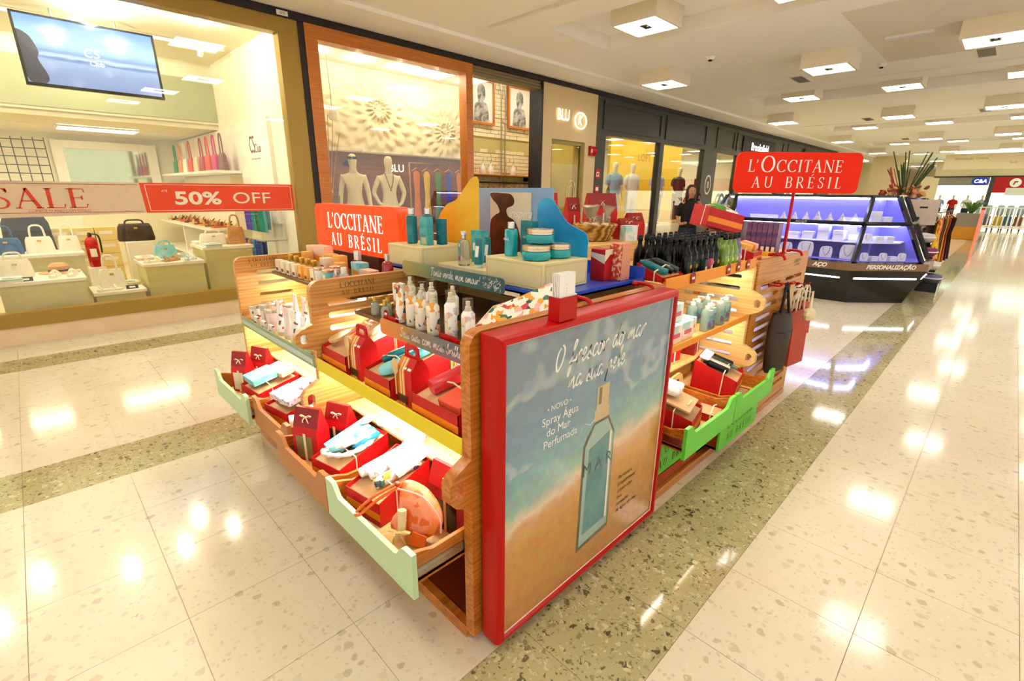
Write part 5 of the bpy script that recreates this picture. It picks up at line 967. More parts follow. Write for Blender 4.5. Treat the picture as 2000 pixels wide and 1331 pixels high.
for i in range(3): O('parcel', lambda: G().cb(0, 0, 0, .055, .1, .045, .006), (ORGB, ORG, PINKP)[i], t, loc=(-.065 + .065 * i, 0, hz(0)), rot=(an, 0, .15 - .1 * i))
for i, (x, y) in enumerate(((4.0, 1.34), (4.08, 1.3), (4.15, 1.38))):
    t = E('red_bow', (x, y, Z6 + .004), ('red gift bow beside the violet cartons, first', 'red gift bow at the end of the bag panel, front', 'red gift bow at the end of the bag panel, behind')[i], 'bow', 'red bows')
    O('loop', lambda: G().tube(smooth_path([(0, 0, .01), (.04, 0, .06), (.0, .02, .09), (-.04, 0, .06)], 4, True), .012, 6), REDP, t, 'rbl'); O('loop', lambda: G().tube(smooth_path([(0, 0, .01), (0, .04, .05), (0.01, 0, .08), (0, -.04, .05)], 4, True), .012, 6), REDP, t, 'rbm')
# lower aisle shelf: mint cartons and clear pump bottles (z .835)
for i, (x, y, z, w_, h) in enumerate(((2.2, 1.17, 0, .12, .1), (2.34, 1.16, 0, .12, .1), (2.48, 1.165, 0, .13, .1), (2.27, 1.2, .1015, .12, .1), (2.41, 1.2, .1015, .12, .1), (2.34, 1.22, .203, .12, .07), (2.49, 1.33, 0, .12, .2), (2.61, 1.2, 0, .09, .09), (2.63, 1.35, 0, .11, .16))):
    carton((x, y, Z5 + z), 0, w_, .1, h, MINTC, ('mint and white soap carton at the bottom of the stack by the poster', 'mint and white soap carton, second at the bottom of the stack', 'white soap carton with coral mark at the front of the lower aisle shelf', 'mint and white soap carton in the middle layer, by the poster', 'mint and white soap carton in the middle layer, by the bottles', 'mint and white soap carton on top of the stack', 'tall mint carton behind the stacked ones', 'small orange-sided soap carton before the pump bottles', 'mint carton at the back behind the pump bottles')[i], 'soap carton', 'mint and white cartons on the aisle shelf', mark=(ORG if i == 7 else COR), mk=.45)
pb = [(.03, 0), (.034, .004), (.034, .11), (.028, .125), (.013, .13)]
for i, (x, y) in enumerate(((2.72, 1.12), (2.81, 1.14), (2.92, 1.13), (2.76, 1.23), (2.87, 1.25), (2.98, 1.24), (3.05, 1.15))):
    t = bottle((x, y, Z5), 0, pb, mat('clear_aqua_gel', 'bfe0d8', .08, trans=.55), [(.013, .128), (.016, .13), (.016, .148), (.006, .15), (.006, .165), (.0, .166)], WHITE, ('clear pump bottle with lilac print, nearest the soap cartons', 'clear pump bottle, second along the aisle shelf front', 'clear pump bottle, third along the aisle shelf front', 'clear pump bottle in the back row by the cartons', 'clear pump bottle in the middle of the back row', 'clear pump bottle at the far end of the back row', 'clear pump bottle beside the pale side panel')[i], 'pump bottle', 'clear pump bottles', band=(.02, .095, .0346, pattern('lilac_mint_label', [(0, 'a86ab0'), (.4, '6a5a8a'), (.6, '5fb8a8'), (1, 'c8e6dc')], 26, 'noise', .4, .4, 'LINEAR'), .9), name='pump_bottle', key='pump')
    O('nozzle', lambda: G().tube([(0, 0, .163), (0, -.03, .165), (0, -.036, .158)], .005, 6), WHITE, t, 'pumpn')
# lime drawers
t, hz, an = tray_box((2.27, 1.075, ZD), .22, 'big red gift box with white bottles and ribbon in the near lime drawer', .24, .3, .11, .2)
O('kraft_lid', G().cb(0, 0, 0, .2, .2, .012, .002), KRAFT, t, loc=(.0, -.03, hz(-.03) + .04), rot=(an, 0, 0))
for i in range(3): O('bottle', lambda: G().lathe([(.016, -.075), (.022, -.07), (.024, .05), (.012, .06), (.012, .08)], 12), (FLORW, MINTC, FLORW)[i], t, loc=(-.05 + .05 * i, .02, hz(.02) + .09), rot=(-math.pi / 2 + an, 0, .35))
bow(t, .0, -.1, hz(-.1) + .05, .035, RIB)
tray_box((2.545, .965, ZD), .2, 'low red lid of a gift box lying behind the lime drawer front', .15, .12, .04, .05, ribbon=WRIB)
t, hz, an = tray_box((2.92, 1.09, ZD + .035), .25, 'big tilted red gift box with black and silver bottles in the second lime drawer', .24, .26, .11, .19, rot=(.06, 0, .2))
for i in range(4): O('bottle', lambda: G().lathe([(.012, -.075), (.02, -.07), (.021, .05), (.012, .06), (.012, .08)], 12), (BLK, SILV, DKG, BLK)[i], t, loc=(-.075 + .05 * i, .01, hz(.01) + .03), rot=(-math.pi / 2 + an, 0, .3))
O('tag_card', G().cb(0, 0, 0, .05, .07, .004), M_TEALD, t, loc=(.06, -.06, hz(-.06) + .03), rot=(an, 0, .2)); O('paper', G().cb(0, 0, 0, .16, .06, .02, .006), FLORW, t, loc=(.0, .09, hz(.09) + .03), rot=(an, 0, 0))
tray_box((2.93, .975, ZD), .1, 'flat red gift box lid under the tilted box', .25, .12, .03, .034, ribbon=None)
tent((2.62, 1.36, .562), .1, 'red gift pouch with white oval tag on the aisle deck', .14, .09, .15, ribbon=WRIB); tent((2.82, 1.38, .562), -.1, 'red gift pouch with white ribbon behind the tilted box', .14, .09, .17, ribbon=WRIB); tent((3.08, 1.35, .562), .2, 'dark red gift pouch beside the pale side panel', .12, .08, .17, m=DRED)
t = E('wooden_board', (2.525, 1.15, .3965), 'pale wooden board with rounded top standing in the lime drawer', 'wooden board', rot=(-.12, 0, .1)); O('board', G().prism([rrect(-.1, .1, 0, .2, .06, 5, (0, 0, 1, 1))], -.006, .006, XZ), WL, t); O('finger_hole', G().prism([rrect(-.03, .03, .15, .17, .009, 4)], -.0068, -.006, XZ), DARKB, t)
# ---------------------------------------------------------------- bags hanging on the slotted panel
LEA = mat('dark_brown_leather', '33241a', .5, bump=.3); LEAB = mat('black_strap', '1a1512', .5)
def hook(x, z, lab):
    t = E('panel_hook', (x, 1.049, z), lab, 'hook', 'red hooks in the panel slots'); O('arm', lambda: G().tube(smooth_path([(0, .01, 0), (0, -.04, 0), (0, -.07, .005), (0, -.078, .02)], 4), .006, 6), RED, t, 'hka'); O('plate', lambda: G().box(-.02, .02, -.006, 0, -.014, .014, .002), RED, t, 'hkp')
def hung_bag(x, y, ztop, w_, h, d, m, zh, lab, folds=True):
    t = E('hanging_bag', (x, y, ztop), lab, 'bag', rz=-.3)
    def bd():
        rows = []
        for k_, (u, wz, dz) in enumerate(((0, .62, .3), (-.04, .9, .6), (-.3, 1.0, 1.0), (-.7, .98, 1.0), (-.95, .92, .8), (-1, .8, .4))):
            rows.append([(w_ / 2 * wz * math.copysign(abs(math.cos(a)) ** .6, math.cos(a)), d / 2 * dz * math.sin(a) * (1 + .12 * math.sin(6 * a + u * 5)), h * u) for a in [2 * math.pi * i / 20 for i in range(20)]])
        g = G().grid(rows, True); g.add(rows[0], [tuple(range(20))]); return g.add(rows[-1], [tuple(range(20))[::-1]])
    O('body', bd, m, t)
    for s_ in (-1, 1): O('strap', G().tube([(s_ * w_ * .24, -d * .2, -.03), (s_ * w_ * .12, -d * .1, (zh - ztop) * .5), (s_ * .008, 0, zh - ztop)], .008, 6), LEAB if m is LEA else WOODS, t)
    O('flap_seam', G().tube([(-w_ * .42, -d * .42, -h * .3), (0, -d * .53, -h * .33), (w_ * .42, -d * .42, -h * .3)], .003, 4), LEAB, t)
    return t
hook(3.5, 1.02, 'red hook holding the first dark bag'); hook(3.62, 1.02, 'red hook holding the second dark bag'); hook(3.98, .948, 'red hook holding the large red paper bag'); hook(4.18, .948, 'red hook holding the small red paper bag')
hung_bag(3.47, .93, .86, .2, .42, .09, LEA, 1.03, 'dark brown leather bag with black straps, nearest the lime drawers'); hung_bag(3.62, .975, .84, .2, .4, .08, LEA, 1.03, 'dark brown leather bag just behind the first, on the slotted panel')
KR = mat('red_kraft', 'b83418', .5)
def paper_bag(x, y, z0, w_, d, h, lab, zh):
    t = E('paper_bag', (x, y, z0), lab, 'paper bag', rz=-.15)
    O('body', G().grid([[(s * w_ / 2, q * d / 2 * k_, z) for s, q in ((-1, -1), (-1, 0), (-1, 1), (1, 1), (1, 0), (1, -1))] for z, k_ in ((0, 1), (h * .7, .8), (h, .35))], True).add([(s * w_ / 2, q * d / 2, 0) for s, q in ((-1, -1), (1, -1), (1, 1), (-1, 1))], [(3, 2, 1, 0)]), KR, t)
    O('gusset', G().add([(-w_ / 2 - .001, -d / 2, .002), (-w_ / 2 - .001, d / 2, .002), (-w_ / 2 - .001, 0, h * .5)], [(0, 1, 2)]), mat('gusset_brown', '9a4a1c', .6), t)
    for q in (-1, 1): O('handle', G().tube(smooth_path([(-w_ * .25, q * d * .15, h - .01), (-w_ * .2, q * .01, h + (zh - z0 - h) * .7), (0, 0, zh - z0), (w_ * .2, q * .01, h + (zh - z0 - h) * .7), (w_ * .25, q * d * .15, h - .01)], 4), .006, 6), CREAMP, t)
    return t
paper_bag(3.98, .97, .37, .24, .1, .42, 'large red paper bag with cream rope handles on the slotted panel', .95); paper_bag(4.19, .985, .56, .15, .08, .26, 'small red paper bag at the outer edge of the slotted panel', .95)
for i in range(3):
    t = E('wooden_stick', (3.78 + .03 * i, .99, .66), ('pale wooden stick hanging between the dark and red bags, first', 'pale wooden stick hanging between the dark and red bags, second', 'pale wooden stick hanging between the dark and red bags, third')[i], 'wooden stick', 'sticks on the panel'); O('rod', lambda: G().tube([(0, 0, 0), (0, 0, .34)], .008, 8), WOODS, t, 'strod'); O('knob', lambda: G().lathe([(0, -.012), (.012, -.004), (.012, .006), (0, .012)], 10, (0, 0, .345)), RED, t, 'stk'); O('peg', lambda: G().tube([(0, 0, .33), (0, .055, .335)], .004, 6), RED, t, 'stp')
t = E('bath_sponge', (3.9, .875, .78), 'cream bath sponge tied in a bunch on the large red paper bag', 'sponge'); O('sponge', G().lathe([(0, -.05), (.05, -.035), (.07, 0), (.055, .035), (.02, .05), (.01, .17)], 12, sy=.6), mat('cream_sponge', 'ead9b0', .9, bump=1.0), t); O('cord', G().tube([(0, .0, .16), (-.0, .1, .18)], .003, 5), CREAMP, t)
for i, (x, z) in enumerate(((3.98, .935), (3.98, .862))):
    t = E('silver_roll', (x, 1.018, z), ('silver foil roll lying across the panel slots, upper', 'silver foil roll lying across the panel slots, lower')[i], 'foil roll'); O('roll', lambda: G().tube([(-.16, 0, 0), (.16, 0, 0)], .018, 10), mat('silver_foil', 'c8d0dc', .3, .6), t, 'sroll'); O('cap', lambda: G().tube([(-.166, 0, 0), (-.16, 0, 0)], .02, 10), WHITE, t, 'srollc')
# ================================================================ JEWELLERY KIOSK behind
JB = mat('kiosk_black', '14110f', .25, coat=.4); BRZ = mat('kiosk_bronze', '8a6a4c', .4, .3); JW = mat('jewel_white', 'eeeef8', .4); JIN = mat('jewel_blue_wall', '7874d2', .5); JLED = mat('blue_white_led', 'e4e6ff', .5, emit=16, ecol='c6caff'); JGL = thin_glass('case_glass', 'f8f8ff', .8)
jx0, jx1, jy0, jy1, ch_ = 8.95, 10.9, .92, 4.2, .62
def octo(e, c=ch_): return [(jx0 - e, jy0 + c), (jx0 + c, jy0 - e), (jx1 - c, jy0 - e), (jx1 + e, jy0 + c), (jx1 + e, jy1 - c), (jx1 - c, jy1 + e), (jx0 + c, jy1 + e), (jx0 - e, jy1 - c)]
jk = E('jewellery_kiosk', (0, 0, 0), 'black eight-sided jewellery kiosk with blue-lit glass cases', 'jewellery kiosk')
def ring(e0, z0, e1, z1): return [[(p[0], p[1], z) for p in octo(e)] for e, z in ((e0, z0), (e1, z1))]
O('plinth', G().grid(ring(0, 0, .2, .52), True), JB, jk); O('bronze_band', G().grid(ring(.21, .52, .21, .63), True).grid(ring(.2, .52, .21, .52), True), BRZ, jk); O('ledge', G().grid(ring(.21, .63, .12, .645), True), JB, jk)
O('deck', G().add([(p[0], p[1], .65) for p in octo(.1)], [tuple(range(8))]), JIN, jk); O('top', G().grid(ring(-.34, 1.58, -.34, 1.62), True).add([(p[0], p[1], 1.62) for p in octo(-.34)], [tuple(range(8))]).add([(p[0], p[1], 1.58) for p in octo(-.34)], [tuple(range(8))[::-1]]), JB, jk)
lo, mi, hi = octo(.12), octo(-.12), octo(-.34)
for i in range(8):
    a, b_ = lo[i], hi[i]; O('mullion', G().tube([(a[0], a[1], .64), (b_[0], b_[1], 1.6)], .035, 4), JB, jk)
    j = (i + 1) % 8
    O('pane', G().add([(lo[i][0], lo[i][1], .64), (lo[j][0], lo[j][1], .64), (hi[j][0], hi[j][1], 1.6), (hi[i][0], hi[i][1], 1.6)], [(0, 1, 2, 3)]), JGL, jk)
    O('cross_rail', G().tube([(mi[i][0], mi[i][1], 1.2), (mi[j][0], mi[j][1], 1.2)], .03, 4), JB, jk)
inn = octo(-.55, .58)
O('inner_wall', G().grid([[(p[0], p[1], z) for p in inn] for z in (.65, 1.58)], True), JIN, jk)
O('case_partition', G().prism([[(.86, .66), (1.47, .66), (1.47, 1.57), (1.27, 1.57)]], 9.98, 10.0, YZ), JIN, jk)
O('shelf', G().prism([octo(-.12), octo(-.55, .58)], 1.18, 1.2, XY), JW, jk); O('shelf', G().prism([octo(-.2), octo(-.55, .58)], .9, .915, XY), JW, jk)
for i in (7, 0, 1, 6):
    j = (i + 1) % 8; A, B = octo(-.42)[i], octo(-.42)[j]; C, D = octo(-.28)[i], octo(-.28)[j]
    O('light_strip', G().tube([(A[0], A[1], 1.572), (B[0], B[1], 1.572)], .02, 4), JLED, jk); O('light_strip', G().tube([(C[0], C[1], 1.165), (D[0], D[1], 1.165)], .014, 4), JLED, jk)
    a, b_ = Vector(octo(.15)[i]), Vector(octo(.15)[j]); d_ = (b_ - a); p, q = a + d_ * .06, a + d_ * .94
    O('plinth_light', G().tube([(p.x, p.y, .4), (q.x, q.y, .4)], .014, 4), mat('plinth_led', 'ffffff', .5, emit=5), jk)
ud = Vector((ch_, -ch_, 0)).normalized()
o_ = octo(.212); A = Vector((*o_[0], .55)); B = Vector((*o_[1], .55)); nrm = Vector((-.004, -.004, 0))
letters(jk, WHT, [('PERSONALIZAÇÃO', A.lerp(B, .52) + nrm, ud, (0, 0, 1), .062, dict(slant=.25, bold=.004)), ('AÇO', (jx0 - .216, 1.95, .55), (0, -1, 0), (0, 0, 1), .062, dict(slant=.25, bold=.004)), ('ACIUM', (jx0 + .085, 2.4, 1.19), (0, -1, 0), (0, 0, 1), .03, dict(track=.4))])
# stands and boxes shown in the cases: necklace busts, ring cones, small white boxes
rnd = random.Random(5)
def bust(x, y, z, s, rz, lab):
    t = E('necklace_stand', (x, y, z), lab, 'necklace stand', 'necklace stands in the blue case', rz, sc=s)
    O('bust', lambda: G().prism([[(p.x, p.y) for p in smooth_path([(-.1, 0, 0), (-.11, .1, 0), (-.09, .2, 0), (-.03, .22, 0), (.03, .22, 0), (.09, .2, 0), (.11, .1, 0), (.1, 0, 0)], 3)]], -.02, .01, XZ), JW, t, 'bust'); O('chain', lambda: G().tube(smooth_path([(-.06, -.024, .2), (-.045, -.024, .1), (0, -.024, .05), (.045, -.024, .1), (.06, -.024, .2)], 5), .006, 5), SILV, t, 'chain')
def jbox(x, y, z, w_, h, rz, lab):
    t = E('jewel_box', (x, y, z), lab, 'jewel box', 'white boxes in the blue case', rz); O('base', lambda: G().cb(0, 0, 0, 1, 1, .6, .02), JW, t, 'jbx', sc=(w_, w_ * .8, h)); O('lid', lambda: G().cb(0, 0, .61, 1.04, 1.04, .39, .02), JW, t, 'jbl', sc=(w_, w_ * .8, h))
def cone(x, y, z, s, lab):
    t = E('ring_cone', (x, y, z), lab, 'ring stand', 'ring cones on the top shelf', sc=s); O('cone', lambda: G().lathe([(.05, 0), (.05, .01), (.02, .06), (.004, .11)], 10), JW, t, 'rcone'); O('ring', lambda: G().tube([(.02 * math.cos(a * .6283), .02 * math.sin(a * .6283), .07) for a in range(10)], .005, 5, True), SILV, t, 'rring')
for i in range(7): cone(9.2, 1.7 + .17 * i, 1.2005, 1.3 if i != 3 else 1.5, 'white ring cone on the case top shelf, %s from the corner' % ORD[i])
for i in range(4): bust(9.12, 1.68 + .3 * i, .651, (1, .8, 1.05, .9)[i], R90, 'white necklace stand on the case floor behind the pole sign, %s from the corner' % ORD[i])
for i in range(5): jbox(9.3, 1.66 + .22 * i, .9155, .16, (.1, .16, .22, .12, .1)[i], R90, 'white jewel box on the case middle shelf behind the pole sign, %s from the corner' % ORD[i])
for i in range(5):
    p = Vector(octo(-.05)[0]).lerp(Vector(octo(-.05)[1]), .14 + .18 * i); p2 = Vector(octo(-.3)[0]).lerp(Vector(octo(-.3)[1]), .12 + .37 * i); p3 = Vector(octo(-.38)[0]).lerp(Vector(octo(-.38)[1]), .25 + .5 * i)
    (jbox(p.x, p.y, .651, .1, .07, R90 / 2, 'white jewel box at the foot of the corner case, %s along' % ORD[i]) if i % 2 else bust(p.x, p.y, .651, .55, R90 / 2, 'small necklace stand at the foot of the corner case, %s along' % ORD[i]))
    if i < 3: (bust(p2.x, p2.y, .9155, .6, R90 / 2, 'white necklace stand on the middle shelf of the corner case') if i == 0 else jbox(p2.x, p2.y, .9155, .11, .09, R90 / 2, 'white jewel box on the middle shelf of the corner case, %s along' % ORD[i]))
    if i < 2: jbox(p3.x, p3.y, 1.2005, .13, .1 if i else .18, R90 / 2, 'white jewel box on the top shelf of the corner case, %s along' % ORD[i])
# ================================================================ SHOP INTERIORS
SW = mat('shop_cream_wall', 'efead2', .6, var=.02, scale=2); SWG = mat('shop_pale_green', 'b2ba98', .5, var=.02, scale=2); SF = mat('shop_floor', 'd8c79a', .25)
SLT = mat('shop_light', 'fff2d2', .5, emit=SHOP_EMIT, ecol='fff6e2'); SPOT = mat('spot_bulb', 'fff8e6', .5, emit=40, ecol='fff2d8')
def room(n, x0, x1, y1, zc, m, fl=.0, mf=SF):
    S('wall_%s' % n, G().box(x0, x1, y1, y1 + .1, 0, zc).box(x0 - .06, x0, YS + .3, y1, 0, zc).box(x1, x1 + .06, YS + .3, y1, 0, zc), m)
    S('ceiling_%s' % n, G().box(x0, x1, YS + .14, y1, zc, zc + .05), m); S('floor_%s' % n, G().box(x0, x1, YS + .12, y1, fl - .05 - .1, fl), mf)
def panel_light(x, y, z, sx, sy, lab, grp):
    t = E('ceiling_panel_light', (x, y, z), lab, 'ceiling light', grp); O('frame', lambda: G().prism([[(-.54, -.54), (.54, -.54), (.54, .54), (-.54, .54)], [(-.5, -.5), (.5, -.5), (.5, .5), (-.5, .5)]], -.03, 0, XY), WHITE, t, 'plf', sc=(sx, sy, 1)); O('diffuser', lambda: G().box(-.5, .5, -.5, .5, -.015, -.01), SLT, t, 'pld', sc=(sx, sy, 1))
def spot(x, y, z, lab, grp, w_=0):
    t = E('spotlight', (x, y, z), lab, 'spotlight', grp); O('ring', lambda: G().lathe([(.05, -.012), (.06, -.008), (.06, 0)], 14), WHITE, t, 'spr'); O('bulb', lambda: G().lathe([(.0, -.016), (.035, -.014), (.04, -.01)], 12), SPOT, t, 'spb')
    if w_:
        l = bpy.data.lights.new('spot_lamp', 'POINT'); l.energy = w_; l.shadow_soft_size = .045; l.color = (1, .95, .84); link('spot_lamp', l, t, loc=(0, 0, -.07))
# ---- shop 1 (sale banner)
room('sale_shop', -7, 2.86, 13.6, 3.66, SW, .02)
S('wall_bulkhead', G().box(-7, 2.86, 10.4, 10.46, 2.7, 3.66).box(-7, 2.86, 10.46, 13.6, 2.62, 2.7), SW)
O('glazed_panel', G().box(-6, 2.84, 10.38, 10.4, 2.74, 3.4), SWG, bpy.data.objects['wall_bulkhead'])
for i in range(4):
    for j in range(2): spot(-4.6 + 1.9 * i, 8.4 + 1.3 * j, 3.655, 'round spotlight in the sale shop ceiling, %s row, %s along' % (ORD[j], ORD[i]), 'spotlights above the television', 18)
    panel_light(-4.4 + 1.9 * i, 11.9, 2.615, 1.1, .6, 'flat bright panel in the low back ceiling of the sale shop, %s along' % ORD[i], 'panel lights at the back of the sale shop')
for i in range(6): spot(-1.2 + .66 * i, 7.75, 3.655, 'round ceiling spotlight behind the sale shop window, %s along' % ORD[i], 'spotlights in the sale shop', 14)
t = E('track_rail', (.6, 9.0, 3.6), 'long white track rail with lamp heads under the sale shop ceiling', 'track light'); O('rail', G().box(-2.5, 2.1, -.02, .02, 0, .04), WHITE, t)
for i in range(6): O('lamp_head', lambda: G().lathe([(.035, -.12), (.045, -.05), (.02, -.01), (.012, 0)], 12), WHITE, t, 'lhead', loc=(-2.2 + .8 * i, 0, 0), rot=(.5, 0, .3))
# television
tv = E('television', (1.04, 8.5, 2.75), 'wall-size television tilted down showing a beach, hung inside the sale shop', 'television', rot=(math.radians(-4), 0, 0))
O('bezel', G().prism([[(-.68, 0), (.68, 0), (.68, .785), (-.68, .785)], [(-.655, .035), (.655, .035), (.655, .765), (-.655, .765)]], -.03, .0, XZ).box(-.66, .66, .0, .04, .02, .77), mat('tv_black', '0c0c0c', .25), tv)
m, tt, b = nt('tv_beach'); sp = N(tt, 'ShaderNodeSeparateXYZ'); tt.links.new(coords(tt, kind='Generated'), sp.inputs[0]); nz = N(tt, 'ShaderNodeTexNoise', in_Scale=6.0, in_Detail=5.0); tt.links.new(coords(tt, (1, 1, 6), 'Object'), nz.inputs['Vector'])
ad = N(tt, 'ShaderNodeMath', operation='MULTIPLY_ADD', i1=.1); tt.links.new(nz.outputs[0], ad.inputs[0]); tt.links.new(sp.outputs[2], ad.inputs[2])
c_ = ramp(tt, ad.outputs[0], [(0, '6f82b4'), (.3, '7f93c2'), (.42, '8fa6d0'), (.46, '5f7fb4'), (.5, 'a8c0e0'), (.56, '6d92c4'), (.62, '8fb6dc'), (.7, '9cc8ee'), (1, '6a9ae6')]); b.inputs['Base Color'].default_value = (.01, .01, .012, 1); tt.links.new(c_, b.inputs['Emission Color']); b.inputs['Emission Strength'].default_value = 1.0; b.inputs['Roughness'].default_value = .1; MATS['tv_beach'] = m
scr = O('screen', G().box(-.655, .655, -.012, -.008, .035, .765), m, tv)
O('figure_print', G().sheet([[(p.x, p.y) for p in smooth_path([(-.655, .6, 0), (-.6, .58, 0), (-.54, .52, 0), (-.5, .38, 0), (-.52, .3, 0), (-.46, .12, 0), (-.5, .04, 0), (-.62, .04, 0), (-.655, .1, 0)], 4)]], lambda u, v, d: (u, -.0125, v)), mat('tv_figure', '2c3044', .3), scr)
letters(scr, mat('tv_logo', 'd8ecff', .5, emit=.8), [('CS', (.0, -.0135, .4), (1, 0, 0), (0, 0, 1), .1, dict(slant=.2)), ('Club', (.03, -.0135, .31), (1, 0, 0), (0, 0, 1), .055)])
O('hanger', G().tube([(-.3, .06, .7), (-.3, .06, .9)], .015, 8).tube([(.3, .06, .7), (.3, .06, .9)], .015, 8), METAL, tv)
# sale banner on the glass
yb = YS + .044
sb = E('sale_banner', (0, 0, 0), 'sale banner across the shop window, cream with red end reading 50% OFF', 'banner')
O('cream_strip', G().prism([[(-.6, 1.285), (1.06, 1.325), (1.04, 1.662), (-.6, 1.65)]], yb, yb + .003, XZ), mat('banner_cream', 'dcc3a2', .5), sb)
O('red_strip', G().prism([[(1.06, 1.325), (2.77, 1.325), (2.77, 1.672), (1.04, 1.662)]], yb, yb + .003, XZ), mat('banner_red', 'e8481e', .45), sb)
O('border_line', G().prism([[(1.1, 1.345), (2.74, 1.345), (2.74, 1.652), (1.085, 1.643)], [(1.107, 1.35), (2.735, 1.35), (2.735, 1.647), (1.092, 1.638)]], yb - .002, yb, XZ), CREAMP, sb)
O('rule', G().box(-.6, 1.02, yb - .002, yb, 1.633, 1.638).box(-.6, 1.03, yb - .002, yb, 1.34, 1.344), DRED, sb)
bl = mat('banner_letter', 'd8401c', .5)
letters(sb, bl, [('SALE', (.56, yb - .002, 1.39), (1, 0, 0), (0, 0, 1), .2, dict(font='serif', align='r', track=.06, wx=1.35))]); letters(sb, bl, [('COMECE O ANO COM ESTILO', (.56, yb - .002, 1.35), (1, 0, 0), (0, 0, 1), .026, dict(align='r'))])
letters(sb, CREAMP, [('ATÉ', (1.24, yb - .002, 1.56), (1, 0, 0), (0, 0, 1), .025, dict(align='l')), ('50%', (1.36, yb - .002, 1.42), (1, 0, 0), (0, 0, 1), .15, dict(align='l', bold=.006, wx=1.45)), ('OFF', (2.0, yb - .002, 1.425), (1, 0, 0), (0, 0, 1), .145, dict(align='l', wx=1.35))])
t = E('shop_number_tag', (2.86, YS - .055, 3.71), 'small white number plate on the black band above the bronze frame', 'number plate'); O('plate', G().box(-.07, .07, -.004, 0, 0, .055), WHITE, t); letters(t, INK, [('2078', (0, -.0055, .015), (1, 0, 0), (0, 0, 1), .026)])
# window plinths
PLI = mat('plinth_olive_cream', 'd3cb92', .5); WTOP = mat('white_top', 'f6f2e6', .3)
def plinth(x0, x1, y0, y1, z1, lab):
    t = E('window_plinth', ((x0 + x1) / 2, (y0 + y1) / 2, .021), lab, 'plinth'); w_, d = x1 - x0, y1 - y0
    O('body', G().cb(0, 0, 0, w_ - .04, d - .04, z1 - .06), PLI, t); O('top_slab', G().cb(0, 0, z1 - .06, w_, d, .04, .004), WTOP, t); return z1 - .02 + .021
pz = [plinth(-.34, .4, 7.32, 8.1, .62, 'pale plinth with white top, first in the sale window'), plinth(.42, .93, 7.32, 7.9, .42, 'low pale plinth with white top in the sale window'), plinth(.95, 1.62, 7.4, 8.1, .7, 'pale plinth with white top under the folded shirts'), plinth(1.66, 2.3, 7.6, 8.3, .84, 'tall pale plinth beside the kiosk panel'), plinth(-.34, .5, 8.35, 8.9, .8, 'pale back plinth carrying bags')]
def handbag(x, y, z, w_, h, m, lab, grp=None, rz=0, hh=.7):
    t = E('handbag', (x, y, z), lab, 'handbag', grp, rz); d = w_ * .35
    O('body', lambda: G().grid([[(w_ / 2 * kx * math.copysign(abs(math.cos(a)) ** .5, math.cos(a)), d / 2 * ky * math.copysign(abs(math.sin(a)) ** .5, math.sin(a)), h * f) for a in [2 * math.pi * i / 16 for i in range(16)]] for f, kx, ky in ((0, .1, .1), (0, .95, .95), (.15, 1, 1), (.8, .9, .8), (1, .78, .4), (1, .1, .1))], True), m, t, 'hb%s%s%s' % (w_, h, m.name))
    O('handle', lambda: G().tube(smooth_path([(-w_ * .25, 0, h * .9), (-w_ * .2, 0, h * (1 + hh * .8)), (0, 0, h * (1 + hh)), (w_ * .2, 0, h * (1 + hh * .8)), (w_ * .25, 0, h * .9)], 4), .012, 6), m, t, 'hbh%s%s%s' % (w_, h, m.name))
    O('clasp', lambda: G().box(-.02, .02, -d * .46, -d * .43, h * .7, h * .8), GOLD, t, 'hbc%s%s' % (w_, h))
    return t
def shoe(x, y, z, m, rz, lab, grp):
    t = E('sandal', (x, y, z), lab, 'shoe', grp, rz)
    O('sole', lambda: G().prism([[(p.x, p.y) for p in smooth_path([(-.12, 0, 0), (-.09, .04, 0), (0, .03, 0), (.09, .045, 0), (.13, .0, 0), (.09, -.045, 0), (0, -.03, 0), (-.09, -.035, 0)], 3, True)]], 0, .03, XY), m, t, 'shs' + m.name); O('strap', lambda: G().tube(smooth_path([(.06, -.045, .02), (.05, 0, .07), (.06, .045, .02)], 4), .014, 6), m, t, 'sht' + m.name); O('heel_strap', lambda: G().tube(smooth_path([(-.06, -.035, .02), (-.11, 0, .08), (-.06, .035, .02)], 4), .008, 6), m, t, 'shh' + m.name)
WL_ = mat('white_leather', 'f6f0e2', .4); TANL = mat('tan_leather', 'c8955a', .45); BLU = mat('blue_leather', '2a5a8c', .45); BLKL = mat('black_leather', '1c1a1a', .4)
handbag(-.2, 8.6, pz[4], .3, .2, BLU, 'blue handbag with tan handle on the back plinth'); handbag(.1, 8.62, pz[4], .28, .2, WL_, 'white handbag beside the blue one'); handbag(.38, 8.6, pz[4], .22, .2, WL_, 'small white handbag at the end of the back plinth')
handbag(-.16, 7.74, pz[0], .3, .2, WL_, 'large white tote lying at the first plinth', hh=.4)
for i in range(2): shoe(.14 + .15 * i, 7.52, pz[0], WL_, 1.4, ('white flowered sandal on the first plinth, next to the tote', 'white flowered sandal at the end of the first plinth')[i], 'white sandals')
handbag(.64, 7.55, pz[1], .26, .24, WL_, 'white woven bag on the low plinth'); shoe(.58, 7.38, pz[1], WL_, .1, 'white sandal at the low plinth corner', None)
t = E('price_card', (.8, 7.4, pz[1]), 'small dark price card on the low plinth', 'price card', rot=(-.5, 0, 0)); O('card', G().box(-.06, .06, 0, .004, 0, .05), BLKL, t); O('print', G().box(-.03, .03, -.001, 0, .015, .035), WHT, t)
t = E('price_card', (-.1, 7.36, pz[0]), 'small dark price card on the first plinth', 'price card', rot=(-.5, 0, 0)); O('card', G().box(-.06, .06, 0, .004, 0, .05), BLKL, t); O('print', G().box(-.03, .03, -.001, 0, .015, .035), WHT, t)
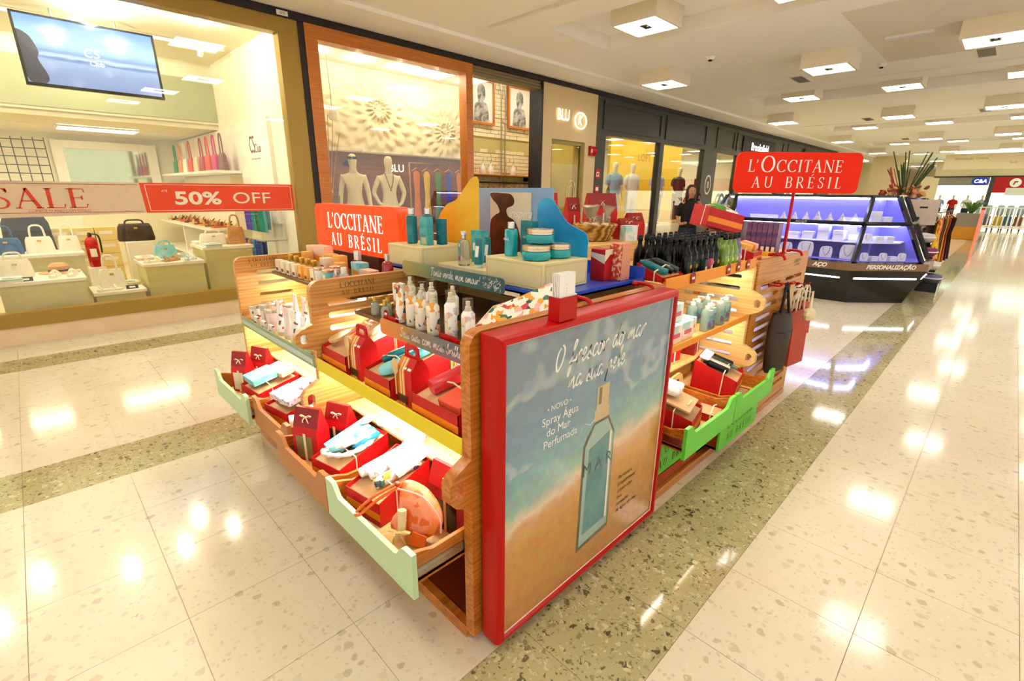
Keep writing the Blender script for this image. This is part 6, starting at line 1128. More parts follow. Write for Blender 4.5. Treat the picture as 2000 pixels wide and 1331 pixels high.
for i, (x, y, m) in enumerate(((1.08, 7.52, WL_), (1.28, 7.55, TANL), (1.47, 7.5, MATS['mint_white_print']), (1.52, 7.74, MATS['mint_white_print']))): shoe(x, y, pz[2], m, .5 + .2 * i, ('white sandal at the front of the shirt plinth', 'tan sandal on the shirt plinth', 'mint sandal on the shirt plinth, front', 'mint sandal on the shirt plinth, back')[i], None)
handbag(1.28, 7.86, pz[2], .26, .18, MATS['aqua_watercolour_print'], 'pale aqua bag on the shirt plinth', hh=.3); handbag(1.88, 7.93, pz[3], .36, .16, WL_, 'white bag with ring clasp on the tall plinth', hh=.3); handbag(2.16, 7.85, pz[3], .24, .24, TANL, 'tan tote on the tall plinth'); 
SH = [mat('shirt_%s' % c, c, .8) for c in ('f2ecdc', 'bfe0dc', 'e8cfae', 'f6f2ea')]
for i, (x, y, k_) in enumerate(((-.22, 7.46, 0), (.82, 7.78, 1), (1.06, 7.96, 2), (1.78, 8.16, 3), (1.8, 7.7, 3), (1.5, 7.97, 2))):
    t = E('folded_shirt', (x, y, pz[k_]), ('folded cream shirt at the start of the first plinth', 'folded shirt on the low plinth behind the woven bag', 'folded shirt at the back of the shirt plinth', 'folded shirt at the back of the tall plinth', 'folded shirt at the front of the tall plinth', 'folded aqua shirt beside the pale aqua bag')[i], 'shirt')
    for q in range(2): O('fold', lambda: G().cb(0, 0, 0, .2, .24, .02, .006), SH[(i + q) % 4], t, 'fsh%d' % ((i + q) % 4), loc=(0, 0, .021 * q))
    O('collar', lambda: G().tube(smooth_path([(-.05, -.06, .045), (0, -.09, .05), (.05, -.06, .045), (0, -.02, .048)], 3, True), .008, 5), SH[i % 4], t, 'col%d' % (i % 4))
for i, (x, y, k_, m) in enumerate(((.2, 7.9, 0, TANL), (2.08, 8.1, 3, SH[2]))):
    t = E('sun_hat', (x, y, pz[k_]), ('tan sun hat on the first plinth', 'straw sun hat at the back of the tall plinth')[i], 'hat'); O('brim', lambda: G().lathe([(.19, 0), (.19, .008), (.1, .02)], 22), m, t, 'brim%d' % i); O('crown', lambda: G().lathe([(.1, .015), (.095, .08), (.06, .115), (0, .12)], 18), m, t, 'crown%d' % i); O('band', lambda: G().lathe([(.102, .02), (.1, .042)], 18), BLKL, t, 'hband')
# black bag on white stand, fire extinguisher, dark coat, shoe boxes
t = E('bag_stand', (1.12, 8.75, .021), 'white display pedestal holding the black bag', 'pedestal'); O('body', G().cb(0, 0, 0, .3, .3, .86, .006), WTOP, t); O('foot', G().cb(0, 0, 0, .36, .36, .04, .004), WTOP, t)
handbag(1.12, 8.75, .882, .44, .24, BLKL, 'large black leather bag on a white pedestal', hh=.2)
t = E('fire_extinguisher', (.66, 9.5, .47), 'red fire extinguisher on a stand inside the sale shop', 'fire extinguisher'); O('cylinder', G().lathe([(.07, 0), (.075, .02), (.075, .36), (.05, .42), (.02, .44)], 18), RED, t); O('valve', G().lathe([(.02, .43), (.03, .45), (.015, .5)], 10), BLKL, t); O('hose', G().tube(smooth_path([(.02, 0, .48), (.1, -.02, .44), (.1, -.02, .2)], 5), .012, 6), BLKL, t); O('label', G().grid([[(.0765 * math.cos(a), .0765 * math.sin(a), z) for a in [math.radians(-120 + 10 * i) for i in range(7)]] for z in (.15, .27)]), WHT, t)
t = E('extinguisher_stand', (.66, 9.5, .021), 'white stand under the fire extinguisher', 'stand'); O('column', G().cb(0, 0, 0, .2, .2, .448, .004), WTOP, t); O('foot', G().cb(0, 0, 0, .28, .28, .03), WTOP, t)
t = E('dark_coat', (.02, 9.6, .021), 'dark coat on a stand at the back of the sale shop', 'coat'); O('coat', G().lathe([(.3, .4), (.26, .8), (.24, 1.1), (.18, 1.25), (.06, 1.32)], 18, sy=.5), mat('black_cloth', '201a16', .8), t); O('stand', G().tube([(0, 0, 0), (0, 0, .42)], .02, 8).lathe([(.2, 0), (.2, .02), (.02, .03)], 16), METAL, t)
for r in range(5):
    for c in range(3):
        carton((.35 + .27 * c, 10.0, .021 + .2 * r), 0, .26, .3, .195, mat('shoe_box_cream', 'ecd58e', .5), 'pale yellow shoe box in the back stack, %s layer up, %s column' % (ORD[r], ORD[c]), 'shoe box', 'stacked shoe boxes', mark=WTOP, mk=.6, name='shoe_box')
# right wall: bag shelf, logo panel, shoe shelf, hanging scarves
O('logo_panel', G().box(2.8, 2.86, 7.9, 9.3, 1.1, 2.62), WTOP, bpy.data.objects['wall_sale_shop'])
letters(bpy.data.objects['wall_sale_shop'], BRN, [('CS', (2.795, 8.62, 2.15), (0, -1, 0), (0, 0, 1), .26, dict(wx=.6)), ('Club', (2.795, 8.38, 2.15), (0, -1, 0), (0, 0, 1), .13, dict(wx=.8)), ('by Constance Bolsas', (2.795, 8.5, 2.05), (0, -1, 0), (0, 0, 1), .035)])
sh_ = E('wall_shelf', (0, 0, 0), 'white wall shelf with a row of bright handbags', 'shelf'); O('board', G().box(2.4, 2.85, 9.3, 13.4, 1.86, 1.9), WTOP, sh_); O('back', G().box(2.82, 2.85, 9.3, 13.4, 1.86, 2.6), WTOP, sh_)
cols = ['7a4a30', 'c0286a', 'd83a24', 'b03028', 'f4d8b0', 'd84a20', 'f2ead8', 'e8a05a', '3aa85a']
for i in range(9): handbag(2.62, 9.6 + .42 * i, 1.9005, .3, .28, mat('bag_' + cols[i], cols[i], .5), 'bright handbag on the wall shelf of the sale shop, number %s from the window' % ('one', 'two', 'three', 'four', 'five', 'six', 'seven', 'eight', 'nine')[i], 'handbags on the wall shelf', math.pi / 2, 1.1)
ss = E('shoe_shelf', (0, 0, 0), 'white lower wall shelf with shoes in the sale shop', 'shelf'); O('board', G().box(2.2, 2.85, 9.4, 13.4, .92, .96), WTOP, ss); O('support', G().box(2.25, 2.85, 11.5, 11.56, .02, .92), WTOP, ss); O('board', G().box(2.2, 2.85, 9.4, 13.4, .38, .42), WTOP, ss)
cols = ['c8602a', '8a5a30', 'd8a050', 'b03a30', 'e0c0a0', '5a3a28', 'd86a6a', 'c8905a', '40302a', 'e0b070']
for i in range(10):
    shoe(2.4, 9.6 + .37 * i, .9605, mat('shoe_' + cols[i], cols[i], .5), math.pi, 'shoe at the edge of the lower wall shelf, %s from the window' % ORD[i], 'shoes on the wall shelf'); shoe(2.62, 9.68 + .37 * i, .9605, mat('shoe_' + cols[9 - i], cols[9 - i], .5), math.pi, 'shoe at the back of the lower wall shelf, %s from the window' % ORD[i], 'shoes on the wall shelf')
def scarf(x, y, zt, h, m, lab, grp):
    t = E('hanging_scarf', (x, y, zt), lab, 'scarf', grp); O('cloth', lambda: G().grid([[(-.02 + .02 * math.sin(j * 2.1 + f), -.05 + .1 * j / 6, -h * f) for j in range(7)] for f in (0, .3, .6, 1)]).grid([[(.03 + .02 * math.cos(j * 2.1 + f), .05 - .1 * j / 6, -h * .9 * f) for j in range(7)] for f in (0, .3, .6, 1)]), m, t, 'scf' + m.name + str(h)); O('knot', lambda: G().lathe([(0, -.02), (.03, 0), (0, .02)], 8), m, t, 'sck' + m.name)
rr_ = E('wall_rail', (0, 0, 0), 'metal rail with hanging scarves by the sale shop logo panel', 'rail'); O('rail', G().tube([(2.6, 7.75, 1.42), (2.6, 9.25, 1.42)], .012, 8), METAL, rr_); O('bracket', G().tube([(2.6, 7.8, 1.42), (2.86, 7.8, 1.42)], .01, 6), METAL, rr_); O('bracket', G().tube([(2.6, 9.2, 1.42), (2.86, 9.2, 1.42)], .01, 6), METAL, rr_)
for i in range(9): scarf(2.6, 7.85 + .16 * i, 1.4, .42, mat(('teal_scarf', 'teal_scarf', 'green_scarf', 'teal_scarf', 'violet_scarf', 'violet_scarf', 'cream_scarf', 'cream_scarf', 'cream_scarf')[i], ('1c9a8a', '1c9a8a', '2a7a5a', '1c9a8a', '5a4ab8', '5a4ab8', 'e8dcc0', 'e8dcc0', 'e8dcc0')[i], .7), 'hanging scarf on the sale shop rail, %s from the window' % ORD[i], 'scarves on the rail')
rr2 = E('wall_rail', (0, 0, 0), 'low metal rail with blue beach towels in the sale shop', 'rail'); O('rail', G().tube([(2.5, 7.75, .86), (2.5, 9.25, .86)], .012, 8), METAL, rr2); O('bracket', G().tube([(2.5, 7.8, .86), (2.86, 7.8, .86)], .01, 6), METAL, rr2)
for i in range(8): scarf(2.5, 7.85 + .17 * i, .85, .3, mat(('blue_towel', 'blue_towel', 'sky_towel', 'tan_towel')[i % 4], ('1c5ab0', '1c5ab0', '4a9ad8', 'c89a50')[i % 4], .7), 'folded towel on the sale shop low rail, %s from the window' % ORD[i], 'towels on the low rail')
# back wall: framed mirror and wire grid rack
mr = E('framed_mirror', (1.54, 13.55, 1.2), 'large white framed mirror on the back wall of the sale shop', 'mirror'); O('frame', G().prism([[(-.85, 0), (.85, 0), (.85, 1.3), (-.85, 1.3)], [(-.68, .1), (.68, .1), (.68, 1.15), (-.68, 1.15)]], -.05, 0, XZ), WTOP, mr); O('glass', G().box(-.68, .68, -.02, -.015, .1, 1.15), mat('mirror_glass', 'b8c2a8', .05, .9), mr)
gr = E('wire_rack', (-.1, 13.3, 1.2), 'black wire grid rack on the back wall of the sale shop', 'rack')
for i in range(11): O('wire', lambda: G().tube([(0, 0, 0), (0, 0, 1.3)], .008, 5), BLKL, gr, 'wv', loc=(-.8 + .15 * i, 0, 0))
for i in range(9): O('wire', lambda: G().tube([(-.8, 0, 0), (.7, 0, 0)], .008, 5), BLKL, gr, 'wh', loc=(0, 0, .05 + .15 * i))
# ---- shop 2 (timber frame): relief wall, mannequins, dresses
room('timber_shop', 3.16, 9.8, 9.2, 4.25, SW, .02)
S('ceiling_timber_front', G().box(3.16, 6.8, YS + .16, 8.35, 3.6, 3.66), CEIL)
def relief():
    cs_ = [(4.9, 3.0, .9), (6.35, 2.75, .7), (3.6, 2.9, .6)]; rows = []
    for j in range(70):
        z = 2.26 + 1.35 * j / 69; r = []
        for i in range(170):
            x = 3.2 + 3.6 * i / 169; h = 0
            for cx, cz, R in cs_:
                dx, dz = x - cx, z - cz; q = math.hypot(dx, dz); th = math.atan2(dz, dx)
                if q > .05: h += .03 * math.exp(-q / R) * (abs(math.sin(9 * th)) * (1 if q > .12 else 0) + .6 * math.sin(q * 26 - 3 * abs(math.sin(9 * th))))
            r.append((x, 8.33 - max(h, -.01), z))
        rows.append(r)
    return G().grid(rows[::-1])
S('wall_relief', G().box(3.16, 6.8, 8.345, 8.4, 2.24, 3.6), SW); O('relief_panel', relief, mat('plaster_relief', 'e8dcbc', .7, var=.02), bpy.data.objects['wall_relief'])
BRW = wood('walnut_panel', '5a2c10', '7a4018', '96582a', 0); O('lower_panelling', G().box(3.16, 6.8, 8.42, 8.46, 0, 2.24), BRW, bpy.data.objects['wall_relief'])
letters(bpy.data.objects['wall_relief'], mat('wall_sign_white', 'fff6e8', .5, emit=1.5), [('BLU', (5.25, 8.41, 1.95), (1, 0, 0), (0, 0, 1), .14)])
for i in range(5): spot(3.55 + .75 * i, 7.8, 3.6, 'small round spotlight in the timber shop window ceiling, %s along' % ORD[i], 'spotlights in the timber shop', 6)
panel_light(5.6, 7.7, 3.595, .7, .5, 'bright rectangular panel in the timber shop window ceiling', None)
for i in range(3): panel_light(7.0 + 1.1 * i, 8.2, 4.245, .8, .5, 'bright panel in the ceiling over the brick wall, %s along' % ORD[i], 'panels over the brick wall')
# white brick wall with framed photographs
g = G(); rnd = random.Random(2)
for r in range(44):
    for c in range(12):
        x = 6.85 + .25 * c + (.125 if r % 2 else 0); z = .3 + .088 * r; d = rnd.random() * .02
        if 2.5 < z < 2.8: continue
        g.box(x, min(x + .24, 9.78), 9.15 - d, 9.2, z, z + .078)
bw = S('wall_brick', G().box(6.82, 9.8, 9.19, 9.25, 0, 4.25), mat('mortar', 'd8c48e', .8)); o = O('brick_courses', g, mat('white_brick', 'f0e2b8', .8, var=.12, bump=.5), bw); o['kind'] = 'stuff'
O('plaster_band', G().box(6.82, 9.8, 9.14, 9.19, 2.5, 2.8), mat('olive_band', 'c8b878', .6), bw)
for i, (x0, x1) in enumerate(((7.6, 8.4), (8.85, 9.65))):
    t = E('framed_photo', ((x0 + x1) / 2, 9.1, 3.1), ('black and white photograph of a woman in sunglasses, in a wooden frame', 'black and white photograph of a figure, second wooden frame on the brick wall')[i], 'picture'); w_ = (x1 - x0) / 2
    O('frame', G().prism([[(-w_, 0), (w_, 0), (w_, .95), (-w_, .95)], [(-w_ + .05, .05), (w_ - .05, .05), (w_ - .05, .9), (-w_ + .05, .9)]], -.04, .02, XZ), OAK, t); O('photo', G().box(-w_ + .05, w_ - .05, -.01, 0, .05, .9), mat('photo_white', 'e4e0d4', .4), t)
    sl_ = smooth_path([(-.25, .06, 0), (-.2, .4, 0), (-.1, .48, 0), (-.12, .62, 0), (-.1, .78, 0), (0, .84, 0), (.1, .78, 0), (.12, .6, 0), (.06, .48, 0), (.18, .42, 0), (.24, .06, 0)], 4)
    O('figure_print', G().sheet([[(p.x, p.y) for p in sl_]], lambda u, v, d: (u, -.012, v)), pattern('grey_photo_tones', [(0, '2a2624'), (.4, '6a6460'), (.6, 'b8b2aa'), (1, 'e0dcd4')], 7, 'noise', .4, .4, 'LINEAR', detail=4.0), t)
for x in (7.35, 7.5, 8.62, 8.75): O('rail', G().tube([(x, 9.08, .5), (x, 9.08, 4.0)], .015, 6), METAL, bw)
t = E('wall_shelf', (8.3, 8.95, 2.0), 'wooden shelf with white vases on the brick wall', 'shelf'); O('board', G().box(-1.4, 1.4, -.15, .18, -.03, 0, .004), OAK, t); O('bracket', G().box(-1.2, -1.17, -.1, .18, -.13, -.03), DARKM, t); O('bracket', G().box(1.17, 1.2, -.1, .18, -.13, -.03), DARKM, t)
for i, x in enumerate((7.3, 7.45, 7.9, 8.15, 8.9)):
    t = E('white_vase', (x, 8.95, 2.0005), 'white vase on the brick wall shelf, %s from the timber frame' % ORD[i], 'vase', 'white vases'); O('body', lambda: G().lathe([(.05, 0), (.07, .05), (.065, .14), (.025, .2), (.03, .25), (.024, .25)], 16), WTOP, t, 'vase'); O('sprig', lambda: G().tube(smooth_path([(0, 0, .2), (.02, 0, .3), (.05, .02, .36)], 4), .006, 5), mat('leaf_green', '5a9a3e', .5), t, 'sprig')
t = E('clothes_rail', (8.3, 8.7, 0), 'clothes rail below the brick wall shelf', 'clothes rail'); O('rail', G().tube([(-1.3, 0, 1.82), (1.3, 0, 1.82)], .018, 8).tube([(-1.3, 0, .02), (-1.3, 0, 1.82)], .018, 8).tube([(1.3, 0, .02), (1.3, 0, 1.82)], .018, 8), DARKM, t)
for k_ in (-1, 1): O('base_bar', G().box(k_ * 1.3 - .02, k_ * 1.3 + .02, -.25, .25, .02, .05), DARKM, t)
def garment(x, y, zt, m, lab, grp, h=.8, w_=.4, rz=0, skirt=1.1, thin=1.0):
    t = E('hanging_garment', (x, y, zt), lab, 'garment', grp, rz)
    def gb():
        rows = []
        for f, k_, dd in ((0, .5, .1), (.05, .9, .16), (.18, .85, .2), (.38, .62, .16), (.6, .85 * skirt, .24), (1, 1.15 * skirt, .34)):
            rows.append([(w_ / 2 * k_ * math.cos(a), w_ / 2 * dd * 1.6 * thin * math.sin(a) * (1 + .35 * f * math.sin(7 * a)), -h * f - .06) for a in [2 * math.pi * i / 28 for i in range(28)]])
        return G().grid(rows, True)
    O('cloth', gb, m, t, 'ga%s%s%s%s%s' % (m.name, h, w_, skirt, thin)); O('hanger', lambda: G().tube([(-.17, 0, -.07), (0, 0, -.01), (.17, 0, -.07)], .01, 6).tube(smooth_path([(0, 0, -.01), (0, 0, .03), (.02, 0, .05), (.025, 0, .03)], 4), .005, 5), OAK, t, 'hangr')
GC = [mat('garment_black', '241c18', .8), mat('garment_brown', '5a3a22', .8), mat('garment_ochre', 'd8a028', .8), mat('garment_dark', '3a2c26', .8)]
for i in range(14): garment(7.2 + .17 * i, 8.7, 1.743, GC[(i * 5) % 4], 'dark garment on the brick wall rail, %s from the timber frame' % ORD[i], 'dark garments on the rail', .9, .42, math.pi / 2, 1.1, .5)
t = E('clothes_rail', (5.98, 7.95, 0), 'brass clothes rail with bright dresses in the timber shop window', 'clothes rail'); O('rail', G().tube([(-.75, 0, .02), (-.75, 0, 2.1), (.75, 0, 2.1), (.75, 0, .02)], .018, 8), mat('brass', 'd0a850', .3, .8), t); O('base_bar', G().box(-.78, -.72, -.25, .25, .02, .05), MATS['brass'], t); O('base_bar', G().box(.72, .78, -.25, .25, .02, .05), MATS['brass'], t)
for i, (x, c, h, sk) in enumerate(((5.38, 'e07a1c', 1.0, 1.0), (5.61, 'f0c818', 1.1, 1.0), (5.87, '5a8a3a', 1.0, 1.0), (6.13, '2a4ab8', 1.1, 1.0), (6.39, 'e08a2a', .9, 1.0), (6.63, '2838b8', .6, 1.0))): garment(x, 7.95, 2.022, mat('dress_' + c, c, .7), ('orange dress at the left end of the brass rail', 'yellow dress on the brass rail', 'green dress between the yellow and blue ones', 'blue patterned dress on the brass rail', 'orange top beside the blue dress', 'deep blue top at the end of the brass rail')[i], None, h, .24, .4, sk, .5)
# ---- figures: skin-modifier bodies
def skin(name, V, Ed, Rr, sub=2):
    me = bpy.data.meshes.new(name); me.from_pydata(V, Ed, []); ob = bpy.data.objects.new(name, me); COL.objects.link(ob)
    md = ob.modifiers.new('s', 'SKIN'); md.use_smooth_shade = True; sd = ob.modifiers.new('d', 'SUBSURF'); sd.levels = sub; sd.render_levels = sub
    for i, r in enumerate(Rr): me.skin_vertices[0].data[i].radius = r if isinstance(r, tuple) else (r, r)
    me.skin_vertices[0].data[0].use_root = True; bpy.context.view_layer.update()
    nm = bpy.data.meshes.new_from_object(ob.evaluated_get(bpy.context.evaluated_depsgraph_get())); bpy.data.objects.remove(ob); bpy.data.meshes.remove(me)
    nm.polygons.foreach_set('use_smooth', [True] * len(nm.polygons)); return nm
def body_mesh(arms, legs=True):
    V = [(0, 0, .95), (0, 0, 1.08), (0, .0, 1.22), (0, .01, 1.36), (0, .01, 1.45), (0, -.005, 1.53), (0, -.012, 1.6), (0, -.012, 1.68), (0, -.008, 1.76)]; R = [(.15, .11), (.12, .09), (.13, .1), (.145, .1), (.08, .06), .05, (.072, .085), (.08, .098), (.055, .065)]
    Ed = [(i, i + 1) for i in range(8)]
    for s in (-1, 1):
        o = len(V); pts = arms(s); V += [(s * .17, .01, 1.4)] + pts; R += [.055, .043, .034, .028, .03, .016][:len(pts) + 1]; Ed += [(3, o)] + [(o + i, o + i + 1) for i in range(len(pts))]
        if legs:
            o = len(V); V += [(s * .09, 0, .86), (s * .095, -.005, .5), (s * .095, .02, .12), (s * .095, .0, .05), (s * .1, -.12, .035)]; R += [(.092, .1), .06, .042, .045, (.04, .03)]; Ed += [(0, o)] + [(o + i, o + i + 1) for i in range(4)]
    return skin('figure', V, Ed, R)
down = lambda s: [(s * .22, .02, 1.14), (s * .24, -.04, .93), (s * .245, -.06, .86), (s * .245, -.07, .8), (s * .24, -.075, .75)]
hip = lambda s: [(s * .27, .04, 1.15), (s * .2, -.03, .98), (s * .16, -.06, .95), (s * .13, -.07, .93)]
MANN = [body_mesh(down), body_mesh(hip)]
WMAN = mat('mannequin_white', 'f2e8c8', .35)
for me in MANN: me.materials.append(WMAN)
def mannequin(x, y, z, rz, k_, lab, grp, top=None, bottom=None, shades=False, neck=None):
    t = E('mannequin', (x, y, z), lab, 'mannequin', grp, rz); link('body', MANN[k_], t)
    O('base_plate', lambda: G().lathe([(.18, 0), (.18, .012), (.16, .016)], 20), METAL, t, 'mbase')
    if top:
        O('shirt', lambda: G().grid([[(a_ * math.cos(a), b_ * math.sin(a) + .005, z_) for a in [2 * math.pi * i / 24 for i in range(24)]] for z_, a_, b_ in ((.9, .185, .15), (1.05, .165, .135), (1.2, .175, .145), (1.34, .19, .14), (1.42, .16, .11), (1.47, .075, .075))], True), top, t, 'shirt' + top.name)
        for s in (-1, 1): O('sleeve', lambda s=s: G().tube([(s * .13, .01, 1.405), (s * .19, .014, 1.33), (s * .225, .02, 1.16)], .07, 12, rs=[.07, .075, .072]), top, t, 'sleeve%d%s' % (s, top.name))
    if bottom:
        O('trousers', lambda: G().grid([[(a_ * math.cos(a), b_ * math.sin(a), z_) for a in [2 * math.pi * i / 20 for i in range(20)]] for z_, a_, b_ in ((.72, .19, .13), (.86, .19, .14), (.97, .17, .125))], True), bottom, t, 'trs' + bottom.name)
        for s in (-1, 1): O('trouser_leg', lambda s=s: G().tube([(s * .093, 0, .84), (s * .096, 0, .5), (s * .096, .015, .1)], .1, 12, rs=[.105, .088, .075]), bottom, t, 'trl%d%s' % (s, bottom.name))
    if shades:
        O('sunglasses', G().prism([rrect(-.075, -.008, 1.665, 1.705, .015, 4)], -.115, -.1, XZ).prism([rrect(.008, .075, 1.665, 1.705, .015, 4)], -.115, -.1, XZ).box(-.01, .01, -.112, -.104, 1.685, 1.695).tube([(-.078, -.1, 1.69), (-.09, .02, 1.69)], .004, 5).tube([(.078, -.1, 1.69), (.09, .02, 1.69)], .004, 5), BLK, t)
        O('earring', G().lathe([(.0, -.01), (.045, -.006), (.045, .006), (0, .01)], 14), mat('eye_blue', '1c3a8a', .3), t, loc=(-.095, -.03, 1.6), rot=(math.pi / 2, 0, .3)); O('earring_white', G().lathe([(.0, -.012), (.026, -.0105), (0, .0)], 14), WTOP, t, loc=(-.095, -.032, 1.6), rot=(math.pi / 2, 0, .3))
    if neck: O('necklace', G().tube(smooth_path([(-.07, -.04, 1.47), (-.05, -.115, 1.36), (0, -.13, 1.22), (.05, -.115, 1.36), (.07, -.04, 1.47)], 5), .007, 6), BRN, t); O('pendant', G().lathe([(0, -.03), (.014, -.01), (0, .02)], 8), BRN, t, loc=(0, -.135, 1.2))
    return t
pl = E('window_platform', (4.25, 7.75, .021), 'low cream platform carrying the two white mannequins', 'platform'); O('deck', G().cb(0, 0, 0, 1.84, .8, .4, .006), WTOP, pl); O('skirting', G().cb(0, 0, 0, 1.86, .82, .06), OAK, pl)
mannequin(4.03, 7.78, .4215, -.5, 0, 'white mannequin wearing dark sunglasses and a blue eye earring', None, shades=True); mannequin(4.7, 7.8, .4215, -.35, 1, 'white mannequin with a long brown necklace', None, neck=True)
t = E('eye_charm', (3.72, 7.7, 2.72), 'blue and white eye charm hanging on dry branches in the timber shop window', 'charm'); O('disc', G().lathe([(0, -.02), (.09, -.012), (.09, .012), (0, .02)], 20), WTOP, t, rot=(math.pi / 2, 0, .4)); O('ring_print', G().lathe([(0, -.024), (.06, -.019), (.06, .0)], 18), mat('eye_blue', '1c3a8a', .3), t, rot=(math.pi / 2, 0, .4)); O('pupil', G().lathe([(0, -.028), (.025, -.026), (.025, 0)], 12), WTOP, t, rot=(math.pi / 2, 0, .4)); O('cord', G().tube([(0, 0, .09), (.01, .02, .4), (0, .05, .88)], .004, 5), BRN, t)
t = E('dry_branch', (3.55, 7.75, .4215), 'tall bare dry branches standing in the window corner', 'branches'); rnd = random.Random(9)
for i in range(7): a = rnd.uniform(-1, 1); O('twig', G().tube(smooth_path([(0, 0, 0), (.05 * a, .02, .8), (.15 * a + .05, .05 * a, 1.5), (.25 * a + .1, .02, 2.0 + .5 * rnd.random())], 4), .01, 5, rs=[.014 - .0008 * q for q in range(13)]), TANL, t)
t = E('yellow_flowers', (3.62, 7.6, .4215), 'bunch of yellow flowers at the mannequin feet', 'flowers'); O('vase', G().lathe([(.08, 0), (.1, .1), (.08, .5), (.1, .6)], 14), WTOP, t)
for i in range(9): O('bloom', lambda: G().lathe([(0, -.02), (.05, .0), (.06, .03), (.03, .05), (0, .04)], 8), mat('yellow_petal', 'f0d040', .6), t, 'ybl', loc=(rnd.uniform(-.14, .14), rnd.uniform(-.1, .1), .68 + rnd.random() * .5)); 
O('stems', G().tube([(0, 0, .5), (.05, 0, 1.1)], .01, 5).tube([(0, 0, .5), (-.08, 0, 1.0)], .01, 5).tube([(0, 0, .5), (.1, .05, .9)], .01, 5), mat('leaf_green', '5a9a3e', .5), t)
# pillar sign, alarm and safety plates
ps_ = E('pillar_sign', (8.75, YS - .035, 3.0), 'glowing white shop name on the cream pillar', 'sign'); NEON = mat('neon_white', 'fff4dc', .5, emit=1.1, ecol='fff0d0')
letters(ps_, NEON, [('BLU', (-.46, -.03, .06), (1, 0, 0), (0, 0, 1), .22, dict(align='l', wx=.75, bold=.004)), ('K', (.22, -.03, .02), (1, 0, 0), (0, 0, 1), .2, dict(align='l', wx=.8, slant=.3, bold=.004))])
O('swirl', G().tube([(.31 + .2 * math.cos(a * .2618), -.03, .1 + .16 * math.sin(a * .2618)) for a in range(24)], .016, 6, True), NEON, ps_)
t = E('fire_alarm', (9.55, YS - .034, 2.42), 'red fire alarm box with bell on the pillar edge', 'fire alarm'); O('box', G().box(-.12, .1, -.06, 0, 0, .2, .006), RED, t); O('bell', G().lathe([(0, 0), (.08, .0), (.09, .02), (.05, .05), (0, .055)], 16), RED, t, loc=(.04, -.06, .1), rot=(math.pi / 2, 0, 0)); O('print', G().box(-.09, -.02, -.062, -.06, .06, .14), WHT, t)
for i, z in enumerate((1.93, 1.62)): t = E('safety_sign', (9.85, YS - .023, z), ('small red safety plate on the dark shop front edge', 'lower red safety plate on the dark shop front edge')[i], 'sign'); O('plate', G().box(-.09, .09, -.006, 0, 0, .22 - .06 * i), RED, t); O('print', G().prism([[(-.05, .05), (.05, .05), (.05, .15), (-.05, .15)], [(-.03, .07), (.03, .07), (.03, .13), (-.03, .13)]] if i == 0 else [[(-.05, .04), (.05, .04), (.05, .12), (-.05, .12)]], -.008, -.006, XZ), WHT, t)
# ---- shop 3 (dark front): yellow wall, men's mannequins
room('dark_shop', 9.9, 30.3, 11.5, 3.6, mat('shop3_wall', 'd8d2bc', .6), .02)
S('wall_yellow', G().box(13.0, 16.6, 8.9, 9.0, .02, 3.2).box(16.6, 17.5, 8.9, 9.0, .02, 3.2), mat('vivid_yellow', 'f4cc0a', .5, var=.02))
letters(bpy.data.objects['wall_yellow'], mat('loft_ochre', 'b8900a', .5), [('LOFT', (14.95, 8.89, 2.62), (1, 0, 0), (0, 0, 1), .24, dict(track=.1))])
S('wall_window_side', G().box(9.96, 12.2, 8.9, 9.0, .02, 3.2), mat('shop3_white', 'f2ecd8', .6))
for i in range(6): panel_light(11 + 1.7 * i, 8.1, 3.59, 1.0, .5, 'bright panel in the window ceiling of the dark shop, %s along' % ORD[i], 'panel lights in the dark shop')
for i in range(4): panel_light(18.5 + 3 * i, 9.5, 3.59, 1.6, 1, 'bright panel in the sales floor ceiling of the dark shop, %s along' % ORD[i], 'panel lights further inside the dark shop')
pl = E('window_platform', (13.0, 8.0, .021), 'long white platform in the dark shop window', 'platform'); O('deck', G().cb(0, 0, 0, 6.0, .9, .66, .006), WTOP, pl); O('skirting', G().cb(0, 0, 0, 6.02, .92, .06), DG, pl)
LB = mat('light_blue_shirt', '7fb0d8', .7); WS = mat('white_shirt', 'eef0f4', .7); NV = mat('navy_trousers', '2a3040', .8); BG_ = mat('beige_trousers', 'b8a888', .8); PB_ = mat('pale_blue_shirt', 'a8bcdc', .7); DK = mat('dark_jacket', '2c3038', .8)
for i, (x, tp, bt_, lab) in enumerate(((11.95, LB, WS, 'mannequin in light blue shirt beside the cactus'), (12.85, WS, WS, 'mannequin in white shirt before the yellow wall'), (14.3, PB_, NV, 'mannequin in pale blue shirt behind the window bar'), (15.7, DK, NV, 'mannequin in dark jacket in the second dark shop window'))): mannequin(x, 8.0, .682, -.4, i % 2, lab, None, tp, bt_)
for i, (x, tp, bt_, lab) in enumerate(((20.2, PB_, BG_, 'mannequin in blue shirt and beige trousers at the dark shop entrance'), (21.6, WS, BG_, 'mannequin in white shirt and beige trousers at the dark shop entrance'), (17.1, MATS['red_card'], NV, 'mannequin in red at the narrow dark shop window'))): mannequin(x, 8.2, .021, -.4, i % 2, lab, None, tp, bt_)
ct = E('cactus', (11.3, 7.75, .682), 'tall green cactus in the dark shop window', 'cactus'); CG = mat('cactus_green', '3f6a38', .7, bump=.6)
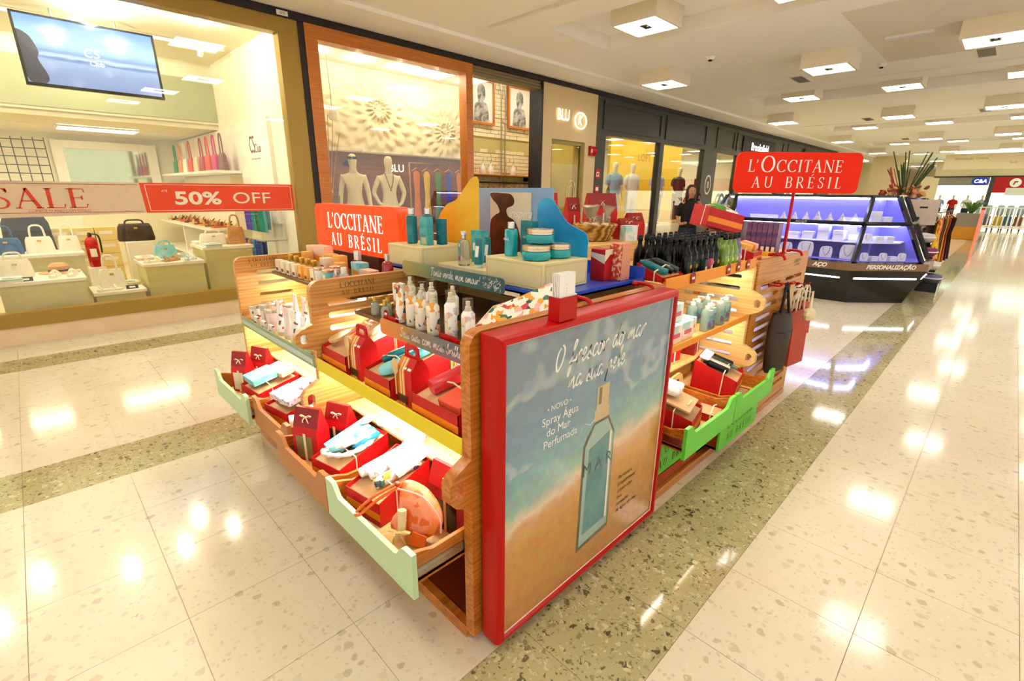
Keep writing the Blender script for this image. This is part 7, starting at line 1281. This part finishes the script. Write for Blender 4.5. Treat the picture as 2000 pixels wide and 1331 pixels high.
O('stem', G().lathe([(.05 + .0 * i, .2 + .09 * i) if i else (.05, .2) for i in range(10)] + [(.0, 1.12)], 10), CG, ct); O('arm', G().tube(smooth_path([(.03, 0, .6), (.15, 0, .62), (.17, 0, .9)], 4), .035, 8), CG, ct); O('arm', G().tube(smooth_path([(-.03, 0, .45), (-.14, 0, .48), (-.16, 0, .8)], 4), .035, 8), CG, ct); O('pot', G().lathe([(.1, 0), (.14, .2), (.15, .22), (.12, .22)], 14), WTOP, ct)
t = E('window_poster', (15.95, 7.4, .682), 'black standing poster with prices in the dark shop window', 'poster'); O('board', G().box(-.35, .35, -.015, .015, 0, 1.4), mat('poster_black', '2a2622', .5), t); letters(t, mat('poster_grey', 'b8b0a4', .5), [('5', (0, -.017, 1.05), (1, 0, 0), (0, 0, 1), .2), ('19', (0, -.017, .72), (1, 0, 0), (0, 0, 1), .18), ('19', (0, -.017, .4), (1, 0, 0), (0, 0, 1), .18)])
for i, (x, z, m) in enumerate(((15.85, 1.9, CREAMP), (17.1, 1.3, mat('blue_sticker', '5a7a9a', .5)))):
    t = E('window_sticker', (x, YS + (.0 if i else -.025), z), ('round cream crest on the dark pier between the windows', 'oval blue sticker on the narrow dark shop window')[i], 'sticker'); O('disc', G().prism([arc(0, 0, .22 + .04 * i, .3 + .05 * i, 0, 345, 24), arc(0, 0, .18, .25, 0, 345, 24)], -.006, 0, XZ), m, t); O('emblem', G().prism([[(-.06, -.1), (-.02, -.1), (-.02, .1), (-.06, .1)]], -.006, 0, XZ).prism([[(.02, -.1), (.06, -.1), (.06, .1), (.02, .1)]], -.006, 0, XZ), m, t)
bs = E('shop_name_sign', (19.8, YS - .05, 3.1), 'white glowing shop name on the dark fascia', 'sign'); letters(bs, mat('neon_cool', 'ffffff', .5, emit=1.2), [('Brooksfield', (0, -.02, .03), (1, 0, 0), (0, 0, 1), .26, dict(wx=1.05, bold=.004))]); O('backing', G().box(-1.6, 1.6, -.012, 0, -.08, .44), mat('sign_black', '141210', .5), bs)
for i in range(9): garment(18.6 + .42 * i, 10.4, 1.722, (WS, LB, NV, BG_)[i % 4], 'shirt on the long back rail of the dark shop, %s along' % ORD[i], 'shirts at the back of the dark shop', .8, .34, .9, 1.0, .6)
t = E('clothes_rail', (20.3, 10.4, 0), 'long rail of shirts at the back of the dark shop', 'clothes rail'); O('rail', G().tube([(-2.1, 0, .02), (-2.1, 0, 1.8), (2.2, 0, 1.8), (2.2, 0, .02)], .02, 8), DARKM, t); O('base_bar', G().box(-2.13, -2.07, -.3, .3, .02, .05), DARKM, t)
# ================================================================ PERSON and the far end of the hall
SKIN = mat('skin_tone', 'c98a66', .5); HAIR = mat('dark_hair', '3a2416', .6); BTOP = mat('black_top', '151212', .8); JEAN = mat('dark_jeans', '26303c', .8)
pe = E('person', (10.35, 4.95, .001), 'person in a black top holding up a phone, beyond the kiosk near the dark shop', 'person', rz=-.9)
ph = lambda s: [(.3, -.03, 1.2), (.16, -.24, 1.38), (.12, -.27, 1.44), (.1, -.28, 1.5), (.09, -.28, 1.54)] if s > 0 else [(-.24, .02, 1.14), (-.2, -.1, .98), (-.1, -.16, 1.0), (-.06, -.17, 1.02)]
bm_ = body_mesh(ph); bm_.materials.append(SKIN); link('body', bm_, pe)
O('top', G().grid([[(a_ * math.cos(a), b_ * math.sin(a) + .005, z_) for a in [2 * math.pi * i / 24 for i in range(24)]] for z_, a_, b_ in ((.88, .19, .15), (1.05, .165, .135), (1.2, .175, .145), (1.34, .19, .14), (1.42, .16, .11), (1.48, .08, .08))], True), BTOP, pe)
O('sleeve', G().tube([(.14, .01, 1.4), (.22, .0, 1.32), (.29, -.03, 1.2)], .07, 12, rs=[.07, .072, .06]), BTOP, pe); O('sleeve', G().tube([(-.14, .01, 1.4), (-.2, .015, 1.3), (-.235, .02, 1.15)], .07, 12, rs=[.07, .072, .06]), BTOP, pe)
O('jeans', G().grid([[(a_ * math.cos(a), b_ * math.sin(a), z_) for a in [2 * math.pi * i / 20 for i in range(20)]] for z_, a_, b_ in ((.72, .2, .14), (.86, .195, .15), (.97, .172, .13))], True).tube([(-.093, 0, .84), (-.096, 0, .5), (-.096, .015, .1)], .1, 12, rs=[.108, .08, .06]).tube([(.093, 0, .84), (.096, 0, .5), (.096, .015, .1)], .1, 12, rs=[.108, .08, .06]), JEAN, pe)
O('hair', G().lathe([(.04, -.28), (.1, -.22), (.112, -.08), (.108, .03), (.085, .1), (.04, .135), (0, .14)], 18, (0, .05, 1.665), sy=.85), HAIR, pe)
O('face', G().lathe([(0, -.11), (.04, -.1), (.066, -.05), (.074, 0), (.068, .05), (.03, .085), (0, .09)], 16, (0, -.052, 1.66)), SKIN, pe)
for s in (-1, 1): O('eye', G().lathe([(0, -.008), (.01, -.004), (.01, .004), (0, .008)], 8), BLK, pe, loc=(s * .028, -.118, 1.672))
O('nose', G().lathe([(0, -.02), (.012, -.012), (.007, .012), (0, .02)], 8), SKIN, pe, loc=(0, -.126, 1.648)); O('mouth', G().box(-.02, .02, -.002, .002, -.003, .003), mat('lip', 'a8483c', .5), pe, loc=(0, -.117, 1.615))
for i in range(4): O('finger', lambda: G().tube([(0, 0, 0), (.0, -.025, .012), (-.025, -.035, .016)], .008, 6), SKIN, pe, 'fing', loc=(.105, -.285, 1.5 + .018 * i))
O('thumb', G().tube([(.1, -.28, 1.48), (.075, -.3, 1.5), (.07, -.3, 1.53)], .009, 6), SKIN, pe)
ph_ = E('phone', (0, 0, 0), 'dark phone held up in the hand of the person in black', 'phone'); ph_.location = (10.35 + .08 * math.cos(-.9) + .31 * math.sin(-.9), 4.95 + .08 * math.sin(-.9) - .31 * math.cos(-.9), 1.47); ph_.rotation_euler = (0, 0, -.9); O('case', G().box(-.037, .037, -.004, .004, 0, .15, .003), BLK, ph_); O('screen', G().box(-.034, .034, .004, .0045, .006, .144), mat('phone_screen', '3a4a6a', .1), ph_)
# second kiosk: black phone-case stand with posters and cushions
k5 = E('accessory_kiosk', (0, 0, 0), 'black accessory kiosk behind the jewellery cases', 'kiosk'); O('body', G().box(11.4, 15.0, 1.1, 3.2, 0, 1.05, .01), JB, k5); O('counter', G().box(11.35, 15.1, 1.08, 3.25, 1.05, 1.1, .01), JB, k5); O('header', G().box(11.36, 11.42, 1.12, 3.2, 1.1, 1.58), JB, k5); O('header', G().box(11.42, 15.0, 1.12, 1.18, 1.1, 1.28), JB, k5)
letters(k5, WHT, [('CELULAR', (11.355, 1.5, 1.4), (0, -1, 0), (0, 0, 1), .08, dict(slant=.2))])
t = E('kiosk_poster', (11.33, 1.12, 1.13), 'cream poster with a phone picture on the black accessory kiosk', 'poster', rz=R90); O('sheet', G().box(-.21, .21, -.01, 0, 0, .43), mat('poster_beige', 'cdb8a0', .5), t); O('print', G().box(-.05, .06, -.012, -.01, .28, .31), BLKL, t); O('print', G().box(-.18, -.02, -.012, -.01, .08, .13), BLKL, t)
rk = E('cushion_rack', (0, 0, 0), 'stepped black rack for travel cushions at the accessory kiosk corner', 'rack')
for i, (y0, z1) in enumerate(((.62, .16), (.7, .38), (.78, .6), (.86, .84))): O('step', G().box(11.05, 11.32, y0 + .02, 1.2, 0 if i == 0 else z1 - .03, z1), JB, rk)
O('upright', G().box(11.05, 11.32, 1.19, 1.24, 0, .84), JB, rk)
for i, (y, z, c, lab) in enumerate(((.99, .8405, 'cfcac2', 'pale grey travel cushion on the top step of the rack'), (.91, .6005, '8a3a70', 'purple travel cushion on the second step of the rack'), (.83, .3805, 'e0d8cc', 'cream travel cushion below the purple one'), (.76, .1605, '6a6a88', 'grey violet travel cushion on the lowest step'))):
    t = E('cushion', (11.16, y, z), lab, 'cushion', rz=.4); O('pad', lambda: G().lathe([(0, 0), (.12, .008), (.19, .07), (.17, .14), (0, .165)], 18, sy=.8), mat('cush_' + c, c, .8), t, 'pad' + c); O('piping', lambda: G().tube([(.19 * math.cos(a * .349), .152 * math.sin(a * .349), .09) for a in range(18)], .01, 5, True), WTOP, t, 'pip')
yp_ = pattern('yellow_dots', [(0, 'f0b818'), (.7, 'f0b818'), (.75, 'c03a18'), (.9, 'e88a18')], 16, 'voronoi', .7)
garment(12.6, .95, 1.25, yp_, 'yellow spotted dress hung on the accessory kiosk side', None, .75, .5, 0, 1.1, .6)
for i in range(6): garment(13.1 + .4 * i, .95, 1.25, GC[i % 4] if i % 3 else mat('dress_orange2', 'c8501c', .7), 'garment hung along the accessory kiosk side, %s from the spotted dress' % ORD[i], 'garments along the accessory kiosk', .95, .34, .15 * i, 1.0, .5)
t = E('side_rail', (0, 0, 0), 'dark rail along the accessory kiosk side with garments', 'rail'); O('rail', G().tube([(12.3, .95, 1.32), (15.0, .95, 1.32)], .012, 6), DARKM, t); O('bracket', G().tube([(12.4, .95, 1.32), (12.4, 1.12, 1.32)], .01, 6).tube([(14.9, .95, 1.32), (14.9, 1.12, 1.32)], .01, 6), DARKM, t)
# flower arrangement
fl = E('flower_arrangement', (11.9, 1.5, 1.101), 'tall dried flower and reed arrangement above the kiosks', 'flower arrangement', sc=.9); rnd = random.Random(4)
O('vase', G().lathe([(.12, 0), (.16, .15), (.12, .4), (.15, .46)], 16), BRN, fl)
for i in range(26):
    a = rnd.uniform(-.5, .5); b = rnd.uniform(-.35, .35); h = rnd.uniform(.8, 1.25); dx, dy = (.15, -.25) if i < 9 else (.0, .12) if i < 18 else (a, b)
    O('reed', G().tube([(.03 * a, .05 * b, .3), (dx * .4 + .1 * a, dy * .5 + .1 * b, .3 + h * .5), (dx + .15 * a, dy * 1.2 + .2 * b, .3 + h * .95)], .011, 5), mat('reed_green', '4a5a2c', .7), fl)
FC = [mat('flower_%s' % c, c, .7) for c in ('d8705a', 'c89058', 'e0a070', 'b84a38', 'e8c8a0', '8a4030')]
for i in range(70):
    a = rnd.uniform(0, 6.28); r = rnd.uniform(.05, .42); O('bloom', lambda: G().lathe([(0, -.02), (.035, -.01), (.055, .02), (.03, .035), (0, .03)], 7), FC[i % 6], fl, 'bloom%d' % (i % 6), loc=(r * math.cos(a), r * math.sin(a), rnd.uniform(.4, .78) - r * .1), rot=(rnd.uniform(-1, 1), rnd.uniform(-1, 1), 0), sc=rnd.uniform(.7, 1.5))
for i in range(10): a = rnd.uniform(-.5, .5); O('twig', G().tube(smooth_path([(0, 0, .4), (a * .5, .2 * abs(a) + .1, .7), (a * .8, .3, .85 + .3 * rnd.random())], 4), .007, 5), FC[3], fl)
# planter and white fence
po = E('planter', (26.8, 1.15, .001), 'square planter, grey above and yellow below, with an agave', 'planter'); O('lower_box', G().cb(0, 0, 0, .8, .8, .5, .01), mat('planter_yellow', 'c88a1c', .5), po); O('upper_box', G().cb(0, 0, .5, .8, .8, .5, .01), mat('planter_grey', '8a8272', .6), po)
for i in range(16):
    a = i * 2.4; l = rnd.uniform(.35, .55); c, s = math.cos(a), math.sin(a)
    O('leaf', G().grid([[(c * r * l - s * w_ * q, s * r * l + c * w_ * q, 1.0 + z) for q in (-1, 0, 1)] for r, z, w_ in ((.1, 0, .03), (.45, .28, .05), (.8, .42, .035), (1.1, .4, .004))]), mat('agave_green', '5a8a3a', .6), po)
t = E('safety_post', (26.2, .8, .001), 'slim red and white post beside the planter', 'post'); O('pole', G().tube([(0, 0, 0), (0, 0, 1.15)], .05, 8), mat('post_coral', 'f07a6a', .5, emit=.3), t); O('cap', G().lathe([(.06, 1.15), (.05, 1.22), (0, 1.24)], 10), RED, t)
fe = E('white_fence', (34.8, .4, .001), 'white slatted fence of a play area at the end of the mall', 'fence')
for z in (.12, .2, 1.1): O('rail', G().box(-.02, .02, -1.5, 1.2, z, z + .06), WTOP, fe)
for i in range(15): O('picket', lambda: G().box(-.012, .012, -.03, .03, .14, 1.1), WTOP, fe, 'pick', loc=(0, -1.4 + .18 * i, 0))
O('post', G().box(-.05, .05, -1.55, -1.45, 0, 1.25), WTOP, fe)
for i, (y, c) in enumerate(((1.3, 'b05a5a'), (.9, '5a5a6a'), (.45, 'd8a81c'), (.1, '3a6a8a'), (-.3, '8a4a2a'), (-.8, 'd8a81c'))):
    t = E('play_toy', (36.3, y, .001), ('rose toy car in the play area', 'grey toy car in the play area', 'yellow toy car in the play area', 'blue toy car in the play area', 'brown toy car in the play area', 'second yellow toy car at the end of the play area')[i], 'toy car'); m_ = mat('toy_' + c, c, .4); O('body', G().box(-.5, .5, -.15, .15, .15, .7, .05), m_, t); O('cabin', G().box(-.25, .25, -.13, .13, .7, 1.25, .06), mat('toy_window', '9ab0c0', .2), t)
    for sx in (-.3, .3):
        for sy in (-.13, .13): O('wheel', lambda: G().tube([(0, -.03, 0), (0, .03, 0)], .15, 12), BLKL, t, 'twh', loc=(sx, sy, .15))
# end wall shops
XF = 44.0
FW = S('wall_end_shops', G().box(XF, XF + .2, -16, 4.2, 2.9, 4.3).box(XF, XF + .2, 7.0, 14, 0, 4.3), CREAM)
S('trim_3', G().box(XF - .1, XF, -16, 4.2, 2.84, 2.92), BLACK)
O('grey_fascia', G().box(XF - .08, XF, 1.45, 3.9, 2.35, 2.85), mat('fascia_grey', '8e8872', .5), FW); O('red_fascia', G().box(XF - .12, XF, -16, 1.2, 1.9, 2.85), RED, FW); O('dark_pier', G().box(XF - .14, XF + .1, 1.2, 1.42, 0, 2.85), DG, FW); O('cream_pier', G().box(XF - .1, XF + .1, 3.9, 4.8, 0, 2.9), CREAM, FW)
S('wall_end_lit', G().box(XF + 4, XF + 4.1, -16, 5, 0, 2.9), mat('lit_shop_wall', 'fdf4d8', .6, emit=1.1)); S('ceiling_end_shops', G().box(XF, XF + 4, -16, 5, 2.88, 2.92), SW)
ca = E('oval_sign', (XF - .09, 1.85, 2.6), 'blue oval shop sign with white letters on the end wall', 'sign', rz=R90); O('oval', G().prism([arc(0, 0, .42, .26, 0, 346, 26)], -.05, 0, XZ), mat('sign_blue', '1c2f8a', .4, emit=.3), ca); letters(ca, mat('sign_letter', 'ffffff', .5, emit=1.5), [('C&A', (0, -.055, -.1), (1, 0, 0), (0, 0, 1), .22, dict(bold=.003, slant=.15))])
rs_ = E('round_sign', (XF - .13, .25, 2.5), 'round white emblem on the red shop front at the end wall', 'sign', rz=R90); O('disc', G().prism([arc(0, 0, .26, .26, 0, 346, 26)], -.05, 0, XZ), WTOP, rs_); letters(rs_, RED, [('r', (0, -.055, -.1), (1, 0, 0), (0, 0, 1), .28, dict(bold=.02, slant=.3))]); letters(rs_, WTOP, [('R', (.55, -.02, -.16), (1, 0, 0), (0, 0, 1), .36, dict(bold=.02))], 'initial')
O('pale_panel', G().box(XF - .125, XF - .12, -3, .6, 1.75, 2.2), mat('pale_panel', 'd8d0c0', .5), FW)
for i in range(5): mannequin(XF + 1.6, 1.6 + .72 * i, .001, R90, i % 2, 'small mannequin in the lit end shop window, %s from the red shop' % ORD[i], 'mannequins in the end shop', (PB_, WS, MATS['red_card'], LB, DK)[i], NV)
col_ = S('wall_column', G().box(36.5, 38, 5.0, 6.5, 0, 3.85), CREAM)
bn = E('hanging_banner', (33, 1.35, 3.0), 'pale hanging ceiling banner with small print at the mall end', 'banner', rz=R90); O('panel', G().box(-1.55, 1.55, -.02, .02, -.1, .62), mat('banner_pale', 'eedfb4', .5), bn); letters(bn, MATS['box_groove'], [('Alimentação  Cinema', (-.6, -.022, .35), (1, 0, 0), (0, 0, 1), .1), ('Saída', (.9, -.022, .15), (1, 0, 0), (0, 0, 1), .09)]); O('cord', G().tube([(-1.3, 0, .62), (-1.3, 0, .85)], .01, 5).tube([(1.3, 0, .62), (1.3, 0, .85)], .01, 5), METAL, bn)
sk_ = E('skylight', (38.6, -.5, 3.78), 'glowing pale skylight with crossing bars in the far ceiling', 'skylight'); O('glass', G().box(-3, 3, -3.6, 3.2, -.01, 0), mat('sky_pane', 'd8efe0', .5, emit=1.4), sk_)
for i in range(6): O('bar', G().tube([(-3, -3.2 + 1.1 * i, -.03), (3, -2.2 + 1.1 * i, -.03)], .03, 5), WTOP, sk_)
for i in range(7): panel_light(32 + 1.6 * i, 10 - (i % 2) * 2.4, 3.84, 1.4, .3, 'bright strip light in the side hall ceiling, %s going away' % ORD[i], 'strip lights in the side hall')
S('ceiling_side_hall', G().box(31, 60, 7.1, 14, 3.85, 3.9), CEIL)
